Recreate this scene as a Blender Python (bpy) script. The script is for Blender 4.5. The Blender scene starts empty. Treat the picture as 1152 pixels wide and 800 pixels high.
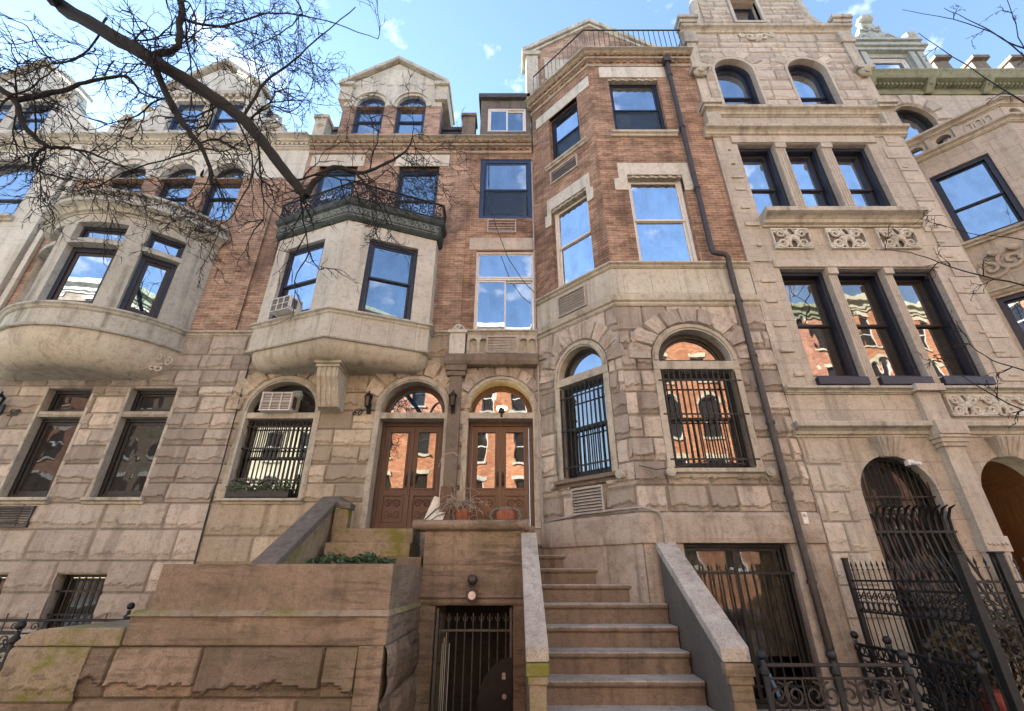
import bpy, bmesh, math, random
import numpy as np
from mathutils import Vector

# ------------------------------------------------------------------ camera, sky, sun, exposure
SC = bpy.context.scene
COL = SC.collection
R = math.radians
cam_data = bpy.data.cameras.new("camera")
cam_data.sensor_width = 36.0
cam_data.lens = 16.0
cam_data.clip_start = 0.05
cam_data.clip_end = 3000.0
cam = bpy.data.objects.new("camera", cam_data)
cam.location = (0.0, 0.0, 1.6)
cam.rotation_euler = (R(90 + 25.97), 0.0, 0.0)
COL.objects.link(cam)
SC.camera = cam

SUN_EL, SUN_AZ = 26.0, -48.0           # azimuth from +Y (up the street wall) towards +X
world = bpy.data.worlds.new("World")
SC.world = world
world.use_nodes = True
wt = world.node_tree
for n in list(wt.nodes):
    wt.nodes.remove(n)
def wn(t, **k):
    n = wt.nodes.new(t)
    for a, b in k.items():
        setattr(n, a, b)
    return n
w_out = wn("ShaderNodeOutputWorld")
w_bg = wn("ShaderNodeBackground")
w_bg.inputs["Strength"].default_value = 0.072
w_sky = wn("ShaderNodeTexSky", sky_type="NISHITA", sun_disc=False)
w_sky.sun_elevation = R(SUN_EL)
w_sky.sun_rotation = R(SUN_AZ)
w_sky.air_density = 1.0
w_sky.dust_density = 0.05
w_sky.ozone_density = 1.6
w_geo = wn("ShaderNodeTexCoord")
w_sep = wn("ShaderNodeSeparateXYZ")
wt.links.new(w_geo.outputs["Generated"], w_sep.inputs[0])
w_add = wn("ShaderNodeMath", operation="ADD"); w_add.inputs[1].default_value = 0.25
wt.links.new(w_sep.outputs["Z"], w_add.inputs[0])
w_dx = wn("ShaderNodeMath", operation="DIVIDE"); w_dy = wn("ShaderNodeMath", operation="DIVIDE")
wt.links.new(w_sep.outputs["X"], w_dx.inputs[0]); wt.links.new(w_add.outputs[0], w_dx.inputs[1])
wt.links.new(w_sep.outputs["Y"], w_dy.inputs[0]); wt.links.new(w_add.outputs[0], w_dy.inputs[1])
w_com = wn("ShaderNodeCombineXYZ")
wt.links.new(w_dx.outputs[0], w_com.inputs[0]); wt.links.new(w_dy.outputs[0], w_com.inputs[1])
w_com.inputs[2].default_value = 9.2
w_n = wn("ShaderNodeTexNoise"); w_n.inputs["Scale"].default_value = 7.5; w_n.inputs["Detail"].default_value = 9.0
w_n.inputs["Roughness"].default_value = 0.56
wt.links.new(w_com.outputs[0], w_n.inputs["Vector"])
w_r = wn("ShaderNodeValToRGB")
w_r.color_ramp.elements[0].position = 0.572; w_r.color_ramp.elements[0].color = (0, 0, 0, 1)
w_r.color_ramp.elements[1].position = 0.74; w_r.color_ramp.elements[1].color = (0.9, 0.9, 0.9, 1)
wt.links.new(w_n.outputs["Fac"], w_r.inputs[0])
w_mix = wn("ShaderNodeMix", data_type="RGBA")
wt.links.new(w_r.outputs["Color"], w_mix.inputs["Factor"])
wt.links.new(w_sky.outputs[0], w_mix.inputs["A"])
w_mix.inputs["B"].default_value = (4.6, 4.8, 5.2, 1)
wt.links.new(w_mix.outputs["Result"], w_bg.inputs["Color"])
wt.links.new(w_bg.outputs[0], w_out.inputs[0])

sun_d = bpy.data.lights.new("sun", "SUN")
sun_d.energy = 5.0
sun_d.angle = R(0.53)
sun_d.color = (1.0, 0.97, 0.92)
sun = bpy.data.objects.new("sun", sun_d)
sdir = Vector((math.sin(R(SUN_AZ)) * math.cos(R(SUN_EL)), math.cos(R(SUN_AZ)) * math.cos(R(SUN_EL)), math.sin(R(SUN_EL))))
sun.rotation_euler = sdir.to_track_quat('Z', 'Y').to_euler()
sun.location = sdir * 60
COL.objects.link(sun)

SC.view_settings.view_transform = 'Standard'
SC.view_settings.look = 'None'
SC.view_settings.exposure = 2.9
SC.view_settings.gamma = 1.0
SC.view_settings.use_curve_mapping = False
SC.render.engine = 'CYCLES'
SC.cycles.max_bounces = 8
SC.cycles.diffuse_bounces = 4
SC.cycles.glossy_bounces = 4
SC.cycles.transparent_max_bounces = 8
SC.cycles.caustics_reflective = False
SC.cycles.caustics_refractive = False
SC.cycles.use_denoising = True

# ------------------------------------------------------------------ materials
MATS = {}
def nmat(name):
    m = bpy.data.materials.new(name)
    m.use_nodes = True
    t = m.node_tree
    for n in list(t.nodes):
        t.nodes.remove(n)
    o = t.nodes.new("ShaderNodeOutputMaterial")
    p = t.nodes.new("ShaderNodeBsdfPrincipled")
    t.links.new(p.outputs[0], o.inputs[0])
    MATS[name] = m
    return m, t, p, o
def N(t, ty, ins=None, **k):
    n = t.nodes.new(ty)
    for a, b in k.items():
        setattr(n, a, b)
    for a, b in (ins or {}).items():
        if hasattr(b, "is_output"):
            t.links.new(b, n.inputs[a])
        else:
            n.inputs[a].default_value = b
    return n
def c4(c):
    return (c[0], c[1], c[2], 1.0)
def noise(t, vec, scale, detail=5, rough=0.6, dist=0.0):
    return N(t, "ShaderNodeTexNoise", {"Vector": vec, "Scale": scale, "Detail": detail, "Roughness": rough, "Distortion": dist}).outputs["Fac"]
def ramp(t, fac, stops):
    r = N(t, "ShaderNodeValToRGB", {"Fac": fac})
    e = r.color_ramp.elements
    while len(e) < len(stops):
        e.new(0.5)
    for i, (p, c) in enumerate(stops):
        e[i].position = p
        e[i].color = c4(c) if isinstance(c, (tuple, list)) else (c, c, c, 1)
    return r.outputs["Color"]
def mixc(t, fac, a, b, mode="MIX"):
    m = N(t, "ShaderNodeMix", None, data_type="RGBA", blend_type=mode)
    for key, v in (("Factor", fac), ("A", a), ("B", b)):
        if hasattr(v, "is_output"):
            t.links.new(v, m.inputs[key])
        else:
            m.inputs[key].default_value = c4(v) if isinstance(v, (tuple, list)) else v
    return m.outputs["Result"]
def vmul(t, vec, s):
    return N(t, "ShaderNodeVectorMath", {0: vec, 1: s}, operation="MULTIPLY").outputs[0]
def bump(t, h, strength, dist=0.02, normal=None):
    b = N(t, "ShaderNodeBump", {"Height": h, "Strength": strength, "Distance": dist})
    if normal is not None:
        t.links.new(normal, b.inputs["Normal"])
    return b.outputs[0]

def stone(name, base, alt, dark, streak=0.5, moss=0.0, ashlar=None, diag=0.0, bumps=0.5, rough=0.88, mosscol=(0.10, 0.105, 0.045), fine=0.5):
    m, t, p, o = nmat(name)
    pos = N(t, "ShaderNodeNewGeometry").outputs["Position"]
    uv = N(t, "ShaderNodeUVMap").outputs[0]
    big = ramp(t, noise(t, pos, 0.75, 6, 0.62, 0.6), [(0.36, 0.0), (0.64, 1.0)])
    col = mixc(t, big, base, alt)
    tone = N(t, "ShaderNodeAttribute", None, attribute_name="tone").outputs["Fac"]
    tpos = ramp(t, tone, [(0.0, 1.0), (0.5, 1.30)])
    col = mixc(t, 1.0, col, tpos, "MULTIPLY")
    tneg = N(t, "ShaderNodeMath", {0: tone, 1: -1.0}, operation="MULTIPLY").outputs[0]
    col = mixc(t, 1.0, col, ramp(t, tneg, [(0.0, 1.0), (0.45, 0.70), (1.0, 0.30)]), "MULTIPLY")
    mid = noise(t, pos, 8.5, 9, 0.74, 0.2)
    col = mixc(t, ramp(t, mid, [(0.50, 0.0), (0.64, 0.6)]), col, dark)
    gr = noise(t, pos, 46, 5, 0.7)
    col = mixc(t, fine, col, ramp(t, gr, [(0.30, 0.55), (0.5, 1.0), (0.72, 1.3)]), "MULTIPLY")
    st = noise(t, vmul(t, pos, (4.2, 4.2, 0.32)), 1.0, 6, 0.62)
    col = mixc(t, ramp(t, st, [(0.51, 0.0), (0.72, streak)]), col, tuple(x * 0.42 for x in dark))
    pale = noise(t, vmul(t, pos, (2.2, 2.2, 0.9)), 1.3, 7, 0.65)
    col = mixc(t, ramp(t, pale, [(0.56, 0.0), (0.74, 0.35)]), col, tuple(min(0.72, x * 1.5 + 0.02) for x in base))
    if diag:
        mp = N(t, "ShaderNodeMapping", {"Vector": pos})
        mp.inputs["Rotation"].default_value = (0.0, 0.32, 0.0)
        mp.inputs["Scale"].default_value = (0.9, 0.9, 9.0)
        dg = noise(t, mp.outputs[0], 1.6, 6, 0.66, 0.5)
        dmask = ramp(t, noise(t, pos, 0.9, 4, 0.6), [(0.40, 0.0), (0.54, 1.0)])
        dfac = N(t, "ShaderNodeMath", {0: ramp(t, dg, [(0.49, 0.0), (0.60, diag)]), 1: dmask}, operation="MULTIPLY").outputs[0]
        col = mixc(t, dfac, col, tuple(x * 0.6 for x in dark))
    if moss:
        ms = noise(t, vmul(t, pos, (1.0, 1.0, 1.6)), 1.5, 8, 0.72)
        col = mixc(t, ramp(t, ms, [(0.47, 0.0), (0.60, moss)]), col, mosscol)
    h = N(t, "ShaderNodeMath", {0: noise(t, pos, 22, 7, 0.66), 1: gr}, operation="ADD").outputs[0]
    if ashlar:
        w, hh, off = ashlar
        b = N(t, "ShaderNodeTexBrick", {"Vector": uv, "Scale": 1.0, "Mortar Size": 0.008, "Mortar Smooth": 0.3, "Brick Width": w, "Row Height": hh,
              "Color1": (1, 1, 1, 1), "Color2": (0.88, 0.88, 0.88, 1), "Mortar": (0.60, 0.58, 0.55, 1)})
        b.offset = off
        col = mixc(t, 0.85, col, b.outputs["Color"], "MULTIPLY")
        h = N(t, "ShaderNodeMath", {0: h, 1: N(t, "ShaderNodeMath", {0: b.outputs["Fac"], 1: -1.3}, operation="MULTIPLY").outputs[0]}, operation="ADD").outputs[0]
    t.links.new(col, p.inputs["Base Color"])
    p.inputs["Roughness"].default_value = rough
    p.inputs["Specular IOR Level"].default_value = 0.25
    t.links.new(bump(t, h, bumps, 0.016), p.inputs["Normal"])
    return m

def brick(name, c1, c2, mortar, stain=(0.07, 0.045, 0.035), bw=0.235, rh=0.078):
    m, t, p, o = nmat(name)
    pos = N(t, "ShaderNodeNewGeometry").outputs["Position"]
    uv = N(t, "ShaderNodeUVMap").outputs[0]
    wob = N(t, "ShaderNodeTexNoise", {"Vector": pos, "Scale": 9.0, "Detail": 2.0})
    w2 = N(t, "ShaderNodeVectorMath", {0: wob.outputs["Color"], 1: (0.009, 0.009, 0.0)}, operation="MULTIPLY").outputs[0]
    uvw = N(t, "ShaderNodeVectorMath", {0: uv, 1: w2}, operation="ADD").outputs[0]
    b = N(t, "ShaderNodeTexBrick", {"Vector": uvw, "Scale": 1.0, "Mortar Size": 0.0075, "Mortar Smooth": 0.25, "Brick Width": bw, "Row Height": rh,
          "Color1": c4(c1), "Color2": c4(c2), "Mortar": c4(mortar), "Bias": -0.1})
    cell = N(t, "ShaderNodeTexVoronoi", {"Vector": vmul(t, uv, (1 / bw, 1 / rh, 1.0)), "Scale": 0.8}).outputs["Color"]
    cg = N(t, "ShaderNodeSeparateColor", {0: cell}).outputs[0]
    col = mixc(t, 0.8, b.outputs["Color"], ramp(t, cg, [(0.0, 0.62), (0.5, 1.0), (1.0, 1.35)]), "MULTIPLY")
    big = noise(t, pos, 0.7, 7, 0.65, 0.5)
    col = mixc(t, ramp(t, big, [(0.44, 0.0), (0.66, 0.72)]), col, stain)
    lime = noise(t, vmul(t, pos, (1.6, 1.6, 0.7)), 1.4, 7, 0.66)
    col = mixc(t, ramp(t, lime, [(0.55, 0.0), (0.75, 0.34)]), col, (0.42, 0.37, 0.32))
    soot = noise(t, vmul(t, pos, (3.0, 3.0, 0.3)), 1.0, 6, 0.65)
    col = mixc(t, ramp(t, soot, [(0.52, 0.0), (0.72, 0.5)]), col, stain)
    gr = noise(t, pos, 60, 4, 0.7)
    col = mixc(t, 0.6, col, ramp(t, gr, [(0.3, 0.6), (0.7, 1.25)]), "MULTIPLY")
    t.links.new(col, p.inputs["Base Color"])
    p.inputs["Roughness"].default_value = 0.9
    p.inputs["Specular IOR Level"].default_value = 0.2
    h = N(t, "ShaderNodeMath", {0: N(t, "ShaderNodeMath", {0: gr, 1: 0.5}, operation="MULTIPLY").outputs[0], 1: b.outputs["Fac"]}, operation="SUBTRACT").outputs[0]
    t.links.new(bump(t, h, 0.7, 0.01), p.inputs["Normal"])
    return m

def paint(name, c, rough=0.45, metallic=0.0, var=0.25, bumps=0.15, wear=None, scale=9.0):
    m, t, p, o = nmat(name)
    pos = N(t, "ShaderNodeNewGeometry").outputs["Position"]
    n = noise(t, pos, scale, 6, 0.65)
    col = mixc(t, 1.0, c, ramp(t, n, [(0.3, 1 - var), (0.7, 1 + var)]), "MULTIPLY")
    if wear:
        col = mixc(t, ramp(t, noise(t, pos, 5, 9, 0.75), [(0.55, 0.0), (0.68, 0.8)]), col, wear)
    t.links.new(col, p.inputs["Base Color"])
    rr = ramp(t, noise(t, pos, 17, 4, 0.6), [(0.3, max(0.05, rough - 0.12)), (0.7, min(1, rough + 0.15))])
    t.links.new(rr, p.inputs["Roughness"])
    p.inputs["Metallic"].default_value = metallic
    t.links.new(bump(t, noise(t, pos, 70, 4, 0.6), bumps, 0.006), p.inputs["Normal"])
    return m

def woodmat(name, c, dark):
    m, t, p, o = nmat(name)
    pos = N(t, "ShaderNodeNewGeometry").outputs["Position"]
    g = noise(t, vmul(t, pos, (16, 16, 1.1)), 1.5, 8, 0.62, 1.2)
    col = mixc(t, ramp(t, g, [(0.35, 0.0), (0.68, 1.0)]), c, dark)
    t.links.new(col, p.inputs["Base Color"])
    p.inputs["Roughness"].default_value = 0.38
    t.links.new(bump(t, g, 0.12, 0.01), p.inputs["Normal"])
    return m

def glass(name, refl, inside, wav=0.006, tint=(0.86, 0.92, 1.0), clear=0.0):
    m, t, p, o = nmat(name)
    t.nodes.remove(p)
    pos = N(t, "ShaderNodeNewGeometry").outputs["Position"]
    gl = N(t, "ShaderNodeBsdfGlossy", {"Color": c4(tint), "Roughness": 0.015})
    nb = bump(t, noise(t, vmul(t, pos, (1.0, 1.0, 0.6)), 1.5, 2, 0.45), wav, 0.35)
    t.links.new(nb, gl.inputs["Normal"])
    if clear:
        body = N(t, "ShaderNodeBsdfTransparent", {"Color": (clear, clear, clear * 0.97, 1)}).outputs[0]
    else:
        d = N(t, "ShaderNodeBsdfDiffuse", {"Color": c4(inside)})
        body = d.outputs[0]
    lw = N(t, "ShaderNodeLayerWeight", {"Blend": 0.2}).outputs["Fresnel"]
    fac = N(t, "ShaderNodeMath", {0: lw, 1: refl}, operation="ADD", use_clamp=True).outputs[0]
    rnd_ = N(t, "ShaderNodeObjectInfo").outputs["Random"]
    vary = ramp(t, rnd_, [(0.0, 0.74), (1.0, 1.12)])
    dirt = ramp(t, noise(t, vmul(t, pos, (1.0, 1.0, 0.5)), 3.0, 6, 0.7), [(0.42, 1.0), (0.72, 0.72)])
    fac = N(t, "ShaderNodeMath", {0: fac, 1: N(t, "ShaderNodeMath", {0: vary, 1: dirt}, operation="MULTIPLY").outputs[0]}, operation="MULTIPLY", use_clamp=True).outputs[0]
    mx = N(t, "ShaderNodeMixShader", {0: fac, 1: body, 2: gl.outputs[0]})
    t.links.new(mx.outputs[0], o.inputs[0])
    return m

def screenmat(name, c, k):
    m, t, p, o = nmat(name)
    t.nodes.remove(p)
    d = N(t, "ShaderNodeBsdfDiffuse", {"Color": c4(c)})
    tr = N(t, "ShaderNodeBsdfTransparent")
    mx = N(t, "ShaderNodeMixShader", {0: k, 1: tr.outputs[0], 2: d.outputs[0]})
    t.links.new(mx.outputs[0], o.inputs[0])
screenmat("insect_screen", (0.05, 0.075, 0.11), 0.5)

def leafmat(name, a, b):
    m, t, p, o = nmat(name)
    pos = N(t, "ShaderNodeNewGeometry").outputs["Position"]
    col = mixc(t, noise(t, pos, 12, 3, 0.6), a, b)
    t.links.new(col, p.inputs["Base Color"])
    p.inputs["Roughness"].default_value = 0.6
    return m

def barkmat(name, a, b):
    m, t, p, o = nmat(name)
    pos = N(t, "ShaderNodeNewGeometry").outputs["Position"]
    n = noise(t, pos, 26, 8, 0.7, 0.8)
    t.links.new(mixc(t, ramp(t, n, [(0.35, 0.0), (0.7, 1.0)]), a, b), p.inputs["Base Color"])
    p.inputs["Roughness"].default_value = 0.9
    t.links.new(bump(t, n, 0.7, 0.012), p.inputs["Normal"])
    return m

brick("brick_rust", (0.261, 0.151, 0.097), (0.383, 0.237, 0.157), (0.395, 0.354, 0.277))
brick("brick_pink", (0.300, 0.190, 0.133), (0.407, 0.282, 0.200), (0.433, 0.394, 0.313), stain=(0.110, 0.075, 0.064))
brick("brick_orange", (0.47, 0.19, 0.095), (0.55, 0.255, 0.135), (0.5, 0.36, 0.26), stain=(0.35, 0.13, 0.06))
brick("brick_red", (0.36, 0.17, 0.11), (0.43, 0.22, 0.15), (0.45, 0.33, 0.26), stain=(0.3, 0.1, 0.06))
stone("stone_rock", (0.445, 0.398, 0.332), (0.362, 0.326, 0.280), (0.228, 0.196, 0.163), streak=0.55, bumps=0.8)
stone("stone_rock_gold", (0.476, 0.417, 0.314), (0.394, 0.348, 0.275), (0.259, 0.203, 0.139), streak=0.5, bumps=0.8)
stone("stone_pale", (0.560, 0.559, 0.487), (0.473, 0.460, 0.395), (0.304, 0.282, 0.227), streak=0.42, bumps=0.35)
stone("stone_pale_joint", (0.533, 0.528, 0.450), (0.459, 0.442, 0.372), (0.314, 0.282, 0.223), streak=0.5, ashlar=(0.62, 0.9, 0.0), bumps=0.35)
stone("stone_bow", (0.441, 0.447, 0.392), (0.369, 0.365, 0.316), (0.236, 0.227, 0.189), streak=0.75, bumps=0.35)
stone("stone_soffit", (0.495, 0.464, 0.375), (0.409, 0.381, 0.306), (0.283, 0.237, 0.165), streak=0.6, bumps=0.35)
stone("stone_sand", (0.482, 0.444, 0.371), (0.415, 0.382, 0.322), (0.281, 0.250, 0.206), streak=0.4, bumps=0.45)
stone("stone_sand_joint", (0.482, 0.444, 0.371), (0.415, 0.382, 0.322), (0.281, 0.250, 0.206), streak=0.4, ashlar=(0.9, 0.5, 0.5), bumps=0.45)
stone("stone_lime", (0.562, 0.572, 0.511), (0.489, 0.493, 0.439), (0.356, 0.347, 0.296), streak=0.45, ashlar=(0.95, 0.62, 0.5), bumps=0.35)
stone("stone_moulding", (0.472, 0.450, 0.371), (0.375, 0.355, 0.291), (0.206, 0.187, 0.150), streak=0.6, bumps=0.45)
stone("stone_dark", (0.215, 0.178, 0.142), (0.165, 0.138, 0.112), (0.085, 0.07, 0.058), streak=0.6, moss=0.3, bumps=0.7, mosscol=(0.11, 0.10, 0.07))
stone("brownstone", (0.295, 0.228, 0.165), (0.235, 0.182, 0.135), (0.13, 0.10, 0.073), streak=0.4, diag=0.6, moss=0.35, bumps=0.9, mosscol=(0.105, 0.10, 0.05))
stone("brownstone_moss", (0.33, 0.27, 0.19), (0.26, 0.215, 0.15), (0.14, 0.115, 0.075), streak=0.3, moss=0.95, bumps=0.8, mosscol=(0.17, 0.17, 0.035))
stone("brownstone_step", (0.235, 0.185, 0.142), (0.185, 0.146, 0.114), (0.095, 0.075, 0.06), streak=0.5, bumps=0.9)
stone("base_smooth", (0.428, 0.379, 0.324), (0.358, 0.312, 0.265), (0.219, 0.186, 0.154), streak=0.7, moss=0.28, bumps=0.4, mosscol=(0.11, 0.09, 0.055))
stone("cement_grey", (0.48, 0.45, 0.395), (0.36, 0.335, 0.29), (0.21, 0.19, 0.16), streak=0.35, bumps=0.6, fine=0.9)
stone("cement_paint", (0.125, 0.122, 0.105), (0.105, 0.10, 0.088), (0.08, 0.075, 0.062), streak=0.3, bumps=0.25)
stone("slate_cap", (0.175, 0.155, 0.130), (0.13, 0.118, 0.10), (0.075, 0.065, 0.055), streak=0.5, bumps=0.6)
stone("copper_green", (0.075, 0.098, 0.094), (0.045, 0.058, 0.058), (0.02, 0.025, 0.027), streak=0.6, bumps=0.3)
stone("copper_pale", (0.24, 0.28, 0.265), (0.17, 0.205, 0.20), (0.05, 0.06, 0.06), streak=0.5, bumps=0.3)
stone("verdigris_paint", (0.25, 0.28, 0.195), (0.21, 0.24, 0.165), (0.12, 0.135, 0.09), streak=0.45, bumps=0.2)
stone("grey_green", (0.37, 0.40, 0.36), (0.30, 0.33, 0.30), (0.17, 0.19, 0.18), streak=0.5, bumps=0.25)
stone("asphalt", (0.05, 0.05, 0.05), (0.06, 0.06, 0.058), (0.035, 0.035, 0.035), streak=0.0, bumps=0.6)
stone("concrete_walk", (0.36, 0.35, 0.33), (0.31, 0.30, 0.285), (0.2, 0.19, 0.18), streak=0.1, ashlar=(1.5, 1.5, 0.0), bumps=0.4)
stone("slate_roof", (0.09, 0.095, 0.105), (0.075, 0.08, 0.085), (0.04, 0.04, 0.045), streak=0.4, ashlar=(0.3, 0.2, 0.5), bumps=0.4)
stone("opposite_stone", (0.582, 0.551, 0.420), (0.524, 0.488, 0.370), (0.388, 0.339, 0.240), streak=0.3, ashlar=(0.9, 0.45, 0.5), bumps=0.3)
paint("navy", (0.009, 0.014, 0.030), 0.45, wear=(0.022, 0.034, 0.058))
paint("blue_frame", (0.020, 0.042, 0.095), 0.45)
paint("blackish", (0.008, 0.0075, 0.007), 0.5)
paint("brown_frame", (0.028, 0.021, 0.017), 0.5)
paint("white", (0.66, 0.66, 0.64), 0.4, var=0.12)
paint("cream", (0.62, 0.60, 0.52), 0.5, var=0.12)
paint("iron", (0.005, 0.005, 0.005), 0.55, var=0.4, bumps=0.5)
paint("iron_grey", (0.085, 0.08, 0.075), 0.5, var=0.4)
paint("iron_rust", (0.022, 0.017, 0.014), 0.6, var=0.5, bumps=0.6, wear=(0.05, 0.036, 0.028))
paint("pipe", (0.035, 0.029, 0.025), 0.5, var=0.35, wear=(0.07, 0.05, 0.04))
paint("steel", (0.42, 0.42, 0.42), 0.35, metallic=0.8)
paint("vent_grey", (0.36, 0.33, 0.29), 0.5, wear=(0.2, 0.17, 0.14))
paint("vent_dark", (0.05, 0.047, 0.043), 0.6)
paint("ac_white", (0.60, 0.59, 0.56), 0.45, var=0.12, wear=(0.4, 0.38, 0.34))
paint("black_plastic", (0.012, 0.012, 0.013), 0.5, bumps=0.1)
paint("curtain", (0.11, 0.10, 0.085), 0.9, var=0.6, scale=3)
paint("blind_white", (0.55, 0.53, 0.5), 0.7, var=0.1)
paint("shade_dark", (0.075, 0.062, 0.05), 0.8, var=0.2)
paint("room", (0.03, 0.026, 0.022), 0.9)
paint("wall_sage", (0.60, 0.62, 0.52), 0.7, var=0.1)
paint("terracotta", (0.22, 0.075, 0.035), 0.7, var=0.3)
paint("paper", (0.62, 0.60, 0.50), 0.8, var=0.2)
paint("straw", (0.30, 0.25, 0.19), 0.8, var=0.3)
paint("red_plastic", (0.22, 0.015, 0.012), 0.4)
paint("blue_plastic", (0.10, 0.2, 0.35), 0.4)
paint("cable_pale", (0.30, 0.29, 0.28), 0.6)
paint("cable_dark", (0.02, 0.02, 0.02), 0.6)
paint("brass", (0.45, 0.30, 0.09), 0.3, metallic=0.9)
woodmat("door_wood", (0.080, 0.040, 0.022), (0.036, 0.017, 0.010))
woodmat("door_wood_red", (0.135, 0.060, 0.024), (0.060, 0.026, 0.011))
glass("glass_sky", 0.62, (0.02, 0.03, 0.045))
glass("glass_blue", 0.40, (0.012, 0.035, 0.075))
glass("glass_old", 0.60, (0.02, 0.025, 0.03), wav=0.014, tint=(0.95, 0.93, 0.9))
glass("glass_street", 0.27, (0.02, 0.016, 0.012), wav=0.016, tint=(0.97, 0.93, 0.88))
glass("glass_dim", 0.035, (0.025, 0.022, 0.018), wav=0.03)
glass("glass_clear", 0.03, (0, 0, 0), wav=0.02, clear=0.85)
barkmat("bark", (0.005, 0.0045, 0.004), (0.016, 0.014, 0.012))
leafmat("ivy", (0.022, 0.05, 0.018), (0.05, 0.09, 0.035))
leafmat("flower_leaf", (0.05, 0.10, 0.04), (0.10, 0.14, 0.07))
leafmat("flower_pink", (0.25, 0.08, 0.22), (0.35, 0.2, 0.3))
leafmat("vine_leaf", (0.05, 0.04, 0.02), (0.10, 0.07, 0.03))
def lampmat(name, c, s):
    m, t, p, o = nmat(name)
    p.inputs["Base Color"].default_value = c4(c)
    p.inputs["Emission Color"].default_value = c4(c)
    p.inputs["Emission Strength"].default_value = s
lampmat("lamp_glow", (1.0, 0.72, 0.25), 3.0)
lampmat("lamp_white", (1.0, 0.86, 0.62), 7.0)

# ------------------------------------------------------------------ geometry helpers
class Frame:                       # a vertical wall plane: u along it, d out of it, z up
    def __init__(s, x=0.0, y=10.0, ang=0.0):
        s.x, s.y = x, y
        s.t = (math.cos(ang), math.sin(ang))
        s.n = (math.sin(ang), -math.cos(ang))
    def p(s, u, d, z):
        return (s.x + u * s.t[0] + d * s.n[0], s.y + u * s.t[1] + d * s.n[1], z)

def frame_between(a, b):
    f = Frame(a[0], a[1], math.atan2(b[1] - a[1], b[0] - a[0]))
    f.len = math.hypot(b[0] - a[0], b[1] - a[1])
    return f

ROOT = {}
def curve_mesh(polys, th):
    cu = bpy.data.curves.new("tmp", 'CURVE')
    cu.dimensions = '2D'
    cu.fill_mode = 'BOTH'
    cu.extrude = th / 2
    for poly in polys:
        s = cu.splines.new('POLY')
        s.points.add(len(poly) - 1)
        for i, (a, b) in enumerate(poly):
            s.points[i].co = (a, b, 0, 1)
        s.use_cyclic_u = True
    ob = bpy.data.objects.new("tmp", cu)
    COL.objects.link(ob)
    dg = bpy.context.evaluated_depsgraph_get()
    me = bpy.data.meshes.new_from_object(ob.evaluated_get(dg))
    v = [tuple(x.co) for x in me.vertices]
    f = [tuple(p.vertices) for p in me.polygons]
    bpy.data.objects.remove(ob)
    bpy.data.curves.remove(cu)
    bpy.data.meshes.remove(me)
    return v, f

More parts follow.
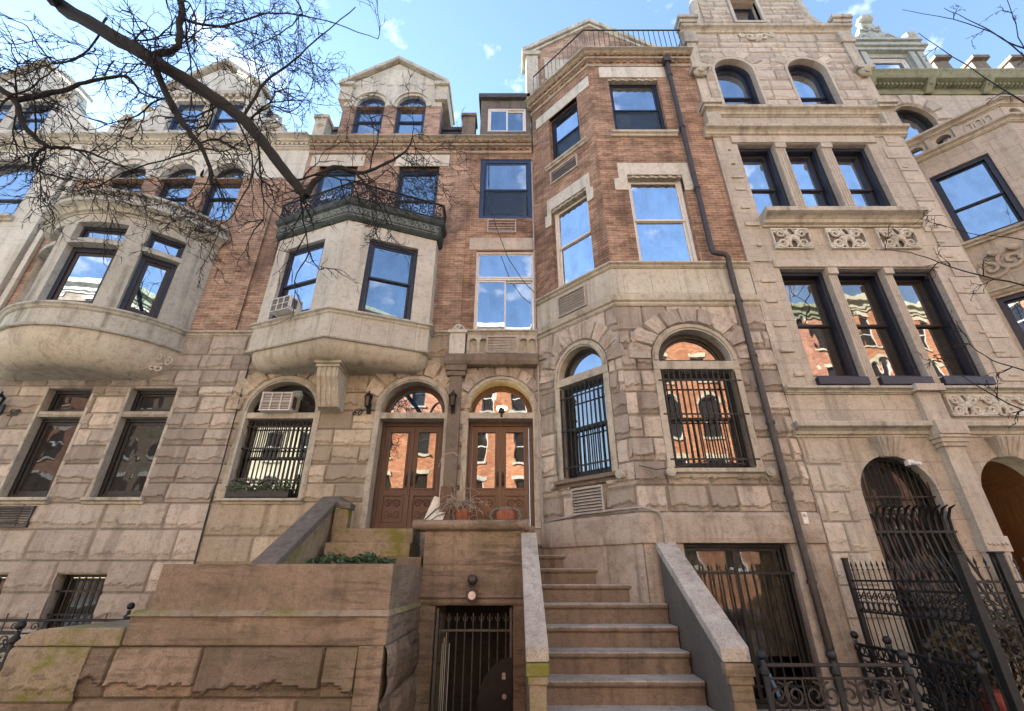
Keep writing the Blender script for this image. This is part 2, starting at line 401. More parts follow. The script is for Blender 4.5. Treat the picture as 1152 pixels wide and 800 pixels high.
class MB:
    def __init__(s):
        s.v, s.f, s.tone, s.sm, s.cuts = [], [], {}, [], [(0, 0)]
    def part(s):
        if s.v and s.cuts[-1][0] != len(s.v):
            s.cuts.append((len(s.v), len(s.f)))
    def add(s, verts, faces, tone=0.0, smooth=False):
        o = len(s.v)
        s.v.extend(verts)
        if tone:
            for i in range(len(verts)):
                s.tone[o + i] = tone
        s.f.extend([tuple(i + o for i in f) for f in faces])
        s.sm.extend([smooth] * len(faces))
        return o
    def box(s, F, u0, u1, d0, d1, z0, z1, tone=0.0):
        P = F.p
        v = [P(u0, d0, z0), P(u1, d0, z0), P(u1, d1, z0), P(u0, d1, z0), P(u0, d0, z1), P(u1, d0, z1), P(u1, d1, z1), P(u0, d1, z1)]
        s.add(v, [(0, 1, 2, 3), (4, 5, 6, 7), (0, 1, 5, 4), (1, 2, 6, 5), (2, 3, 7, 6), (3, 0, 4, 7)], tone)
    def hexa(s, v8, tone=0.0):
        s.add(v8, [(0, 1, 2, 3), (4, 5, 6, 7), (0, 1, 5, 4), (1, 2, 6, 5), (2, 3, 7, 6), (3, 0, 4, 7)], tone)
    def plate(s, F, outline, holes, d0, d1):
        v, f = curve_mesh([outline] + list(holes), abs(d1 - d0))
        m = (d0 + d1) / 2
        s.add([F.p(a, m + c, b) for a, b, c in v], f)
    def prism(s, pts_bottom, pts_top):
        n = len(pts_bottom)
        s.add(list(pts_bottom) + list(pts_top), [tuple(range(n)), tuple(range(n, 2 * n))] + [(i, (i + 1) % n, n + (i + 1) % n, n + i) for i in range(n)])
    def sweep(s, path, prof, closed=False, smooth=False):
        n = len(path)
        rings = []
        for i in range(n):
            def nrm(a, b):
                dx, dy = b[0] - a[0], b[1] - a[1]
                l = math.hypot(dx, dy) or 1e-9
                return (dy / l, -dx / l)
            if closed:
                n1 = nrm(path[i - 1], path[i]); n2 = nrm(path[i], path[(i + 1) % n])
            else:
                n1 = nrm(path[i - 1], path[i]) if i > 0 else nrm(path[0], path[1])
                n2 = nrm(path[i], path[i + 1]) if i < n - 1 else nrm(path[-2], path[-1])
            k = 1 + n1[0] * n2[0] + n1[1] * n2[1]
            m = ((n1[0] + n2[0]) / k, (n1[1] + n2[1]) / k)
            rings.append([(path[i][0] + d * m[0], path[i][1] + d * m[1], z) for d, z in prof])
        q = len(prof)
        v = [p for r in rings for p in r]
        f = []
        for i in range(n if closed else n - 1):
            a, b = i * q, ((i + 1) % n) * q
            for j in range(q):
                k2 = (j + 1) % q
                f.append((a + j, a + k2, b + k2, b + j))
        if not closed:
            f.append(tuple(range(q)))
            f.append(tuple(range((n - 1) * q, n * q)))
        s.add(v, f, smooth=smooth)
    def tube(s, pts, r, n=6, smooth=True, cap=True):
        pts = [Vector(p) for p in pts]
        if len(pts) < 2:
            return
        rs = r if isinstance(r, (list, tuple)) else [r] * len(pts)
        t0 = (pts[1] - pts[0]).normalized()
        up = Vector((0, 0, 1)) if abs(t0.z) < 0.9 else Vector((1, 0, 0))
        a = t0.cross(up).normalized()
        v = []
        for i, p in enumerate(pts):
            t = (pts[min(i + 1, len(pts) - 1)] - pts[max(i - 1, 0)])
            if t.length < 1e-9:
                t = t0
            t = t.normalized()
            a = (a - t * a.dot(t))
            if a.length < 1e-6:
                a = t.orthogonal()
            a.normalize()
            b = t.cross(a)
            for k in range(n):
                w = 2 * math.pi * k / n + math.pi / n
                v.append(tuple(p + (a * math.cos(w) + b * math.sin(w)) * rs[i]))
        f = []
        for i in range(len(pts) - 1):
            for k in range(n):
                k2 = (k + 1) % n
                f.append((i * n + k, i * n + k2, (i + 1) * n + k2, (i + 1) * n + k))
        if cap:
            f.append(tuple(range(n)))
            f.append(tuple(range((len(pts) - 1) * n, len(pts) * n)))
        s.add(v, f, smooth=smooth)
    def lathe(s, c, prof, n=12, smooth=True):
        v, f = [], []
        for r, z in prof:
            for k in range(n):
                w = 2 * math.pi * k / n
                v.append((c[0] + r * math.cos(w), c[1] + r * math.sin(w), c[2] + z))
        for i in range(len(prof) - 1):
            for k in range(n):
                k2 = (k + 1) % n
                f.append((i * n + k, i * n + k2, (i + 1) * n + k2, (i + 1) * n + k))
        f.append(tuple(range(n)))
        f.append(tuple(range((len(prof) - 1) * n, len(prof) * n)))
        s.add(v, f, smooth=smooth)
    def ball(s, c, r, n=8, m=6, sc=(1, 1, 1)):
        prof = [(max(1e-4, math.sin(math.pi * i / m)), -math.cos(math.pi * i / m)) for i in range(m + 1)]
        v, f = [], []
        for a, z in prof:
            for k in range(n):
                w = 2 * math.pi * k / n
                v.append((c[0] + r * sc[0] * a * math.cos(w), c[1] + r * sc[1] * a * math.sin(w), c[2] + r * sc[2] * z))
        for i in range(m):
            for k in range(n):
                k2 = (k + 1) % n
                f.append((i * n + k, i * n + k2, (i + 1) * n + k2, (i + 1) * n + k))
        s.add(v, f, smooth=True)
    def build(s, name, mat, parent=None, **kw):
        s.part()                       # each piece marked with part() becomes an object of its own
        if len(s.cuts) < 3:
            return s.build_one(name, mat, parent, **kw)
        first = None
        for (v0, f0), (v1, f1) in zip(s.cuts[:-1], s.cuts[1:]):
            q = MB()
            q.v = s.v[v0:v1]; q.f = [tuple(i - v0 for i in f) for f in s.f[f0:f1]]; q.sm = s.sm[f0:f1]
            q.tone = {i - v0: t for i, t in s.tone.items() if v0 <= i < v1}
            o = q.build_one(name, mat, parent, **kw)
            first = first or o
        return first
    def build_one(s, name, mat, parent=None, bevel=0.0, weld=True, loc=None, recalc=True, seg=2):
        root = ROOT.get(parent.name, Vector((0, 0, 0))) if parent is not None else (Vector(loc) if loc is not None else None)
        if root is None:
            xs = [p[0] for p in s.v]; ys = [p[1] for p in s.v]; zs = [p[2] for p in s.v]
            root = Vector(((min(xs) + max(xs)) / 2, (min(ys) + max(ys)) / 2, min(zs)))
        me = bpy.data.meshes.new(name)
        V = np.array(s.v, dtype=np.float64) - np.array(root)
        me.from_pydata(V.tolist(), [], s.f)
        if s.tone:
            at = me.attributes.new("tone", 'FLOAT', 'POINT')
            arr = np.zeros(len(s.v), dtype=np.float32)
            for i, t in s.tone.items():
                arr[i] = t
            at.data.foreach_set("value", arr)
        me.polygons.foreach_set("use_smooth", s.sm)
        if recalc:
            bm = bmesh.new()
            bm.from_mesh(me)
            if weld and len(s.v) < 60000:
                bmesh.ops.remove_doubles(bm, verts=bm.verts, dist=0.0004)
            bmesh.ops.recalc_face_normals(bm, faces=bm.faces)
            bm.to_mesh(me)
            bm.free()
        me.update()
        # UVs in metres: u along the face's own horizontal, v up
        nl = len(me.loops)
        co = np.empty(len(me.vertices) * 3, dtype=np.float32); me.vertices.foreach_get("co", co); co = co.reshape(-1, 3) + np.array(root, dtype=np.float32)
        li = np.empty(nl, dtype=np.int32); me.loops.foreach_get("vertex_index", li)
        npol = len(me.polygons)
        lt = np.empty(npol, dtype=np.int32); me.polygons.foreach_get("loop_total", lt)
        nr = np.empty(npol * 3, dtype=np.float32); me.polygons.foreach_get("normal", nr); nr = nr.reshape(-1, 3)
        if getattr(s, "uvn", None) is not None:
            nr[:] = s.uvn
        nrl = np.repeat(nr, lt, axis=0)
        P = co[li]
        h = np.hypot(nrl[:, 0], nrl[:, 1]); h[h < 1e-6] = 1.0
        tx, ty = -nrl[:, 1] / h, nrl[:, 0] / h
        flat = np.abs(nrl[:, 2]) > 0.75
        uu = np.where(flat, P[:, 0], P[:, 0] * tx + P[:, 1] * ty)
        vv = np.where(flat, P[:, 1], P[:, 2])
        uvl = me.uv_layers.new(name="UVMap")
        uvl.data.foreach_set("uv", np.stack([uu, vv], axis=1).astype(np.float32).ravel())
        if any(s.sm):
            me.set_sharp_from_angle(angle=R(38))
        me.materials.append(MATS[mat])
        ob = bpy.data.objects.new(name, me)
        COL.objects.link(ob)
        if parent is not None:
            ob.parent = parent
            ROOT[ob.name] = root
            if not parent.name in TOP:
                pass
        else:
            ob.location = root
            ROOT[ob.name] = root
        if bevel:
            b = ob.modifiers.new("edge", 'BEVEL')
            b.width = bevel; b.segments = seg; b.limit_method = 'ANGLE'; b.angle_limit = R(40)
            b.harden_normals = False
        return ob
TOP = set()

def tag(o, label, cat, group=None):
    o["label"] = label
    o["category"] = cat
    if group:
        o["group"] = group
    TOP.add(o.name)
    return o
def thing(name, label, cat, loc, group=None):
    o = bpy.data.objects.new(name, None)
    o.empty_display_size = 0.2
    COL.objects.link(o)
    o.location = loc
    ROOT[o.name] = Vector(loc)
    return tag(o, label, cat, group)
def structure(mb, name, mat, kind="structure"):
    o = mb.build(name, mat, loc=(0, 0, 0))
    o["kind"] = kind
    return o

def rect(u0, u1, z0, z1):
    return [(u0, z0), (u1, z0), (u1, z1), (u0, z1)]
def arch(u0, u1, z0, zs, rise, n=16):
    c, h = (u0 + u1) / 2, (u1 - u0) / 2
    pts = [(u0, z0), (u1, z0)]
    pts += [(c + h * math.cos(math.pi * i / n), zs + rise * math.sin(math.pi * i / n)) for i in range(n + 1)]
    return pts
def inset_arch(u0, u1, z0, zs, rise, w, n=16):
    return arch(u0 + w, u1 - w, z0 + w, zs, max(0.02, rise - w), n)
def arc_band(c, h0, r0, h1, r1, zs, n=16, leg=None):
    o = []
    if leg is not None:
        o.append((c + h1, leg))
    o += [(c + h1 * math.cos(math.pi * i / n), zs + r1 * math.sin(math.pi * i / n)) for i in range(n + 1)]
    if leg is not None:
        o += [(c - h1, leg), (c - h0, leg)]
    o += [(c - h0 * math.cos(math.pi * i / n), zs + r0 * math.sin(math.pi * i / n)) for i in range(n + 1)]
    if leg is not None:
        o.append((c + h0, leg))
    return o
def spiral(F, u, z, r, turns, a0, sgn=1, d=0.0, n=22, rend=0.12):
    pts = []
    for i in range(n + 1):
        k = i / n
        rr = r * (1 - (1 - rend) * k)
        w = a0 + sgn * turns * 2 * math.pi * k
        pts.append(F.p(u + rr * math.cos(w), d, z + rr * math.sin(w)))
    return pts
def cornice(d0, d1, z0, z1, base=-0.04):
    h = z1 - z0
    return [(base, z0), (d0, z0), (d0, z0 + h * 0.12), (d0 + (d1 - d0) * 0.25, z0 + h * 0.18), (d0 + (d1 - d0) * 0.32, z0 + h * 0.38),
            (d0 + (d1 - d0) * 0.55, z0 + h * 0.52), (d0 + (d1 - d0) * 0.9, z0 + h * 0.60), (d1, z0 + h * 0.64), (d1, z0 + h * 0.92), (d1 - 0.015, z1), (base, z1)]

# value noise for rock faced stone
_rs = np.random.RandomState(7)
_G = _rs.rand(256, 256)
def vnoise(x, y):
    xi = np.floor(x).astype(int); yi = np.floor(y).astype(int)
    fx = x - xi; fy = y - yi
    fx = fx * fx * (3 - 2 * fx); fy = fy * fy * (3 - 2 * fy)
    a = _G[xi % 256, yi % 256]; b = _G[(xi + 1) % 256, yi % 256]
    c = _G[xi % 256, (yi + 1) % 256]; d = _G[(xi + 1) % 256, (yi + 1) % 256]
    return (a * (1 - fx) + b * fx) * (1 - fy) + (c * (1 - fx) + d * fx) * fy
def fbm(x, y, o=4, g=0.55):
    s = 0; a = 1.0; t = 0
    for i in range(o):
        s = s + a * vnoise(x * 2 ** i + 17.3 * i, y * 2 ** i + 9.1 * i); t += a; a *= g
    return s / t
def rock_wall(mb, F, u0, u1, z0, z1, holes=(), rows=0.42, lens=(0.55, 1.25), relief=0.055, seed=1, res=0.029, d_base=0.0, margin=0.0, ledge=True, rough=0.5, grow=1.0, tones=0.55):
    """rock faced ashlar: one height field in courses, blocks and joints; holes = (u0,u1,z0,zs,rise)"""
    rnd = random.Random(seed)
    edges = [z0]
    z = z0; k = 0
    while z < z1 - 0.2:
        h = rows * (grow if k % 2 == 0 else 1.0) * rnd.uniform(0.94, 1.06)
        z = min(z1, z + h)
        if z1 - z < 0.2:
            z = z1
        edges.append(z); k += 1
    if edges[-1] < z1 - 1e-4:
        edges[-1] = z1
    nu = max(4, int((u1 - u0) / res)); nz = max(4, int((z1 - z0) / res))
    us = np.linspace(u0, u1, nu + 1); zs = np.linspace(z0, z1, nz + 1)
    # snap nearest grid lines onto courses
    for e in edges[1:-1]:
        i = int(np.argmin(np.abs(zs - e)))
        if 0 < i < nz:
            zs[i] = e
    U, Z = np.meshgrid(us, zs)
    H = np.zeros_like(U); T = np.zeros_like(U)
    jw = res * 0.62
    for r in range(len(edges) - 1):
        a, b = edges[r], edges[r + 1]
        row = (Z >= a - 1e-6) & (Z < b - 1e-6) if r < len(edges) - 2 else (Z >= a - 1e-6)
        cuts = [u0 - rnd.uniform(0.05, 0.5)]
        while cuts[-1] < u1:
            cuts.append(cuts[-1] + rnd.uniform(*lens))
        for c0, c1 in zip(cuts[:-1], cuts[1:]):
            m = row & (U >= c0) & (U < c1)
            if not m.any():
                continue
            uu, zz = U[m], Z[m]
            t = (zz - a) / (b - a)
            sx, sy = rnd.uniform(0, 200), rnd.uniform(0, 200)
            prof = np.full_like(uu, 0.016)
            if ledge:
                mode = rnd.random()
                lv = 0.06 + 0.40 * fbm(uu * 4.5 + sx, zz * 0.6 + sy, 5, 0.62) - 0.02 + (0.12 if mode > 0.8 else 0)
                below = t < lv
                up = np.clip((t - lv) / (1.0 - lv), 0, 1)
                amt = relief * 0.98 * (0.45 + 0.75 * fbm(uu * 2.5 + sy, zz * 1.5 + sx, 3))
                p1 = amt * (1 - 0.62 * up ** 0.8)
                p2 = amt * 0.16 + 0.014 * fbm(uu * 13 + sx, zz * 13, 3)
                if mode < 0.16:
                    prof = prof + amt * 0.35
                else:
                    sw_ = np.clip((t - lv) / 0.045 + 0.5, 0, 1)
                    prof = prof + p2 * (1 - sw_) + p1 * sw_
            else:
                cu, cz = (uu - (c0 + c1) / 2) / ((c1 - c0) / 2), (t - 0.5) * 2
                dome = (1 - np.abs(cu) ** 3.0) * (1 - np.abs(cz) ** 3.0)
                prof = prof + relief * (0.35 * dome + 0.9 * dome * np.abs(fbm(uu * 2.7 + sx, zz * 3.1 + sy, 4) - 0.25))
            prof = prof + rough * 0.030 * (fbm(uu * 7 + sx, zz * 9 + sy, 4) - 0.5) + rough * 0.010 * (fbm(uu * 26 + sx, zz * 30 + sy, 2) - 0.5)
            je = np.minimum(np.minimum(uu - c0, c1 - uu), np.minimum(zz - a, b - zz))
            tap = np.clip(je / (0.012 + 0.05 * np.maximum(0.02, fbm(uu * 8 + sy, zz * 8 + sx, 3) - 0.32)), 0, 1)
            prof = np.where(je < jw, 0.001, prof * (0.3 + 0.7 * tap ** 0.7))
            H[m] = prof
            tn = np.full_like(uu, rnd.uniform(-tones, tones))
            if ledge and mode >= 0.16:
                tn = tn - np.where(below, 0.30 * fbm(uu * 9 + sx, zz * 9 + sy, 3), 0.0)
            T[m] = np.where(je < jw, -0.42, tn)
    off = len(mb.v)
    X = F.x + U * F.t[0] + (d_base + H) * F.n[0]
    Y = F.y + U * F.t[1] + (d_base + H) * F.n[1]
    pts = np.stack([X, Y, Z], axis=-1).reshape(-1, 3)
    mb.v.extend(map(tuple, pts.tolist()))
    for i, tv in enumerate(T.ravel()):
        if tv:
            mb.tone[off + i] = float(tv)
    uc = (U[:-1, :-1] + U[1:, 1:]) / 2; zc = (Z[:-1, :-1] + Z[1:, 1:]) / 2
    keep = np.ones_like(uc, dtype=bool)
    for (a, b, c, d, rise) in holes:
        g = margin
        ins = (uc > a - g) & (uc < b + g) & (zc > c - g) & (zc < d + g)
        if rise > 0:
            mid, hw = (a + b) / 2, (b - a) / 2 + g
            ins = ((uc > a - g) & (uc < b + g) & (zc > c - g) & (zc < d)) | ((((uc - mid) / hw) ** 2 + (np.maximum(zc - d, 0) / (rise + g)) ** 2 < 1) & (zc > c - g))
        keep &= ~ins
    w = nu + 1
    for j, i in np.argwhere(keep):
        a = off + j * w + i
        mb.f.append((a, a + 1, a + w + 1, a + w))
        mb.sm.append(False)
def hole_poly(h):
    a, b, c, d, rise = h
    return arch(a, b, c, d, rise) if rise > 0 else rect(a, b, c, d)
def wall_part(house, name, mat, F, outline, holes, th=0.3, d1=0.0):
    mb = MB()
    mb.plate(F, outline, [hole_poly(h) for h in holes], d1 - th, d1)
    return mb.build(name, mat, house)
def voussoirs(mb, F, c, h, rise, zs, w, n=9, d0=0.0, d1=0.05, seed=3, a0=0.0, wz=None):
    rnd = random.Random(seed)
    wz = wz or w
    for i in range(n):
        aa = math.pi * (a0 + (1 - 2 * a0) * i / n) + 0.012; bb = math.pi * (a0 + (1 - 2 * a0) * (i + 1) / n) - 0.012
        k = 6; q = 4
        grid = []
        sx = rnd.uniform(0, 99)
        ww = w * rnd.uniform(0.92, 1.12)
        for r in range(q + 1):
            for j in range(k + 1):
                w0 = aa + (bb - aa) * (0, 0.07, 0.3, 0.5, 0.7, 0.93, 1)[j]
                f = (0, 0.08, 0.5, 0.92, 1)[r]
                hh = h + ww * f; rr = rise + ww * (wz / w) * f
                edge = r in (0, q) or j in (0, k)
                dd = d0 if edge else d1 * 0.75 * (0.4 + 1.2 * float(fbm(np.array([sx + j * 0.8]), np.array([sx + r * 0.9]), 2)[0]))
                grid.append(F.p(c + hh * math.cos(w0), dd, zs + rr * math.sin(w0)))
        fs = [(r * (k + 1) + j, r * (k + 1) + j + 1, (r + 1) * (k + 1) + j + 1, (r + 1) * (k + 1) + j) for r in range(q) for j in range(k)]
        mb.add(grid, fs, tone=rnd.uniform(-0.4, 0.4))

WRND = random.Random(11)
def pane_quad(mb, F, u0, u1, z0, z1, d, tilt=0.004):
    a, b, c = (WRND.uniform(-tilt, tilt) for _ in range(3))
    def dd(u, z):
        return d + a * (1 if u == u1 else -1) + b * (1 if z == z1 else -1)
    v = []
    for e in (-0.004, 0.004):
        for u, z in ((u0, z0), (u1, z0), (u1, z1), (u0, z1)):
            v.append(F.p(u, dd(u, z) + e, z))
    mb.hexa(v)
def ring(mb, F, u0, u1, z0, z1, w, d0, d1, wb=None, wt=None):
    wb = wb or w; wt = wt or w
    mb.box(F, u0, u0 + w, d0, d1, z0, z1)
    mb.box(F, u1 - w, u1, d0, d1, z0, z1)
    mb.box(F, u0 + w, u1 - w, d0 + 0.001, d1 - 0.002, z0, z0 + wb)
    mb.box(F, u0 + w, u1 - w, d0 + 0.001, d1 - 0.002, z1 - wt, z1)
def window(house, F, u0, u1, z0, z1, d=-0.2, mat="navy", sash="navy", pane="glass_sky", style="hung", rise=0.0, fw=0.07, rail=0.5, back=None, sw=0.055, lin=0.06, screen=False, label=None, blind=None):
    """window > sash, pane (one mesh per window), blind; z1 is the springing line when rise > 0"""
    mb = MB()
    top = z1
    if rise > 0:
        mb.plate(F, arch(u0, u1, z0, z1, rise), [inset_arch(u0, u1, z0, z1, rise, fw)], d - 0.06, d + lin)
    else:
        ring(mb, F, u0, u1, z0, z1, fw, d - 0.06, d + lin)
    w = mb.build("window", mat, house, bevel=0.006)
    if label:
        w["label"] = label
    a, b, c = u0 + fw + 0.002, u1 - fw - 0.002, z0 + fw + 0.002
    e = z1 - fw - 0.002 if rise == 0 else z1
    S = MB(); G = MB()
    if style == "hung":
        zr = c + (e + (rise * 0.5 if rise else 0) - c) * rail
        if rise == 0:
            ring(S, F, a, b, zr, e, sw, d - 0.005, d + 0.035)
            pane_quad(G, F, a + sw - 0.01, b - sw + 0.01, zr + sw - 0.01, e - sw + 0.01, d + 0.012)
        else:
            o = arch(a, b, zr, z1, rise - fw)
            S.plate(F, o, [inset_arch(a, b, zr, z1, rise - fw, sw)], d - 0.005, d + 0.035)
            G.plate(F, inset_arch(a, b, zr, z1, rise - fw, sw - 0.01), [], d + 0.008, d + 0.016)
        ring(S, F, a, b, c, zr + sw * 0.8, sw, d - 0.05, d - 0.008, wb=sw * 1.5)
        pane_quad(G, F, a + sw - 0.01, b - sw + 0.01, c + sw, zr, d - 0.03)
    elif style == "fixed":
        if rise > 0:
            S.plate(F, arch(a, b, c, z1, rise - fw), [inset_arch(a, b, c, z1, rise - fw, sw * 0.7)], d - 0.02, d + 0.02)
            G.plate(F, inset_arch(a, b, c, z1, rise - fw, sw * 0.6), [], d - 0.005, d + 0.003)
        else:
            ring(S, F, a, b, c, e, sw, d - 0.02, d + 0.02)
            pane_quad(G, F, a + sw - 0.01, b - sw + 0.01, c + sw - 0.01, e - sw + 0.01, d)
    elif style == "slider":
        m = (a + b) / 2
        ring(S, F, a, m + 0.03, c, e, sw, d - 0.0, d + 0.035)
        ring(S, F, m - 0.03, b, c, e, sw, d - 0.045, d - 0.01)
        pane_quad(G, F, a + sw - 0.01, m, c + sw - 0.01, e - sw + 0.01, d + 0.015)
        pane_quad(G, F, m, b - sw + 0.01, c + sw - 0.01, e - sw + 0.01, d - 0.03)
    if screen:
        K = MB(); K.box(F, a + 0.01, b - 0.01, d + 0.001, d + 0.004, c, c + (e - c) * rail + 0.02)
        K.build("insect_screen", "insect_screen", w)
    S.build("sash", sash, w, bevel=0.005)
    G.build("pane", pane, w)
    if blind:
        mat2, zb = blind
        B = MB()
        n = 26
        for i in range(n):
            x0 = a + (b - a) * i / n; x1 = a + (b - a) * (i + 1) / n
            w0 = 0.03 * math.sin(i * 1.9) * (1 if mat2 == "curtain" else 0.05); w1 = 0.03 * math.sin((i + 1) * 1.9) * (1 if mat2 == "curtain" else 0.05)
            B.add([F.p(x0, d - 0.14 + w0, zb), F.p(x1, d - 0.14 + w1, zb), F.p(x1, d - 0.14 + w1, e), F.p(x0, d - 0.14 + w0, e)], [(0, 1, 2, 3)])
        B.build("curtain" if mat2 == "curtain" else "blind", mat2, w, recalc=False)
    if back:
        B = MB()
        dd = d - 0.9
        P = F.p
        zt = (z1 + rise)
        v = [P(u0, d - 0.08, z0), P(u1, d - 0.08, z0), P(u1, d - 0.08, zt), P(u0, d - 0.08, zt), P(u0, dd, z0), P(u1, dd, z0), P(u1, dd, zt), P(u0, dd, zt)]
        B.add(v, [(4, 5, 6, 7), (0, 1, 5, 4), (1, 2, 6, 5), (2, 3, 7, 6), (3, 0, 4, 7)])
        B.build("room", back, w, recalc=False)
    return w
def grille(w, F, u0, u1, z0, z1, d, n, rails, r=0.011, spikes=False, mat="iron", ext=0.0):
    mb = MB()
    for i in range(n):
        u = u0 + (u1 - u0) * (i + 0.5) / n
        mb.box(F, u - r, u + r, d - r, d + r, z0, z1 + ext)
        if spikes:
            zt = z1 + ext
            mb.add([F.p(u - 2 * r, d, zt), F.p(u, d - 2 * r, zt), F.p(u + 2 * r, d, zt), F.p(u, d + 2 * r, zt), F.p(u, d, zt + 0.10)], [(0, 1, 4), (1, 2, 4), (2, 3, 4), (3, 0, 4), (0, 1, 2, 3)])
            mb.tube([F.p(u - 0.045, d, zt - 0.02), F.p(u - 0.03, d, zt - 0.06), F.p(u, d, zt - 0.08), F.p(u + 0.03, d, zt - 0.06), F.p(u + 0.045, d, zt - 0.02)], 0.008, 4)
    for z in rails:
        mb.box(F, u0 - 0.05, u1 + 0.05, d - 0.007, d + 0.007, z - 0.016, z + 0.016)
    return mb.build("grille", mat, w)
def louvre_vent(house, F, u0, u1, z0, z1, d=0.0, n=5, half=None, mat="vent_grey"):
    mb = MB()
    ring(mb, F, u0, u1, z0, z1, 0.035, d - 0.1, d + 0.035)
    for i in range(n):
        z = z0 + 0.05 + (z1 - z0 - 0.1) * (i + 0.5) / n
        h = (z1 - z0 - 0.1) / n * 0.34
        P = F.p
        a, b = u0 + 0.03, u1 - 0.03
        mb.hexa([P(a, d - 0.03, z + h), P(b, d - 0.03, z + h), P(b, d + 0.02, z - h), P(a, d + 0.02, z - h), P(a, d - 0.03, z + h + 0.014), P(b, d - 0.03, z + h + 0.014), P(b, d + 0.02, z - h + 0.014), P(a, d + 0.02, z - h + 0.014)])
    v = mb.build("vent", mat, house)
    b = MB(); b.box(F, u0 + 0.02, u1 - 0.02, d - 0.08, d - 0.045, z0 + 0.02, z1 - 0.02)
    b.build("vent_back", "vent_dark", v)
    return v
def sill_part(house, F, u0, u1, z0, z1, out=0.12, mat="stone_moulding", name="sill", d0=-0.15):
    mb = MB()
    h = z1 - z0
    prof = [(d0, z0), (out * 0.45, z0), (out * 0.55, z0 + h * 0.35), (out, z0 + h * 0.5), (out, z1 - 0.01), (d0, z1)]
    a = F.p(u0, 0, 0); b = F.p(u1, 0, 0)
    mb.sweep([a[:2], b[:2]], prof)
    return mb.build(name, mat, house, bevel=0.006)

# ------------------------------------------------------------------ ground
Z0 = Frame(0, 0, 0)
g = MB()
for y0, y1, z in ((-40.0, -13.2, 0.12), (-13.2, -1.6, 0.0), (-1.6, 6.2, 0.12)):
    pass
def sheet(name, mat, x0, x1, y0, y1, z, depth=0.3):
    mb = MB()
    mb.add([(x0, y0, z), (x1, y0, z), (x1, y1, z), (x0, y1, z), (x0, y0, z - depth), (x1, y0, z - depth), (x1, y1, z - depth), (x0, y1, z - depth)],
           [(0, 1, 2, 3), (4, 5, 6, 7), (0, 1, 5, 4), (1, 2, 6, 5), (2, 3, 7, 6), (3, 0, 4, 7)])
    return structure(mb, name, mat)
sheet("ground", "asphalt", -600, 600, -600, 600, -1.0)
sheet("road", "asphalt", -90, 90, -9.5, -1.0, -0.13, 0.8)
sheet("sidewalk", "concrete_walk", -90, 90, -1.0, 6.2, 0.0, 0.95)
sheet("far_sidewalk", "concrete_walk", -90, 90, -13.0, -9.5, 0.0, 0.95)

W10 = Frame(0, 10.0, 0)
XC0, XCD, XD1 = -6.32, -1.30, 0.66         # party lines on the flat wall plane

# ------------------------------------------------------------------ house with the bow window (number 58)
B = thing("townhouse", "brick and stone townhouse with a round bow window and number 58", "house", (-9.8, 10.0, 0), "row of attached townhouses")
bx0, bx1 = -13.3, XC0
gfw = [(-10.88, -9.84, 3.12, 4.91, 0), (-8.94, -7.86, 3.12, 4.91, 0)]
gft = [(-10.88, -9.84, 5.03, 5.60, 0), (-8.94, -7.86, 5.03, 5.60, 0)]
bsw = [(-8.98, -7.98, 0.62, 1.65, 0), (-10.98, -9.95, 0.62, 1.65, 0)]
bdoor = [(-13.0, -11.92, 2.4, 5.0, 0.45)]
bh = gfw + gft + bsw + bdoor
mb = MB()
mb.plate(W10, rect(bx0, bx1 - 0.004, -1.0, 7.0), [hole_poly(h) for h in bh], -0.35, 0.0)
rock_wall(mb, W10, bx0, bx1 - 0.012, -1.0, 3.0, [h for h in bh], rows=0.56, lens=(1.0, 1.9), seed=5, relief=0.045, margin=0.015, res=0.04)
rock_wall(mb, W10, bx0, bx1 - 0.012, 3.0, 5.66, bh, rows=0.40, lens=(0.6, 1.15), seed=6, relief=0.06, margin=0.015)
rock_wall(mb, W10, bx0, bx1 - 0.012, 5.66, 7.0, bh, rows=0.42, lens=(0.55, 1.3), seed=7, relief=0.055, margin=0.015)
mb.build("stone_wall", "stone_rock", B)
for h in gfw:
    window(B, W10, *h[:4], d=-0.2, mat="blackish", sash="blackish", pane="glass_dim", style="fixed", fw=0.09, sw=0.07)
    sill_part(B, W10, h[0] - 0.1, h[1] + 0.1, 2.98, 3.12, out=0.13)
for h in gft:
    window(B, W10, *h[:4], d=-0.2, mat="blackish", sash="blackish", pane="glass_dim", style="fixed", fw=0.08, sw=0.05)
mb = MB()
for h in gfw:
    mb.part()
    mb.box(W10, h[0] - 0.02, h[1] + 0.02, -0.24, 0.02, 4.905, 5.035)
    for u in (h[0], h[1]):
        s = 1 if u == h[0] else -1
        mb.box(W10, min(u, u - 0.07 * s), max(u, u - 0.07 * s), -0.01, 0.045, 3.12, 5.62)
mb.build("transom_bar", "stone_moulding", B, bevel=0.008)
for h in bsw:
    w = window(B, W10, *h[:4], d=-0.25, mat="blackish", sash="blackish", pane="glass_dim", style="fixed", fw=0.06, sw=0.05)
    grille(w, W10, h[0] + 0.03, h[1] - 0.03, h[2], h[3] - 0.06, -0.09, 7, (0.95, 1.35), r=0.012)
louvre_vent(B, W10, -11.1, -9.96, 2.52, 2.94, d=0.06, n=7, mat="vent_dark")
mb = MB(); mb.plate(W10, inset_arch(*bdoor[0], 0.02), [], -0.3, -0.25); dpart = mb.build("door", "door_wood", B)
mb = MB(); mb.plate(W10, rect(-12.82, -12.5, 3.2, 4.7), [], -0.25, -0.245); mb.plate(W10, rect(-12.4, -12.08, 3.2, 4.7), [], -0.25, -0.245); mb.build("pane", "glass_dim", dpart)
# string course
mb = MB()
mb.sweep([(bx0, 10.0), (bx1 - 0.004, 10.0)], cornice(0.03, 0.12, 6.98, 7.12))
mb.build("string_course", "stone_moulding", B)
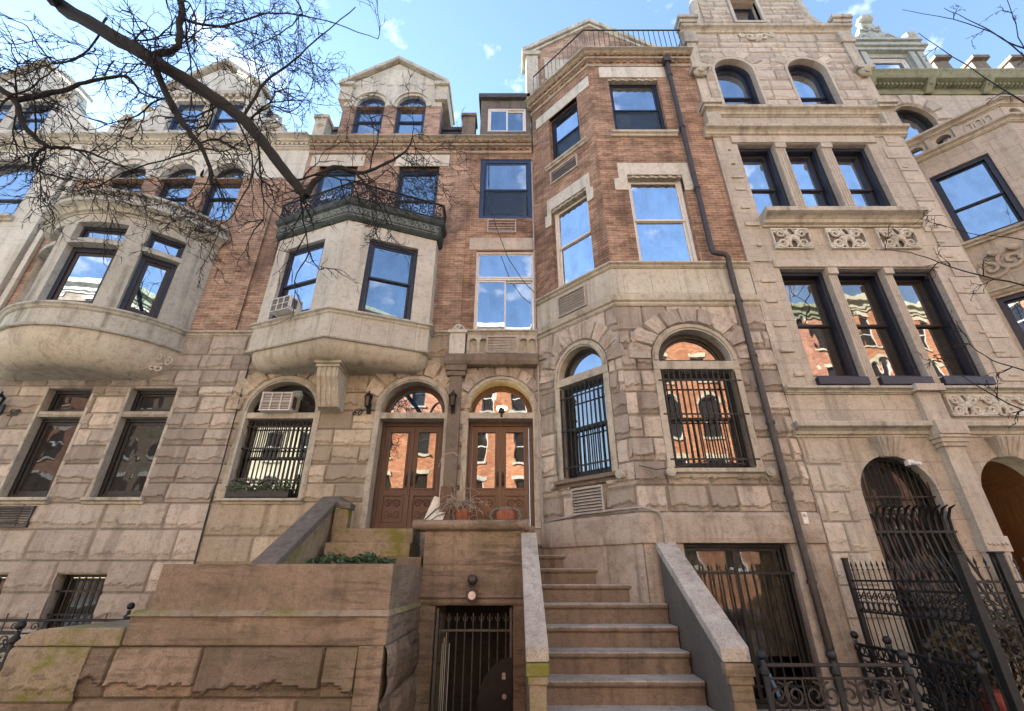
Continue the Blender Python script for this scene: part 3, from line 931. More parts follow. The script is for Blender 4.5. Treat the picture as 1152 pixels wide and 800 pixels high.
# upper brick wall with three arches
ba = [(-12.12, -11.06, 10.8, 12.45, 0.55), (-10.58, -9.54, 10.8, 12.45, 0.55), (-9.12, -8.10, 10.8, 12.45, 0.55)]
wall_part(B, "brick_wall", "brick_pink", W10, rect(bx0, bx1 - 0.004, 7.06, 12.42), [(a, b, c, 12.40, 0) for a, b, c, d, r in ba], th=0.35, d1=-0.012)
mb = MB()
mb.plate(W10, rect(bx0, bx1 - 0.004, 12.42, 13.72), [arch(a, b, 12.43, 12.45, r) for a, b, c, d, r in ba], -0.35, 0.0)
mb.build("stone_band", "stone_lime", B)
mb = MB()
for a, b, c, d, r in ba:
    mb.part()
    cc, h = (a + b) / 2, (b - a) / 2
    mb.plate(W10, arc_band(cc, h, r, h + 0.16, r + 0.16, d, 18), [], 0.0, 0.035)
    mb.plate(W10, arc_band(cc, h + 0.17, r + 0.17, h + 0.26, r + 0.26, d, 18), [], 0.0, 0.085)
mb.build("arch_surround", "stone_lime", B)
for a, b, c, d, r in ba:
    window(B, W10, a, b, c, d, d=-0.22, mat="navy", sash="navy", pane="glass_sky", style="hung", rise=r, rail=0.48)
# brick pilaster strip near the right party line
mb = MB(); mb.box(W10, -7.05, -6.93, -0.05, 0.05, 7.1, 12.4); mb.build("pilaster_strip", "brick_pink", B)
# bow
bc, hw, sag = -10.30, 2.20, 1.40
Rb = (hw * hw + sag * sag) / (2 * sag)
by = 10.0 - sag + Rb
a_end = math.asin(hw / Rb)
def bow_path(n=36, a0=-1.0, a1=1.0):
    return [(bc + Rb * math.sin(a_end * (a0 + (a1 - a0) * i / n)), by - Rb * math.cos(a_end * (a0 + (a1 - a0) * i / n))) for i in range(n + 1)]
BP = bow_path()
mb = MB()
mb.sweep(BP, cornice(0.02, 0.10, 6.98, 7.12, base=-0.4), smooth=True)
mb.sweep(BP, [(-0.4, 6.60), (0.0, 6.60), (0.0, 6.98), (-0.4, 6.98)], smooth=True)
mb.sweep(BP, [(-0.4, 6.53), (0.05, 6.53), (0.07, 6.565), (0.05, 6.60), (-0.4, 6.60)], smooth=True)
mb.build("bow_apron", "stone_bow", B)
mb = MB()   # swelling underside
prof = []
for i in range(9):
    w = math.pi / 2 * i / 8
    prof.append((-0.02 - 0.52 * (1 - math.cos(w)) , 6.53 - 0.74 * math.sin(w)))
mb.sweep(BP, [(-0.6, 6.53)] + prof + [(-0.6, 5.79)], smooth=True)
mb.prism([(x, y, 5.80) for x, y in [(BP[0][0] + .25, 10.0)] + [(bc + (p[0] - bc) * 0.8, p[1] + 0.45) for p in BP] + [(BP[-1][0] - .25, 10.0)]], [(x, y, 6.4) for x, y in [(BP[0][0] + .25, 10.0)] + [(bc + (p[0] - bc) * 0.8, p[1] + 0.45) for p in BP] + [(BP[-1][0] - .25, 10.0)]])
mb.build("bow_corbel", "stone_soffit", B)
mb = MB()
F_e = Frame(-8.25, 9.7, 0)
for k in range(5):
    mb.tube(spiral(F_e, -0.15 + 0.16 * (k % 3) - 0.1 * (k // 3), 6.05 + 0.22 * (k // 2) - 0.06 * k, 0.12, 1.3, k, 1 if k % 2 else -1, 0.02), 0.022, 5)
mb.build("carved_scroll", "stone_soffit", B)
# bow wall: three openings and piers following the curve
segs = [(-0.66, -0.28), (-0.13, 0.30), (0.46, 0.745)]
def bow_piece(a0, a1, z0, z1, d0, d1, mb, n=8):
    P = bow_path(n, a0, a1)
    mb.sweep(P, [(d0, z0), (d1, z0), (d1, z1), (d0, z1)], smooth=True)
mb = MB()
cur = -1.0
for a0, a1 in segs + [(1.0, 1.0)]:
    if a0 > cur + 0.01:
        bow_piece(cur, a0, 7.1, 9.45, -0.35, 0.0, mb)
    cur = a1
bow_piece(-1, 1, 9.45, 9.72, -0.35, 0.0, mb, 36)
for a0, a1 in segs:
    bow_piece(a0 - 0.01, a1 + 0.01, 8.80, 8.93, -0.2, 0.025, mb)
mb.build("bow_wall", "stone_bow", B)
for a0, a1 in segs:
    pa, pb = bow_path(1, a0, a1)
    Fw = frame_between(pa, pb)
    L = Fw.len
    window(B, Fw, 0.0, L, 7.12, 8.80, d=-0.2, mat="navy", sash="brown_frame", pane="glass_sky", style="fixed", fw=0.13, sw=0.08)
    window(B, Fw, 0.0, L, 8.93, 9.45, d=-0.2, mat="navy", sash="navy", pane="glass_sky", style="fixed", fw=0.09, sw=0.05)
mb = MB()
mb.sweep(BP, cornice(0.03, 0.30, 9.70, 10.02, base=-0.4), smooth=True)
mb.build("bow_cornice", "stone_bow", B)
mb = MB()
mb.sweep([(x, y + 0.0) for x, y in BP], [(0.02, 10.02), (0.20, 10.02), (0.20, 10.07), (0.02, 10.07)], smooth=True)
mb.sweep(BP, [(0.0, 10.27), (0.22, 10.27), (0.24, 10.30), (0.22, 10.35), (0.0, 10.35)], smooth=True)
P80 = bow_path(30)
for i in range(30):
    x, y = P80[i]; x2, y2 = P80[i + 1]
    Fs = frame_between((x, y), (x2, y2))
    L = Fs.len
    mb.tube(spiral(Fs, L * 0.5, 10.17, 0.085, 1.2, 0.6 + i, 1 if i % 2 else -1, 0.12, n=10, rend=0.3), 0.022, 5)
    mb.box(Fs, -0.02, 0.02, 0.08, 0.16, 10.07, 10.27)
mb.build("balustrade", "stone_bow", B)
mb = MB(); mb.sweep(BP, [(-0.5, 9.9), (0.1, 9.9), (0.1, 9.98), (-0.5, 9.98)]); mb.prism([(x, y, 9.93) for x, y in BP], [(x, y, 9.97) for x, y in BP]); mb.build("bow_roof", "slate_cap", B)
mb = MB(); mb.prism([(x, y + 0.25, 7.0) for x, y in BP], [(x, y + 0.25, 7.06) for x, y in BP]); mb.prism([(bc + (x - bc) * 0.8, y + 0.75, 7.0) for x, y in BP], [(bc + (x - bc) * 0.8, y + 0.75, 9.7) for x, y in BP]); mb.build("bow_interior", "room", B)
# cornice and gabled dormer with scrolled shoulders
mb = MB()
mb.sweep([(bx0, 10.0), (bx1 - 0.004, 10.0)], cornice(0.04, 0.12, 13.62, 13.72))
mb.sweep([(bx0, 10.0), (bx1 - 0.004, 10.0)], cornice(0.14, 0.40, 13.80, 13.98))
mb.box(W10, bx0, bx1 - 0.004, -0.3, 0.06, 13.70, 13.83)
for i in range(46):
    u = bx0 + 0.1 + i * 0.15
    mb.box(W10, u, u + 0.08, 0.05, 0.14, 13.725, 13.805)
mb.build("cornice", "stone_lime", B)
FB = Frame(0, 10.15, 0)
gx = -10.25
gw = (-11.42, -9.06, 14.75, 16.2, 0)
out = [(gx - 3.0, 13.9), (gx + 2.9, 13.9), (gx + 2.75, 15.0), (gx + 2.0, 15.35), (gx + 1.75, 15.9), (gx + 1.6, 16.75), (gx, 18.05), (gx - 1.6, 16.75), (gx - 1.75, 15.9), (gx - 2.0, 15.35), (gx - 2.95, 15.0)]
mb = MB()
mb.plate(FB, out, [rect(gw[0], gw[1], gw[2], gw[3])], -0.4, 0.0)
mb.build("gable", "stone_lime", B)
mb = MB()
for s in (-1, 1):
    P = FB.p
    a, b = (gx + s * 1.78, 16.72), (gx, 18.17)
    mb.hexa([P(a[0], -0.45, a[1]), P(b[0], -0.45, b[1]), P(b[0], 0.16, b[1]), P(a[0], 0.16, a[1]), P(a[0], -0.45, a[1] + 0.16), P(b[0], -0.45, b[1] + 0.16), P(b[0], 0.16, b[1] + 0.16), P(a[0], 0.16, a[1] + 0.16)])
mb.box(FB, gx - 1.65, gx + 1.65, -0.1, 0.12, 16.42, 16.60)
for i in range(12):
    mb.box(FB, gx - 1.5 + i * 0.26, gx - 1.38 + i * 0.26, 0.0, 0.10, 16.3, 16.42)
mb.build("gable_coping", "stone_moulding", B)
mb = MB()
for s in (-1, 1):
    mb.part()
    mb.tube(spiral(FB, gx + s * 2.35, 15.05, 0.33, 1.6, math.pi / 2, -s, 0.06), 0.06, 6)
    mb.tube(spiral(FB, gx + s * 2.0, 15.75, 0.2, 1.4, 0, s, 0.06), 0.045, 6)
    for k in range(4):
        mb.tube(spiral(FB, gx + s * (2.5 - k * 0.35), 14.6, 0.16, 1.3, k, s, 0.03), 0.03, 5)
mb.build("carved_scroll", "stone_moulding", B)
for a, b in ((gw[0], -10.42), (-10.06, gw[1])):
    window(B, FB, a, b, gw[2], gw[3], d=-0.2, mat="blue_frame", sash="blue_frame", pane="glass_sky", style="hung")
mb = MB(); mb.box(FB, -10.42, -10.06, -0.3, -0.02, gw[2], gw[3]); mb.build("mullion", "stone_moulding", B)
mb = MB(); P = FB.p
mb.add([P(bx0, -0.1, 13.93), P(bx1, -0.1, 13.93), P(bx1, -2.2, 15.9), P(bx0, -2.2, 15.9), P(bx0, -6, 15.9), P(bx1, -6, 15.9)], [(0, 1, 2, 3), (3, 2, 5, 4)])
mb.add([P(gx - 1.6, -0.35, 16.7), P(gx, -0.35, 18.0), P(gx + 1.6, -0.35, 16.7), P(gx - 1.6, -4, 16.7), P(gx, -4, 18.0), P(gx + 1.6, -4, 16.7), P(gx - 1.6, -.35, 14.3), P(gx + 1.6, -.35, 14.3), P(gx - 1.6, -4, 14.3), P(gx + 1.6, -4, 14.3)], [(0, 1, 4, 3), (1, 2, 5, 4), (0, 3, 8, 6), (2, 5, 9, 7)])
mb.build("roof", "slate_roof", B)

# ------------------------------------------------------------------ pale house at the far left
A = thing("townhouse", "pale limestone townhouse at the end, cut by the picture edge", "house", (-16.5, 10.0, 0), "row of attached townhouses")
ax0 = -20.5
aw = [(-16.55, -14.35, 10.9, 12.25, 0.95), (-16.0, -14.6, 7.3, 9.6, 0), (-19.4, -17.6, 7.3, 9.6, 0), (-19.5, -17.5, 10.9, 12.25, 0.95), (-16.2, -14.7, 3.1, 5.4, 0), (-19.0, -17.5, 3.1, 5.4, 0)]
wall_part(A, "stone_wall", "stone_lime", W10, rect(ax0, bx0 - 0.004, -1.0, 13.72), aw, th=0.4, d1=0.0)
for a, b, c, d, r in aw:
    window(A, W10, a, b, c, d, d=-0.22, mat="navy", sash="navy", pane="glass_sky", style="hung", rise=r, rail=0.42)
mb = MB()
mb.box(W10, -13.66, -13.32, 0.0, 0.16, 7.1, 13.7)
mb.part()
mb.box(W10, -13.24 + 0.03, -13.06, 0.0, 0.10, 7.12, 13.7)
mb.build("pilaster", "stone_lime", A, bevel=0.01)
mb = MB()
for i in (0, 3):
    mb.part()
    a, b, c, d, r = aw[i]
    mb.plate(W10, arc_band((a + b) / 2, (b - a) / 2, r, (b - a) / 2 + 0.2, r + 0.2, d, 18), [], 0.0, 0.05)
mb.tube(spiral(W10, -14.05, 12.5, 0.12, 1.3, 1.5, 1, 0.05), 0.035, 5)
mb.build("arch_surround", "stone_lime", A)
for i in (0, 3):
    sill_part(A, W10, aw[i][0] - 0.1, aw[i][1] + 0.1, 10.72, 10.9, out=0.16)
mb = MB()
mb.sweep([(ax0, 10.0), (bx0 - 0.004, 10.0)], cornice(0.04, 0.12, 13.62, 13.72))
mb.sweep([(ax0, 10.0), (bx0 - 0.004, 10.0)], cornice(0.14, 0.40, 13.80, 13.98))
mb.box(W10, ax0, bx0 - 0.004, -0.3, 0.06, 13.70, 13.83)
mb.build("cornice", "stone_lime", A)
gx2 = -16.75
out = [(gx2 - 3.0, 13.9), (gx2 + 3.2, 13.9), (gx2 + 2.9, 15.0), (gx2 + 2.0, 15.9), (gx2 + 1.7, 16.75), (gx2, 18.1), (gx2 - 1.7, 16.75), (gx2 - 2.0, 15.9), (gx2 - 2.9, 15.0)]
mb = MB(); mb.plate(FB, out, [rect(gx2 - 1.25, gx2 + 1.25, 14.75, 16.2)], -0.4, 0.0); mb.build("gable", "stone_lime", A)
for a, b in ((gx2 - 1.25, gx2 - 0.18), (gx2 + 0.18, gx2 + 1.25)):
    window(A, FB, a, b, 14.75, 16.2, d=-0.2, mat="blue_frame", sash="blue_frame", pane="glass_sky", style="hung")
mb = MB()
P = FB.p
for s in (-1, 1):
    a, b = (gx2 + s * 1.85, 16.7), (gx2, 18.2)
    mb.hexa([P(a[0], -0.45, a[1]), P(b[0], -0.45, b[1]), P(b[0], 0.16, b[1]), P(a[0], 0.16, a[1]), P(a[0], -0.45, a[1] + 0.16), P(b[0], -0.45, b[1] + 0.16), P(b[0], 0.16, b[1] + 0.16), P(a[0], 0.16, a[1] + 0.16)])
mb.box(FB, gx2 - 1.7, gx2 + 1.7, -0.1, 0.12, 16.42, 16.60)
mb.box(FB, gx2 - 0.18, gx2 + 0.18, -0.3, -0.02, 14.75, 16.2)
for i in range(13):
    mb.box(FB, gx2 - 1.6 + i * 0.26, gx2 - 1.48 + i * 0.26, 0.0, 0.10, 16.3, 16.42)
mb.build("gable_coping", "stone_moulding", A)
mb = MB()
mb.add([P(ax0, -0.1, 13.93), P(bx0 - .01, -0.1, 13.93), P(bx0 - .01, -2.2, 15.9), P(ax0, -2.2, 15.9), P(ax0, -6, 15.9), P(bx0 - .01, -6, 15.9)], [(0, 1, 2, 3), (3, 2, 5, 4)])
mb.build("roof", "slate_roof", A)

# ------------------------------------------------------------------ house 60: prow bay, iron balcony, double door
C = thing("townhouse", "pink brick townhouse with a pale prow bay window, iron balcony and number 60", "house", (-3.8, 10.0, 0), "row of attached townhouses")
cw = (-6.08, -4.52, 3.1, 4.86, 0); ct = (-6.08, -4.52, 5.0, 5.04, 0.73); cwh = (-6.08, -4.52, 3.1, 5.04, 0.73)
cdh = (-3.02, -1.54, 2.45, 5.04, 0.74)
ch = [cwh, cdh]
mb = MB()
mb.plate(W10, rect(XC0, XCD - 0.004, -1.0, 7.0), [hole_poly(h) for h in ch], -0.4, 0.0)
rock_wall(mb, W10, XC0 + 0.012, XCD - 0.012, -1.0, 3.02, [(-3.3, -1.3, 1.0, 3.02, 0)], rows=0.56, lens=(0.9, 1.7), seed=15, relief=0.04, res=0.045)
rock_wall(mb, W10, XC0 + 0.012, XCD - 0.012, 3.02, 5.05, [(-6.2, -4.4, 3.0, 5.06, 0), (-3.14, -1.42, 2.4, 5.06, 0)], rows=0.40, lens=(0.55, 1.1), seed=16, relief=0.06)
rock_wall(mb, W10, XC0 + 0.012, XCD - 0.012, 5.05, 7.0, [(-6.2, -4.4, 3.0, 5.04, 0.88), (-3.14, -1.42, 2.4, 5.04, 0.88)], rows=0.44, lens=(0.5, 1.0), seed=17, relief=0.06)
mb.build("stone_wall", "stone_rock_gold", C)
mb = MB()
for (a, b, z) in ((-6.08, -4.52, 3.1), (-3.02, -1.54, 2.5)):
    mb.part()
    c, h = (a + b) / 2, (b - a) / 2
    mb.plate(W10, arc_band(c, h - 0.004, 0.726, h + 0.13, 0.87, 5.04, 20, leg=z), [], -0.1, 0.055)
    mb.plate(W10, arc_band(c, h + 0.03, 0.76, h + 0.075, 0.81, 5.04, 20), [], 0.05, 0.085)
    mb.box(W10, a, b, -0.30, 0.03, 4.86, 5.0)
mb.build("arch_surround", "stone_moulding", C, bevel=0.006)
mb = MB()
for (a, b, sd) in ((-6.08, -4.52, 4), (-3.02, -1.54, 8)):
    mb.part(); voussoirs(mb, W10, (a + b) / 2, (b - a) / 2 + 0.13, 0.87, 5.04, 0.42, 9, 0.0, 0.10, sd, wz=0.46)
mb.build("voussoirs", "stone_rock_gold", C)
w = window(C, W10, *cw[:4], d=-0.25, mat="blackish", sash="blackish", pane="glass_street", style="hung", fw=0.06)
grille(w, W10, -6.04, -4.56, 3.14, 4.84, -0.1, 15, (3.5, 4.2, 4.7), r=0.011)
window(C, W10, ct[0], ct[1], 5.0, 5.04, d=-0.25, mat="blackish", sash="blackish", pane="glass_dim", style="fixed", rise=0.73, fw=0.05)
sill_part(C, W10, -6.2, -4.4, 2.98, 3.1, out=0.14)
def double_door(house, F, u0, u1, z0, z1, d, wood, pane, label=None, seed=0):
    mb = MB()
    ring(mb, F, u0, u1, z0 - 0.05, z1, 0.09, d - 0.08, d + 0.06, wt=0.1, wb=0.05)
    fr = mb.build("door_frame", wood, house, bevel=0.008)
    m = (u0 + u1) / 2
    for s in (0, 1):
        a, b = (u0 + 0.095, m - 0.006) if s == 0 else (m + 0.006, u1 - 0.095)
        zz1 = z1 - 0.105
        mb = MB()
        st = 0.115
        zl0, zl1 = z0 + 0.86, zz1 - 0.13       # glazed part
        zp0, zp1 = z0 + 0.18, z0 + 0.70        # carved panel
        holes = [rect(a + st, b - st, zl0, zl1), rect(a + st, b - st, zp0, zp1)]
        mb.plate(F, rect(a, b, z0, zz1), holes, d - 0.03, d + 0.03)
        for (q0, q1) in ((zl0, zl1), (zp0, zp1)):
            ring(mb, F, a + st - 0.03, b - st + 0.03, q0 - 0.03, q1 + 0.03, 0.035, d + 0.028, d + 0.05)
        mb.box(F, a + st - 0.01, b - st + 0.01, d - 0.02, d + 0.012, zp0 - 0.01, zp1 + 0.01)
        if s == 0:
            mb.box(F, b - 0.03, b + 0.035, d + 0.03, d + 0.055, z0, zz1)
        for k, (cu, cz) in enumerate((((a + b) / 2 - 0.09, (zp0 + zp1) / 2 + 0.1), ((a + b) / 2 + 0.09, (zp0 + zp1) / 2 + 0.1), ((a + b) / 2 - 0.09, (zp0 + zp1) / 2 - 0.11), ((a + b) / 2 + 0.09, (zp0 + zp1) / 2 - 0.11))):
            mb.tube(spiral(F, cu, cz, 0.095, 1.4, math.pi * (k % 2), 1 if k in (0, 3) else -1, d + 0.014), 0.016, 5)
        dr = mb.build("door", wood, house, bevel=0.004)
        g = MB(); pane_quad(g, F, a + st, b - st, zl0, zl1, d, 0.003); g.build("pane", pane, dr)
        hb = MB()
        uh = b - 0.055 if s == 0 else a + 0.055
        hb.box(F, uh - 0.028, uh + 0.028, d + 0.03, d + 0.042, z0 + 0.88, z0 + 1.22)
        hb.tube([F.p(uh, d + 0.04, z0 + 0.93), F.p(uh, d + 0.09, z0 + 0.97), F.p(uh, d + 0.09, z0 + 1.08), F.p(uh, d + 0.04, z0 + 1.13)], 0.012, 6)
        hb.build("handle", "iron_rust", dr)
    return fr
double_door(C, W10, -3.02, -1.54, 2.50, 4.86, -0.32, "door_wood", "glass_street")
window(C, W10, -3.02, -1.54, 5.0, 5.04, d=-0.32, mat="door_wood", sash="door_wood", pane="glass_blue", style="fixed", rise=0.74, fw=0.07)
# brick upper wall
c3 = [(-5.90, -4.72, 10.45, 12.92, 0), (-3.46, -2.22, 10.45, 12.92, 0)]
wall_part(C, "brick_wall", "brick_pink", W10, rect(XC0 + 0.004, XCD - 0.004, 7.06, 13.5), c3 + [(-5.85, -4.45, 7.3, 9.4, 0), (-3.7, -2.3, 7.3, 9.4, 0)], th=0.35, d1=-0.012)
for h in c3:
    window(C, W10, *h[:4], d=-0.22, mat="blue_frame", sash="blue_frame", pane="glass_blue", style="hung", rail=0.5)
mb = MB()
mb.box(W10, -6.2, -4.55, -0.1, 0.02, 12.92, 13.40)
mb.part(); mb.box(W10, -3.62, -1.93, -0.1, 0.02, 12.92, 13.40)
mb.build("lintel", "stone_pale", C, bevel=0.01)
mb = MB(); mb.sweep([(XC0 + .004, 10.0), (-6.1, 10.0)], cornice(0.03, 0.12, 6.98, 7.12)); mb.part(); mb.sweep([(-1.98, 10.0), (XCD - 0.004, 10.0)], cornice(0.03, 0.12, 6.98, 7.12)); mb.build("string_course", "stone_moulding", C)
# prow bay
cl, ca, cr = (-6.22, 9.62), (-4.12, 8.82), (-2.02, 9.62)
BPATH = [(-6.22, 10.02), cl, ca, cr, (-2.02, 10.02)]
mb = MB()
mb.sweep(BPATH, cornice(0.03, 0.12, 6.96, 7.10, base=-0.4))
mb.sweep(BPATH, [(-0.35, 6.40), (0.02, 6.40), (0.02, 6.96), (-0.35, 6.96)])
mb.sweep(BPATH, [(-0.35, 6.34), (0.055, 6.34), (0.075, 6.37), (0.055, 6.40), (-0.35, 6.40)])
mb.build("bay_apron", "stone_pale_joint", C)
def rounded(path, r, n=6):
    out = []
    for i, p in enumerate(path):
        if i in (0, len(path) - 1) or r[i] == 0:
            out.append(p); continue
        a, b = Vector(path[i - 1]), Vector(path[i + 1]); q = Vector(p)
        d1, d2 = (a - q).normalized(), (b - q).normalized()
        s, e = q + d1 * r[i], q + d2 * r[i]
        for k in range(n + 1):
            t = k / n
            out.append(tuple(s * (1 - t) ** 2 + q * 2 * t * (1 - t) + e * t * t))
    return out
mb = MB()
prof = []
for i in range(8):
    w = math.pi / 2 * i / 7
    prof.append((-0.005 - 0.36 * (1 - math.cos(w)), 6.34 - 0.40 * math.sin(w)))
RB = rounded(BPATH, [0, 0.3, 0.0, 0.3, 0])
mb.sweep(RB, [(-0.42, 6.34)] + prof + [(-0.42, 5.94)], smooth=True)
sp = [(-5.9, 10.0), (-5.75, 9.85), (-4.12, 9.2), (-2.5, 9.85), (-2.35, 10.0)]
mb.prism([(x, y, 5.945) for x, y in sp], [(x, y, 6.3) for x, y in sp])
mb.build("bay_corbel", "stone_soffit", C)
FL, FR = frame_between(cl, ca), frame_between(ca, cr)
wl = (0.36, 1.62, 7.08, 9.30); wr = (0.58, 1.80, 7.08, 9.30)
for Fq, h in ((FL, wl), (FR, wr)):
    wall_part(C, "bay_wall", "stone_pale", Fq, rect(0.0, Fq.len, 7.04, 9.72), [h + (0,)], th=0.25, d1=0.0)
mb = MB()
for x0 in (-6.22, -2.27):
    mb.part()
    mb.box(Z0, x0, x0 + 0.25, -10.0, -9.62, 7.04, 9.72)
mb.part()
mb.box(Z0, -4.24, -4.0, -9.2, -8.86, 7.06, 9.72)
mb.build("bay_corner", "stone_pale", C)
window(C, FL, *wl, d=-0.15, mat="navy", sash="navy", pane="glass_sky", style="hung", rail=0.48, fw=0.09)
window(C, FR, *wr, d=-0.15, mat="navy", sash="navy", pane="glass_blue", style="hung", rail=0.50, fw=0.10)
mb = MB(); mb.prism([(x, y, 7.06) for x, y in ((-6.0, 10), (-6.0, 9.75), (-4.12, 9.05), (-2.24, 9.75), (-2.24, 10))], [(x, y, 7.09) for x, y in ((-6.0, 10), (-6.0, 9.75), (-4.12, 9.05), (-2.24, 9.75), (-2.24, 10))])
mb.build("bay_floor", "room", C)
mb = MB()   # dark copper cornice with raised pattern
mb.sweep(BPATH, [(-0.3, 9.70), (0.04, 9.70), (0.10, 9.76), (0.10, 10.12), (0.16, 10.16), (0.19, 10.24), (0.19, 10.29), (-0.3, 10.29)])
cop = mb.build("bay_cornice", "copper_green", C)
mb = MB()
for Fq in (FL, FR):
    n = 12
    for i in range(n):
        u = Fq.len * (i + 0.5) / n
        mb.tube(spiral(Fq, u - 0.035, 9.95, 0.09, 1.2, 0.5, 1, 0.115, n=12, rend=0.25), 0.022, 5)
        mb.tube(spiral(Fq, u + 0.055, 9.92, 0.06, 1.2, 3.5, -1, 0.115, n=10, rend=0.25), 0.019, 5)
    mb.tube([Fq.p(0.0, 0.11, 9.82), Fq.p(Fq.len, 0.11, 9.82)], 0.014, 4)
    mb.tube([Fq.p(0.0, 0.11, 10.07), Fq.p(Fq.len, 0.11, 10.07)], 0.014, 4)
mb.build("relief_pattern", "copper_pale", cop)
mb = MB()   # balcony railing in a chain of scrolls
RP = [(-6.35, 9.98), (-6.35, 9.53), (-4.12, 8.68), (-1.89, 9.53), (-1.89, 9.98)]
for a, b in zip(RP[:-1], RP[1:]):
    Fq = frame_between(a, b)
    mb.tube([Fq.p(0, 0, 10.86), Fq.p(Fq.len, 0, 10.86)], 0.028, 6)
    mb.tube([Fq.p(0, 0, 10.36), Fq.p(Fq.len, 0, 10.36)], 0.02, 5)
    n = max(1, int(Fq.len / 0.21))
    st = Fq.len / n
    for i in range(n):
        u = st * (i + 0.5)
        for z, sg in ((10.49, 1), (10.72, -1)):
            mb.tube(spiral(Fq, u, z, 0.105, 1.25, 1.2 * i, sg if i % 2 else -sg, 0.0, n=14, rend=0.25), 0.017, 5)
        mb.tube([Fq.p(u - st / 2, 0, 10.32), Fq.p(u - st / 2 + 0.03, 0, 10.6), Fq.p(u - st / 2 - 0.02, 0, 10.86)], 0.014, 4)
mb.build("balcony_railing", "iron", C)
# console under the prow
mb = MB()
P = W10.p
mb.box(W10, -4.42, -3.82, 0.0, 0.82, 5.90, 6.02)
mb.box(W10, -4.38, -3.86, 0.0, 0.77, 5.83, 5.90)
pr = [(0.0, 5.83), (0.72, 5.83), (0.70, 5.62), (0.56, 5.42), (0.50, 5.25), (0.36, 5.02), (0.0, 4.98)]
mb.sweep([(-4.36, 10.0), (-3.88, 10.0)], pr)
for k in range(4):
    u = -4.335 + k * 0.115
    mb.sweep([(u, 10.0), (u + 0.065, 10.0)], [(0.0, 5.82)] + [(d + 0.024, z) for d, z in pr[1:-1]] + [(0.0, 4.99)])
mb.build("console", "stone_soffit", C, bevel=0.006)
# main cornice of brick and stone courses
def brick_cornice(house, path, z0, mat="brick_pink", top=0.85, f=1.0):
    mb = MB()
    mb.sweep(path, [(-0.3, z0), (0.05, z0), (0.07, z0 + 0.03), (0.05, z0 + 0.06), (-0.3, z0 + 0.06)])
    mb.sweep(path, [(-0.3, z0 + 0.52 * f), (0.12, z0 + 0.52 * f), (0.14, z0 + 0.57 * f), (0.12, z0 + 0.60 * f), (-0.3, z0 + 0.60 * f)])
    mb.sweep(path, cornice(0.16, 0.34, z0 + 0.72 * f, z0 + top, base=-0.3))
    mb.build("cornice", "stone_moulding", house)
    mb = MB()
    mb.sweep(path, [(-0.3, z0 + 0.06), (0.03, z0 + 0.06), (0.03, z0 + 0.52 * f), (-0.3, z0 + 0.52 * f)])
    mb.sweep(path, [(-0.3, z0 + 0.60 * f), (0.1, z0 + 0.60 * f), (0.1, z0 + 0.72 * f), (-0.3, z0 + 0.72 * f)])
    for a, b in zip(path[:-1], path[1:]):
        Fq = frame_between(a, b)
        n = int(Fq.len / 0.2)
        st = Fq.len / max(1, n)
        for i in range(n):
            mb.box(Fq, st * (i + 0.25), st * (i + 0.75), 0.09, 0.19, z0 + 0.60 * f, z0 + 0.715 * f, tone=0.1)
            mb.box(Fq, st * (i + 0.1), st * (i + 0.65), 0.02, 0.075, z0 + 0.30 * f, z0 + 0.42 * f)
    mb.build("corbel_course", mat, house)
brick_cornice(C, [(XC0 + 0.004, 10.0), (XCD - 0.004, 10.0)], 13.46, top=0.45, f=0.52)
# attic: dormer with twin arches
FD = Frame(0, 10.2, 0)
dw = [(-5.28, -4.32, 14.66, 16.05, 0.5), (-3.90, -2.92, 14.66, 16.05, 0.5)]
dx0, dx1, dxm = -5.72, -2.40, -4.08
mb = MB()
mb.plate(FD, rect(dx0, dx1, 13.85, 15.98), [rect(a, b, c, 15.975) for a, b, c, d, r in dw], -0.3, 0.0)
mb.build("dormer_brick", "brick_pink", C)
mb = MB()
mb.plate(FD, [(dx0, 15.98), (dx1, 15.98), (dx1, 17.1), (dxm, 18.3), (dx0, 17.1)], [arch(a, b, 15.99, 16.05, r) for a, b, c, d, r in dw], -0.3, 0.01)
for a, b, c, d, r in dw:
    mb.plate(FD, arc_band((a + b) / 2, (b - a) / 2 + 0.10, r + 0.1, (b - a) / 2 + 0.18, r + 0.18, d, 16, leg=15.95), [], 0.0, 0.07)
for i in range(5):
    for s in (-1, 1):
        mb.box(FD, dxm + s * (0.2 + 0.26 * i) - 0.1, dxm + s * (0.2 + 0.26 * i) + 0.1, 0.0, 0.03, 17.05 + 0.1 * (i % 2), 17.13 + 0.1 * (i % 2))
mb.build("dormer_gable", "stone_pale_joint", C)
mb = MB(); P = FD.p
for s in (-1, 1):
    a, b = (dxm + s * 1.86, 17.0), (dxm, 18.36)
    if s < 0: a = (dx0 - 0.22, 17.0)
    else: a = (dx1 + 0.22, 17.0)
    mb.hexa([P(a[0], -0.6, a[1]), P(b[0], -0.6, b[1]), P(b[0], 0.18, b[1]), P(a[0], 0.18, a[1]), P(a[0], -0.6, a[1] + 0.16), P(b[0], -0.6, b[1] + 0.16), P(b[0], 0.18, b[1] + 0.16), P(a[0], 0.18, a[1] + 0.16)])
    e0, e1 = (dx0 - 0.25, dx0 + 0.28) if s < 0 else (dx1 - 0.28, dx1 + 0.25)
    mb.box(FD, e0, e1, -1.4, 0.22, 16.88, 17.04)
    mb.box(FD, e0 + 0.05, e1 - 0.05, -1.3, 0.12, 16.2, 16.88)
mb.build("dormer_coping", "stone_moulding", C, bevel=0.01)
for a, b, c, d, r in dw:
    window(C, FD, a, b, c, d, d=-0.16, mat="blue_frame", sash="blue_frame", pane="glass_sky", style="hung", rise=r, rail=0.4)
mb = MB()
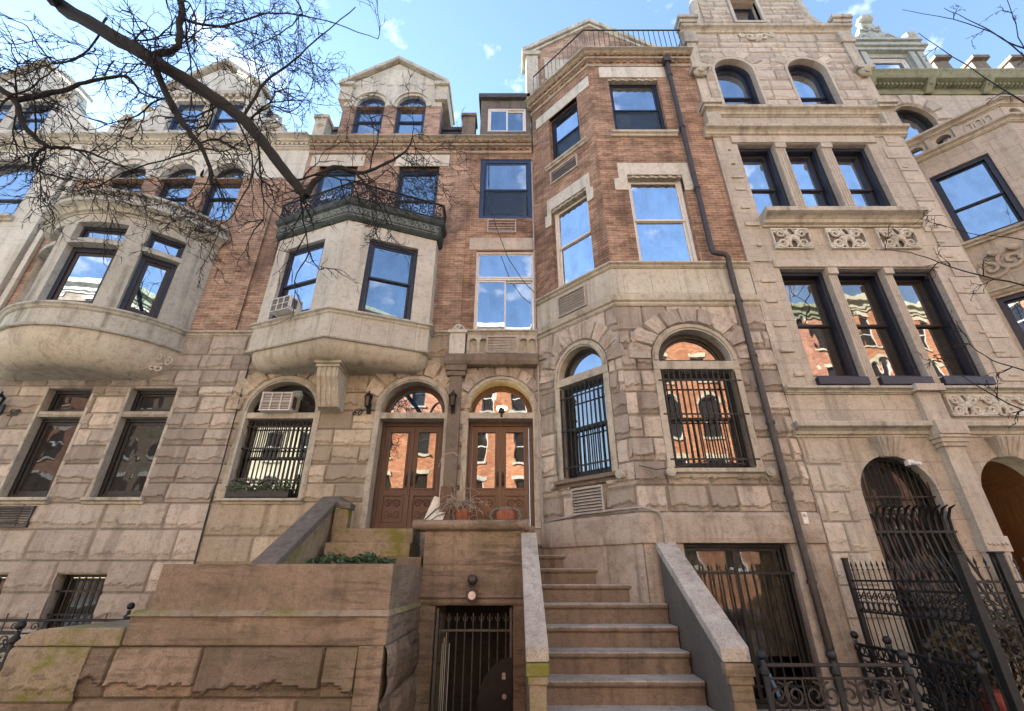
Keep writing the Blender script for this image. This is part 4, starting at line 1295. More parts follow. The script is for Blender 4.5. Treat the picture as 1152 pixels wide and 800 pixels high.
mb.box(FD, dx0, dx0 + 0.05, -2.5, -0.29, 13.9, 17.0); mb.box(FD, dx1 - 0.05, dx1, -2.5, -0.29, 13.9, 17.0)
mb.add([P(dx0 - .1, -0.3, 17.05), P(dxm, -0.3, 18.32), P(dx1 + .1, -0.3, 17.05), P(dx0 - .1, -4, 17.05), P(dxm, -4, 18.32), P(dx1 + .1, -4, 17.05)], [(0, 1, 4, 3), (1, 2, 5, 4)])
mb.add([P(XC0, 0.0, 13.88), P(XCD, 0.0, 13.88), P(XCD, -0.55, 15.45), P(XC0, -0.55, 15.45), P(XC0, -7, 15.5), P(XCD, -7, 15.5)], [(0, 1, 2, 3), (3, 2, 5, 4)])
mb.box(FD, XC0, dx0, -0.8, -0.45, 15.42, 15.56); mb.box(FD, dx1, XCD, -0.8, -0.45, 15.42, 15.56)
mb.build("roof", "slate_roof", C)
mb = MB()
mb.box(W10, XC0 - 0.02, XC0 + 0.34, -0.3, 0.12, 13.86, 14.95); mb.box(W10, XC0 - 0.08, XC0 + 0.40, -0.32, 0.18, 14.95, 15.08)
mb.add([W10.p(XC0 - 0.06, 0.16, 15.08), W10.p(XC0 + 0.38, 0.16, 15.08), W10.p(XC0 + 0.38, -0.3, 15.08), W10.p(XC0 - 0.06, -0.3, 15.08), W10.p(XC0 + 0.16, -0.07, 15.4)], [(0, 1, 4), (1, 2, 4), (2, 3, 4), (3, 0, 4), (0, 1, 2, 3)])
mb.tube(spiral(W10, XC0 + 0.16, 14.6, 0.12, 1.3, 0, 1, 0.13), 0.025, 5)
mb.build("pier_finial", "stone_moulding", C, bevel=0.008)
mb = MB()
mb.box(W10, -1.62, -1.2, -0.45, 0.0, 13.88, 15.2); mb.box(W10, -1.66, -1.16, -0.48, 0.06, 15.2, 15.32)
mb.build("parapet_block", "stone_dark", C, bevel=0.01)

# ------------------------------------------------------------------ house 62: recessed strip with door, canted bay
D = thing("townhouse", "rust brick townhouse with a canted bay, white framed windows and an arched door", "house", (2.0, 9.2, 0), "row of attached townhouses")
DA, DB, DE = (XD1, 10.0), (2.25, 8.41), (5.345, 8.41)
FDc = frame_between(DA, DB)
FDf = Frame(0, 8.41, 0)
DP = [DA, DB, DE]
ddh = (-1.0, 0.48, 2.45, 5.04, 0.74)
mb = MB()
mb.plate(W10, rect(XCD, XD1 + 0.2, -1.0, 7.1), [hole_poly(ddh)], -0.4, 0.0)
rock_wall(mb, W10, XCD + 0.01, XD1, 2.4, 6.14, [(-1.12, 0.6, 2.3, 5.04, 0.88)], rows=0.46, lens=(0.3, 0.7), seed=31, relief=0.05)
mb.build("recess_wall", "stone_rock", D)
mb = MB()
c, h = -0.26, 0.74
mb.plate(W10, arc_band(c, h - 0.004, 0.736, h + 0.12, 0.86, 5.04, 20, leg=2.5), [], -0.1, 0.05)
mb.plate(W10, arc_band(c, h + 0.03, 0.77, h + 0.075, 0.81, 5.04, 20), [], 0.045, 0.08)
mb.box(W10, ddh[0], ddh[1], -0.30, 0.03, 4.86, 5.0)
mb.build("arch_surround", "stone_moulding", D, bevel=0.006)
mb = MB(); voussoirs(mb, W10, c, h + 0.12, 0.86, 5.04, 0.26, 9, 0.0, 0.09, 22, a0=0.06, wz=0.30); mb.build("voussoirs", "stone_rock", D)
double_door(D, W10, ddh[0], ddh[1], 2.50, 4.86, -0.32, "door_wood_red", "glass_street")
window(D, W10, ddh[0], ddh[1], 5.0, 5.04, d=-0.32, mat="door_wood_red", sash="door_wood_red", pane="glass_street", style="fixed", rise=0.74, fw=0.07)
# dark pilaster between the two doors
mb = MB()
mb.box(W10, -1.46, -1.18, 0.0, 0.16, 2.5, 5.86)
mb.box(W10, -1.54, -1.10, 0.0, 0.20, 5.86, 5.98)
mb.box(W10, -1.57, -1.07, 0.0, 0.24, 5.98, 6.14)
mb.box(W10, -1.54, -1.10, 0.0, 0.20, 2.5, 2.75)
mb.build("pilaster", "stone_dark", D, bevel=0.012)
# small balcony front above the door
mb = MB()
mb.sweep([(-1.6, 10.0), (0.62, 10.0)], [(-0.1, 6.12), (0.26, 6.12), (0.30, 6.2), (0.30, 6.36), (0.27, 6.40), (-0.1, 6.40)])
mb.build("balcony_slab", "stone_dark", D, bevel=0.01)
mb = MB()
mb.plate(W10, rect(-1.1, 0.62, 6.40, 6.98), [arch(u - 0.09, u + 0.09, 6.5, 6.78, 0.09) for u in (-0.95, -0.70, 0.28, 0.5)], 0.02, 0.14)
mb.box(W10, -1.1, 0.62, -0.05, 0.05, 6.4, 6.98)
mb.build("balcony_panel", "stone_moulding", D)
mb = MB()
mb.box(W10, -1.52, -1.14, 0.0, 0.22, 6.40, 6.98)
mb.box(W10, -1.56, -1.10, 0.0, 0.26, 6.98, 7.06)
mb.tube([W10.p(-1.46, 0.13, 7.08), W10.p(-1.4, 0.13, 7.2), W10.p(-1.28, 0.13, 7.22), W10.p(-1.2, 0.13, 7.14), W10.p(-1.18, 0.13, 7.08)], 0.05, 6)
mb.tube(spiral(W10, -1.33, 7.14, 0.09, 1.2, 0, 1, 0.2), 0.03, 5)
mb.build("balcony_pier", "stone_pale", D, bevel=0.01)
louvre_vent(D, W10, -0.62, 0.12, 6.46, 6.92, d=0.15, n=5)
mb = MB(); mb.sweep([(-1.10, 10.0), (0.62, 10.0)], cornice(0.12, 0.20, 6.98, 7.10)); mb.build("balcony_ledge", "stone_moulding", D)
# brick of the recess
s2 = (-0.98, 0.60, 7.18, 9.68, 0); s3 = (-0.96, 0.61, 10.86, 13.24, 0)
wall_part(D, "brick_wall", "brick_rust", W10, rect(XCD + 0.004, XD1 + 0.18, 7.1, 13.5), [s2, s3], th=0.3, d1=-0.012)
window(D, W10, -0.98, 0.60, 8.80, 9.68, d=-0.12, mat="white", sash="white", pane="glass_sky", style="fixed", fw=0.05, sw=0.03)
window(D, W10, -0.98, 0.60, 7.18, 8.79, d=-0.12, mat="white", sash="white", pane="glass_blue", style="slider", fw=0.05, sw=0.04)
window(D, W10, *s3[:4], d=-0.10, mat="blue_frame", sash="blue_frame", pane="glass_sky", style="hung", fw=0.13, rail=0.47, screen=True)
louvre_vent(D, W10, -0.70, 0.12, 10.30, 10.78, d=0.0, n=4)
mb = MB(); mb.box(W10, -1.18, 0.62, -0.1, 0.02, 9.70, 10.12); mb.build("lintel", "stone_sand", D, bevel=0.008)
brick_cornice(D, [(XCD + 0.004, 10.0), (XD1 - 0.05, 10.0)], 13.46, top=0.45, f=0.52, mat="brick_rust")
# box dormer over the recess
FX = Frame(0, 10.1, 0)
mb = MB()
mb.plate(FX, rect(-1.04, 0.62, 13.9, 16.2), [rect(-0.80, 0.46, 14.62, 15.76)], -0.2, 0.0)
mb.box(FX, -1.04, -0.92, -3.0, -0.19, 13.9, 16.2)
mb.build("dormer_box", "slate_cap", D)
mb = MB(); mb.box(FX, -1.12, 0.62, -3.0, 0.14, 16.14, 16.34); mb.build("dormer_roof", "slate_roof", D, bevel=0.01)
window(D, FX, -0.80, 0.46, 14.62, 15.76, d=-0.08, mat="white", sash="white", pane="glass_blue", style="slider", fw=0.05, sw=0.05)
# canted bay: rock faced lower floor
cah = (0.62, 1.80, 3.40, 5.62, 0.62); fah = (2.98, 4.46, 3.39, 5.56, 0.72)
cv = (0.82, 1.58, 2.68, 3.18, 0); fbh = (2.92, 4.74, -0.2, 2.12, 0)
mb = MB()
mb.plate(FDc, rect(0.0, FDc.len, -1.0, 6.95), [hole_poly(cah), hole_poly(cv)], -0.3, 0.0)
rock_wall(mb, FDc, 0.0, FDc.len + 0.02, 2.62, 6.90, [(0.47, 1.95, 3.3, 5.62, 0.80), (0.78, 1.62, 2.64, 3.22, 0)], rows=0.46, lens=(0.5, 0.95), seed=41, relief=0.075, ledge=True)
mb.plate(FDf, rect(2.25, DE[0], -1.0, 6.95), [hole_poly(fah), hole_poly(fbh)], -0.3, 0.0)
rock_wall(mb, FDf, 2.235, DE[0], 2.62, 6.90, [(2.84, 4.60, 3.25, 5.56, 0.90)], rows=0.46, lens=(0.5, 0.95), seed=42, relief=0.075)
mb.build("stone_wall", "stone_rock", D)
mb = MB()
for Fq, (a, b, z, zs, r) in ((FDc, cah), (FDf, fah)):
    mb.part()
    cc, hh = (a + b) / 2, (b - a) / 2
    mb.plate(Fq, arc_band(cc, hh - 0.004, r - 0.004, hh + 0.13, r + 0.14, zs, 20, leg=z), [], -0.1, 0.06)
    mb.plate(Fq, arc_band(cc, hh + 0.035, r + 0.035, hh + 0.085, r + 0.085, zs, 20), [], 0.05, 0.09)
    mb.box(Fq, a - 0.13, b + 0.13, -0.24, 0.075, zs - 0.20, zs - 0.02)
mb.build("arch_surround", "stone_moulding", D, bevel=0.006)
mb = MB()
voussoirs(mb, FDc, 1.21, 0.59 + 0.13, 0.76, 5.62, 0.40, 9, 0.0, 0.13, 51, wz=0.46)
mb.part(); voussoirs(mb, FDf, 3.72, 0.74 + 0.13, 0.86, 5.56, 0.46, 9, 0.0, 0.13, 52, wz=0.42)
mb.build("voussoirs", "stone_rock", D)
mb = MB()
mb.sweep(DP, [(-0.2, 2.12), (0.075, 2.12), (0.09, 2.2), (0.09, 2.56), (0.06, 2.62), (-0.2, 2.62)])
mb.build("base_course", "base_smooth", D, bevel=0.01)
mb = MB()
mb.plate(FDc, rect(-0.0, FDc.len, -1.0, 2.12), [], 0.004, 0.03)
mb.plate(FDf, rect(2.25, DE[0], -1.0, 2.12), [hole_poly(fbh)], 0.004, 0.03)
mb.build("basement_wall", "base_smooth", D)
w = window(D, FDc, cah[0], cah[1], 3.40, 5.42, d=-0.2, mat="blackish", sash="blackish", pane="glass_street", style="hung", fw=0.07)
grille(w, FDc, cah[0] - 0.02, cah[1] + 0.02, 3.44, 5.36, 0.05, 11, (3.62, 4.4, 5.12), r=0.011)
window(D, FDc, cah[0], cah[1], 5.60, 5.62, d=-0.2, mat="brown_frame", sash="brown_frame", pane="glass_blue", style="fixed", rise=0.62, fw=0.06)
w = window(D, FDf, fah[0], fah[1], 3.39, 5.36, d=-0.22, mat="blackish", sash="blackish", pane="glass_street", style="hung", fw=0.07)
grille(w, FDf, fah[0] - 0.02, fah[1] + 0.05, 3.43, 5.32, 0.06, 14, (3.55, 4.42, 5.12), r=0.011)
window(D, FDf, fah[0], fah[1], 5.54, 5.56, d=-0.22, mat="brown_frame", sash="brown_frame", pane="glass_street", style="fixed", rise=0.72, fw=0.11)
for Fq, a, b in ((FDc, 0.34, 2.06), (FDf, 2.82, 4.66)):
    sl = sill_part(D, Fq, a, b, 3.22, 3.38, out=0.17, mat="stone_dark" if Fq is FDc else "stone_moulding")
    mb = MB()
    for u in (a + 0.03, b - 0.03):
        mb.tube([Fq.p(u, 0.10, 3.30), Fq.p(u, 0.20, 3.30)], 0.085, 12)
        mb.tube([Fq.p(u, 0.19, 3.30), Fq.p(u, 0.215, 3.30)], 0.045, 10)
    mb.build("scroll_end", "stone_moulding", sl)
louvre_vent(D, FDc, cv[0], cv[1], cv[2], cv[3], d=0.07, n=7)
w = window(D, FDf, *fbh[:4], d=-0.2, mat="blackish", sash="blackish", pane="glass_clear", style="slider", fw=0.06, back="room", blind=("curtain", 0.45), label="basement window with pale curtains behind black bars")
grille(w, FDf, fbh[0] + 0.02, fbh[1] - 0.02, -0.1, 1.72, -0.06, 12, (0.1, 1.66), r=0.011, spikes=True)
# belt course
mb = MB()
mb.sweep(DP, [(-0.2, 6.86), (0.06, 6.86), (0.09, 6.90), (0.07, 6.95), (0.12, 6.98), (0.14, 7.10), (0.05, 7.14), (-0.2, 7.14)])
mb.sweep(DP, cornice(0.06, 0.15, 7.86, 8.0, base=-0.2))
mb.build("belt_moulding", "stone_moulding", D)
mb = MB(); mb.sweep(DP, [(-0.2, 7.14), (0.035, 7.14), (0.035, 7.86), (-0.2, 7.86)]); mb.build("belt_panel", "stone_pale_joint", D)
louvre_vent(D, FDc, 0.72, 1.55, 7.20, 7.76, d=0.06, n=6)
# brick upper bay
cw3 = (0.60, 1.80, 8.08, 10.72, 0); cw4 = (0.68, 1.76, 12.42, 14.38, 0); cvt = (0.66, 1.62, 11.62, 12.08, 0)
fw3 = (2.92, 4.32, 8.08, 10.80, 0); fw4 = (2.80, 4.24, 12.38, 14.70, 0)
wall_part(D, "brick_wall", "brick_rust", FDc, rect(0.0, FDc.len, 8.0, 15.3), [cw3, cw4, cvt], th=0.3, d1=-0.004)
wall_part(D, "brick_wall", "brick_rust", FDf, rect(2.25, DE[0], 8.0, 15.3), [fw3, fw4], th=0.3, d1=-0.004)
for Fq, h in ((FDc, cw3), (FDf, fw3)):
    window(D, Fq, *h[:4], d=-0.2, mat="white", sash="cream", pane="glass_sky", style="hung", fw=0.07, rail=0.5)
for Fq, h in ((FDc, cw4), (FDf, fw4)):
    window(D, Fq, *h[:4], d=-0.2, mat="navy", sash="navy", pane="glass_sky", style="hung", fw=0.08, rail=0.48, screen=True)
mb = MB()
for Fq, (a, b, z, zt, _), e in ((FDc, cw3, 0.20), (FDf, fw3, 0.34)):
    mb.part(); mb.plate(Fq, [(a - e, zt - 0.52), (a - 0.0, zt - 0.52), (a, zt), (b, zt), (b, zt - 0.52), (b + e, zt - 0.52), (b + e, zt - 0.12), (b + e * 0.62, zt - 0.12), (b + e * 0.62, zt + 0.42), (a - e * 0.62, zt + 0.42), (a - e * 0.62, zt - 0.12), (a - e, zt - 0.12)], [], -0.1, 0.03)
mb.part(); mb.box(FDc, 0.18, 2.22, -0.1, 0.03, 14.38, 14.82)
mb.part(); mb.box(FDf, 2.56, 4.50, -0.1, 0.03, 14.72, 15.20)
mb.build("lintel", "stone_pale", D, bevel=0.01)
mb = MB()
for Fq, (a, b, z, zt, _) in ((FDc, cw3), (FDf, fw3), (FDf, fw4)):
    mb.part()
    n = 12
    for i in range(n):
        u0 = a + (b - a) * i / n
        mb.box(Fq, u0, u0 + (b - a) / n - 0.012, -0.16, -0.02 + 0.02 * (i % 2), zt - 0.07, zt - 0.003)
mb.build("dentil_course", "stone_moulding", D)
sill_part(D, FDf, 2.66, 4.44, 12.2, 12.36, out=0.13)
sill_part(D, FDc, 0.5, 2.0, 12.26, 12.40, out=0.10)
louvre_vent(D, FDc, *cvt[:4], d=0.02, n=5)
brick_cornice(D, [(XD1 - 0.02, 10.02), DB, DE], 15.22, top=0.45, f=0.52, mat="brick_rust")
mb = MB()
mb.prism([(XD1, 10.0, 15.56), (2.25, 8.41, 15.56), (5.345, 8.41, 15.56), (5.345, 14, 15.56), (XD1, 14, 15.56)], [(XD1, 10.0, 15.6), (2.25, 8.41, 15.6), (5.345, 8.41, 15.6), (5.345, 14, 15.6), (XD1, 14, 15.6)])
mb.build("roof", "slate_roof", D)
# roof terrace railing
mb = MB()
RP = [(0.72, 9.75), (2.2, 8.28), (5.30, 8.28)]
for a, b in zip(RP[:-1], RP[1:]):
    Fq = frame_between(a, b)
    mb.tube([Fq.p(0, 0, 16.86), Fq.p(Fq.len, 0, 16.86)], 0.022, 5)
    mb.tube([Fq.p(0, 0, 15.76), Fq.p(Fq.len, 0, 15.76)], 0.014, 5)
    n = int(Fq.len / 0.15)
    for i in range(n + 1):
        u = Fq.len * i / n
        mb.tube([Fq.p(u, 0, 15.62), Fq.p(u, 0, 16.86)], 0.011, 4)
    for i in range(0, n, 2):
        u = Fq.len * (i + 0.5) / n
        if Fq.t[1] < -0.1:
            mb.tube(spiral(Fq, u, 15.98, 0.12, 1.2, 0, 1, 0, n=12), 0.011, 4)
mb.build("roof_railing", "iron", D)
# gabled bulkhead behind the railing
FG = Frame(0, 10.06, 0)
mb = MB()
mb.plate(FG, [(0.70, 15.6), (4.95, 15.6), (4.95, 19.0), (2.91, 20.45), (0.70, 18.8)], [], -0.3, 0.0)
mb.build("gable", "brick_pink", D)
mb = MB(); P = FG.p
for a, b in (((0.36, 18.62), (2.91, 20.5)), ((5.34, 18.72), (2.91, 20.5))):
    mb.hexa([P(a[0], -0.5, a[1]), P(b[0], -0.5, b[1]), P(b[0], 0.14, b[1]), P(a[0], 0.14, a[1]), P(a[0], -0.5, a[1] + 0.2), P(b[0], -0.5, b[1] + 0.2), P(b[0], 0.14, b[1] + 0.2), P(a[0], 0.14, a[1] + 0.2)])
    a2, b2 = (a[0] + (0.1 if a[0] < 2 else -0.1), a[1] - 0.14), (b[0], b[1] - 0.16)
    mb.hexa([P(a2[0], -0.1, a2[1]), P(b2[0], -0.1, b2[1]), P(b2[0], 0.08, b2[1]), P(a2[0], 0.08, a2[1]), P(a2[0], -0.1, a2[1] + 0.12), P(b2[0], -0.1, b2[1] + 0.12), P(b2[0], 0.08, b2[1] + 0.12), P(a2[0], 0.08, a2[1] + 0.12)])
mb.box(FG, 0.36, 1.0, -0.6, 0.16, 18.42, 18.62); mb.box(FG, 0.5, 0.92, -0.5, 0.1, 15.6, 18.42)
mb.box(FG, 1.15, 2.6, -0.1, 0.04, 17.2, 18.3)
mb.build("gable_coping", "stone_moulding", D, bevel=0.01)

# ------------------------------------------------------------------ house 64: sandstone with grouped windows and stepped gable
E = thing("townhouse", "tall sandstone townhouse with grouped windows, carved panels and a scrolled gable", "house", (7.9, 8.36, 0), "row of attached townhouses")
EY = 8.36
FE = Frame(0, EY, 0)
ex0, ex1 = 5.36, 10.42
r2 = [(6.02, 7.06), (7.26, 8.32), (8.50, 9.53)]
r3 = [(5.94, 6.89), (7.16, 8.10), (8.37, 9.38)]
ra = [(5.93, 7.06), (8.08, 9.22)]
ga = (6.24, 7.62, -0.6, 2.93, 0.69); gd = (8.40, 9.82, 0.5, 2.90, 0.72)
gw = (7.12, 7.95, 17.35, 18.58, 0)
H2 = [(a, b, 5.2, 7.85, 0) for a, b in r2]; H3 = [(a, b, 9.42, 11.88, 0) for a, b in r3]; HA = [(a, b, 13.24, 14.93, 0.56) for a, b in ra]
mb = MB()
mb.plate(FE, rect(ex0, ex1, -1.0, 4.0), [hole_poly(ga), hole_poly(gd)], -0.4, 0.0)
mb.plate(FE, rect(ex0, ex1, 4.0, 13.2), [hole_poly(h) for h in H2 + H3], -0.4, 0.0)
mb.build("stone_wall", "stone_sand_joint", E)
mb = MB()
mb.plate(FE, rect(ex0, ex1, 13.2, 17.0), [hole_poly(h) for h in HA], -0.4, 0.0)
HAm = [(a - 0.04, b + 0.04, 13.0, 14.93, 0.62) for a, b in ra]
rock_wall(mb, FE, ex0 + 0.28, ex1 - 0.28, 13.24, 15.0, HAm, rows=0.42, lens=(0.5, 1.0), seed=61, relief=0.04, tones=0.22)
rock_wall(mb, FE, ex0 + 0.28, ex1 - 0.28, 15.0, 16.75, HAm, rows=0.27, lens=(0.45, 1.2), seed=62, relief=0.045, tones=0.2)
mb.build("upper_wall", "stone_sand", E)
gout = [(5.72, 17.0), (10.1, 17.0), (10.1, 17.15), (9.72, 17.3), (9.5, 17.8), (9.42, 18.6), (9.3, 19.2), (8.9, 19.6), (8.6, 20.6), (7.9, 21.2), (7.2, 20.6), (6.9, 19.6), (6.2, 19.2), (6.02, 18.6), (5.95, 17.8), (5.85, 17.3)]
mb = MB()
mb.plate(FE, gout, [hole_poly(gw)], -0.4, 0.0)
rock_wall(mb, FE, 6.1, 9.3, 17.1, 19.1, [(7.0, 8.07, 17.0, 18.75, 0)], rows=0.24, lens=(0.4, 0.9), seed=63, relief=0.05, tones=0.3)
mb.build("gable", "stone_sand", E)
mb = MB()
g0 = [p for p in gout if p[1] > 17.05]
for a, b in zip(g0[:-1], g0[1:]):
    mb.tube([FE.p(a[0], -0.1, a[1]), FE.p(b[0], -0.1, b[1])], 0.16, 8)
for s, u in ((1, 6.12), (-1, 9.3)):
    mb.part()
    mb.tube(spiral(FE, u, 18.95, 0.28, 1.4, 0, s, 0.08), 0.06, 6)
    mb.ball(FE.p(u, 0.1, 18.9), 0.14)
mb.build("gable_coping", "stone_moulding", E)
window(E, FE, *gw[:4], d=-0.25, mat="navy", sash="navy", pane="glass_sky", style="hung", rail=0.45)
mb = MB(); ring(mb, FE, gw[0] - 0.09, gw[1] + 0.09, gw[2] - 0.02, gw[3] + 0.1, 0.09, -0.1, 0.08); mb.build("window_surround", "stone_sand", E, bevel=0.008)
for a, b, z, zs, r in HA:
    window(E, FE, a, b, z, zs, d=-0.3, mat="navy", sash="navy", pane="glass_sky", style="hung", rise=r, rail=0.42, lin=0.16)
mb = MB()
for a, b, z, zs, r in HA:
    mb.part()
    mb.plate(FE, arc_band((a + b) / 2, (b - a) / 2 - 0.004, r - 0.004, (b - a) / 2 + 0.07, r + 0.07, zs, 18, leg=z), [], -0.1, 0.05)
mb.build("arch_surround", "stone_sand", E)
mb = MB()
for i, (a, b, z, zs, r) in enumerate(HA):
    mb.part(); voussoirs(mb, FE, (a + b) / 2, (b - a) / 2 + 0.07, r + 0.07, zs, 0.42, 7, 0.0, 0.06, 70 + i, wz=0.36)
mb.build("voussoirs", "stone_sand", E)
def eband(name, z0, z1, out, u0=ex0, u1=ex1, d0=0.03, mat="stone_moulding"):
    mb = MB()
    mb.sweep([(u0, EY), (u1, EY)], cornice(d0, out, z0, z1, base=-0.1))
    return mb.build(name, mat, E)
eband("string_course", 16.72, 17.0, 0.22, 5.22, 10.5)
eband("sill_course", 12.93, 13.22, 0.20, 5.30, 10.46)
eband("string_course", 12.14, 12.42, 0.22, 5.14, 10.52)
eband("string_course", 3.96, 4.22, 0.22, 5.30, 10.5)
eband("sill_course", 4.82, 4.96, 0.15, 5.36, 10.46)
eband("window_ledge", 9.02, 9.38, 0.36, 5.92, 9.66, d0=0.06)
mb = MB()   # corner piers of the upper floors
for u0, u1 in ((5.24, 5.66), (10.0, 10.44)):
    mb.part()
    mb.box(FE, u0, u1, -0.1, 0.14, 16.2, 16.72); mb.box(FE, u0 - 0.06, u1 + 0.06, -0.1, 0.26, 17.0, 17.15); mb.box(FE, u0 - 0.1, u1 + 0.1, -0.1, 0.32, 17.15, 17.3)
    mb.box(FE, u0 + 0.06, u1 - 0.06, -0.1, 0.09, 14.93, 16.21)
    mb.part(); mb.box(FE, u0 + 0.02, u1 - 0.02, -0.1, 0.16, 12.42, 12.95); mb.box(FE, u0 - 0.06, u1 + 0.06, -0.1, 0.28, 13.2, 13.36); mb.box(FE, u0 - 0.02, u1 + 0.02, -0.1, 0.22, 13.10, 13.2)
    mb.part(); mb.ball(FE.p((u0 + u1) / 2, 0.1, 14.75), 0.2, sc=(1, 0.7, 0.8)); mb.box(FE, u0 - 0.04, u1 + 0.04, -0.05, 0.22, 14.82, 14.94)
    mb.tube(spiral(FE, (u0 + u1) / 2, 14.7, 0.12, 1.3, 0, 1, 0.22), 0.03, 5)
mb.build("corner_pier", "stone_moulding", E, bevel=0.01)
mb = MB()   # small carving under the gable window
for s in (-1, 1):
    mb.tube(spiral(FE, 7.55 + s * 0.22, 16.55, 0.16, 1.3, 0, s, 0.07), 0.035, 5)
    mb.tube(spiral(FE, 7.55 + s * 0.45, 16.62, 0.1, 1.3, 2, -s, 0.07), 0.03, 5)
mb.ball(FE.p(7.55, 0.07, 16.45), 0.13)
mb.build("carved_scroll", "stone_pale", E)
for (a, b), pn in zip(r3, ("glass_sky", "glass_sky", "glass_sky")):
    window(E, FE, a, b, 9.42, 11.88, d=-0.34, mat="navy", sash="brown_frame", pane=pn, style="hung", fw=0.09, rail=0.45, lin=0.2)
for (a, b) in r2:
    w = window(E, FE, a, b, 5.2, 7.85, d=-0.34, mat="navy", sash="blackish", pane="glass_street", style="hung", fw=0.09, rail=0.5, lin=0.2)
    mb = MB(); mb.box(FE, a + 0.02, b - 0.02, -0.1, 0.10, 5.0, 5.17); mb.build("window_box", "navy", w, bevel=0.01)
mb = MB()   # fluted mullions
for r, z0, z1 in ((r2, 5.0, 7.85), (r3, 9.42, 11.88)):
    for (a, b), (a2, b2) in zip(r[:-1], r[1:]):
        mb.part()
        n = 4
        wd = a2 - b
        for i in range(n):
            u = b + wd * (i + 0.5) / n
            mb.tube([FE.p(u, 0.0, z0), FE.p(u, 0.0, z1 - 0.18)], wd / n * 0.5, 8)
        mb.box(FE, b - 0.01, a2 + 0.01, -0.05, 0.07, z1 - 0.18, z1 - 0.02)
mb.build("mullion", "stone_sand", E)
mb = MB()   # flat raised margins and pier blocks
mb.box(FE, 5.80, 9.62, 0.0, 0.05, 11.90, 12.13)
mb.part(); mb.box(FE, 5.90, 9.62, 0.0, 0.05, 7.87, 8.06)
rp = random.Random(5)
for u0, u1 in ((5.44, 5.86), (9.72, 10.36)):
    mb.part()
    z = 5.1
    while z < 11.9:
        hh = rp.uniform(0.4, 0.62)
        if u0 > 9:
            k = rp.choice((0.0, 0.16))
            mb.part(); mb.box(FE, u0 + k, u1 - 0.02, 0.0, 0.028, z, z + hh - 0.02, tone=rp.uniform(-0.2, 0.2))
        mb.part(); mb.box(FE, u0 + rp.uniform(0.05, 0.25), u0 + rp.uniform(0.28, 0.42), 0.0, rp.uniform(0.03, 0.055), z + 0.1, z + rp.uniform(0.14, 0.2))
        z += hh
mb.build("raised_block", "stone_sand", E, bevel=0.012)
def relief(name, F, u0, u1, z0, z1, house, cols=1, mat="stone_pale", bg="vent_dark", r=0.032, d=0.02):
    mb = MB()
    cw_ = (u1 - u0) / cols
    zc = (z0 + z1) / 2; hz = (z1 - z0) / 2
    for k in range(cols):
        uc = u0 + cw_ * (k + 0.5); hw_ = cw_ / 2
        for sx in (-1, 1):
            for sz in (-1, 1):
                mb.tube(spiral(F, uc + sx * hw_ * 0.56, zc + sz * hz * 0.48, min(hw_ * 0.38, hz * 0.46), 1.6, math.pi / 2 * (1 - sx), sx * sz, d + 0.035, n=20, rend=0.18), [r * (1 - 0.4 * i / 20) for i in range(21)], 6)
                mb.tube([F.p(uc, d + 0.03, zc), F.p(uc + sx * hw_ * 0.22, d + 0.06, zc + sz * hz * 0.25), F.p(uc + sx * hw_ * 0.25, d + 0.05, zc + sz * hz * 0.6), F.p(uc + sx * hw_ * 0.12, d + 0.03, zc + sz * hz * 0.92)], [r, r * 1.25, r, r * 0.5], 6)
                mb.ball(F.p(uc + sx * hw_ * 0.9, d + 0.03, zc + sz * hz * 0.82), r * 1.2, sc=(1.2, 0.8, 1))
            mb.ball(F.p(uc + sx * hw_ * 0.2, d + 0.03, zc), r * 1.7, sc=(1.5, 0.9, 0.8))
        mb.ball(F.p(uc, d + 0.04, zc), r * 2.1)
    ring(mb, F, u0, u1, z0, z1, 0.025, d - 0.015, d + 0.05)
    o = mb.build(name, mat, house)
    b = MB(); b.box(F, u0 + 0.01, u1 - 0.01, -0.02, d + 0.002, z0 + 0.01, z1 - 0.01)
    b.build("panel_ground", bg, o)
    return o
for a, b in ((6.06, 6.94), (7.34, 8.21), (8.52, 9.40)):
    relief("carved_panel", FE, a, b, 8.38, 8.97, E, 1, "stone_pale", "stone_dark", r=0.040)
relief("carved_frieze", FE, 8.42, 10.36, 4.36, 4.80, E, 3, "stone_pale", "stone_sand", r=0.035)
mb = MB()
mb.box(FE, 7.86, 8.30, 0.0, 0.10, 4.22, 4.84); mb.box(FE, 7.80, 8.36, 0.0, 0.20, 4.84, 4.98); mb.box(FE, 7.80, 8.36, 0.0, 0.29, 3.96, 4.22)
mb.box(FE, 7.90, 8.26, 0.0, 0.16, 0.0, 3.75); mb.box(FE, 7.86, 8.30, 0.0, 0.20, 3.75, 3.82); mb.box(FE, 7.83, 8.33, 0.0, 0.23, 3.82, 3.90); mb.box(FE, 7.80, 8.36, 0.0, 0.26, 3.90, 3.96)
mb.box(FE, 7.87, 8.29, 0.0, 0.19, 1.98, 2.22)
for i in range(5):
    mb.tube([FE.p(7.95 + 0.065 * i, 0.165, 0.6), FE.p(7.95 + 0.065 * i, 0.165, 1.94)], 0.02, 6)
    mb.ball(FE.p(7.93 + 0.075 * i, 0.19, 2.1), 0.028)
mb.build("pilaster", "stone_sand", E, bevel=0.006)
mb = MB()
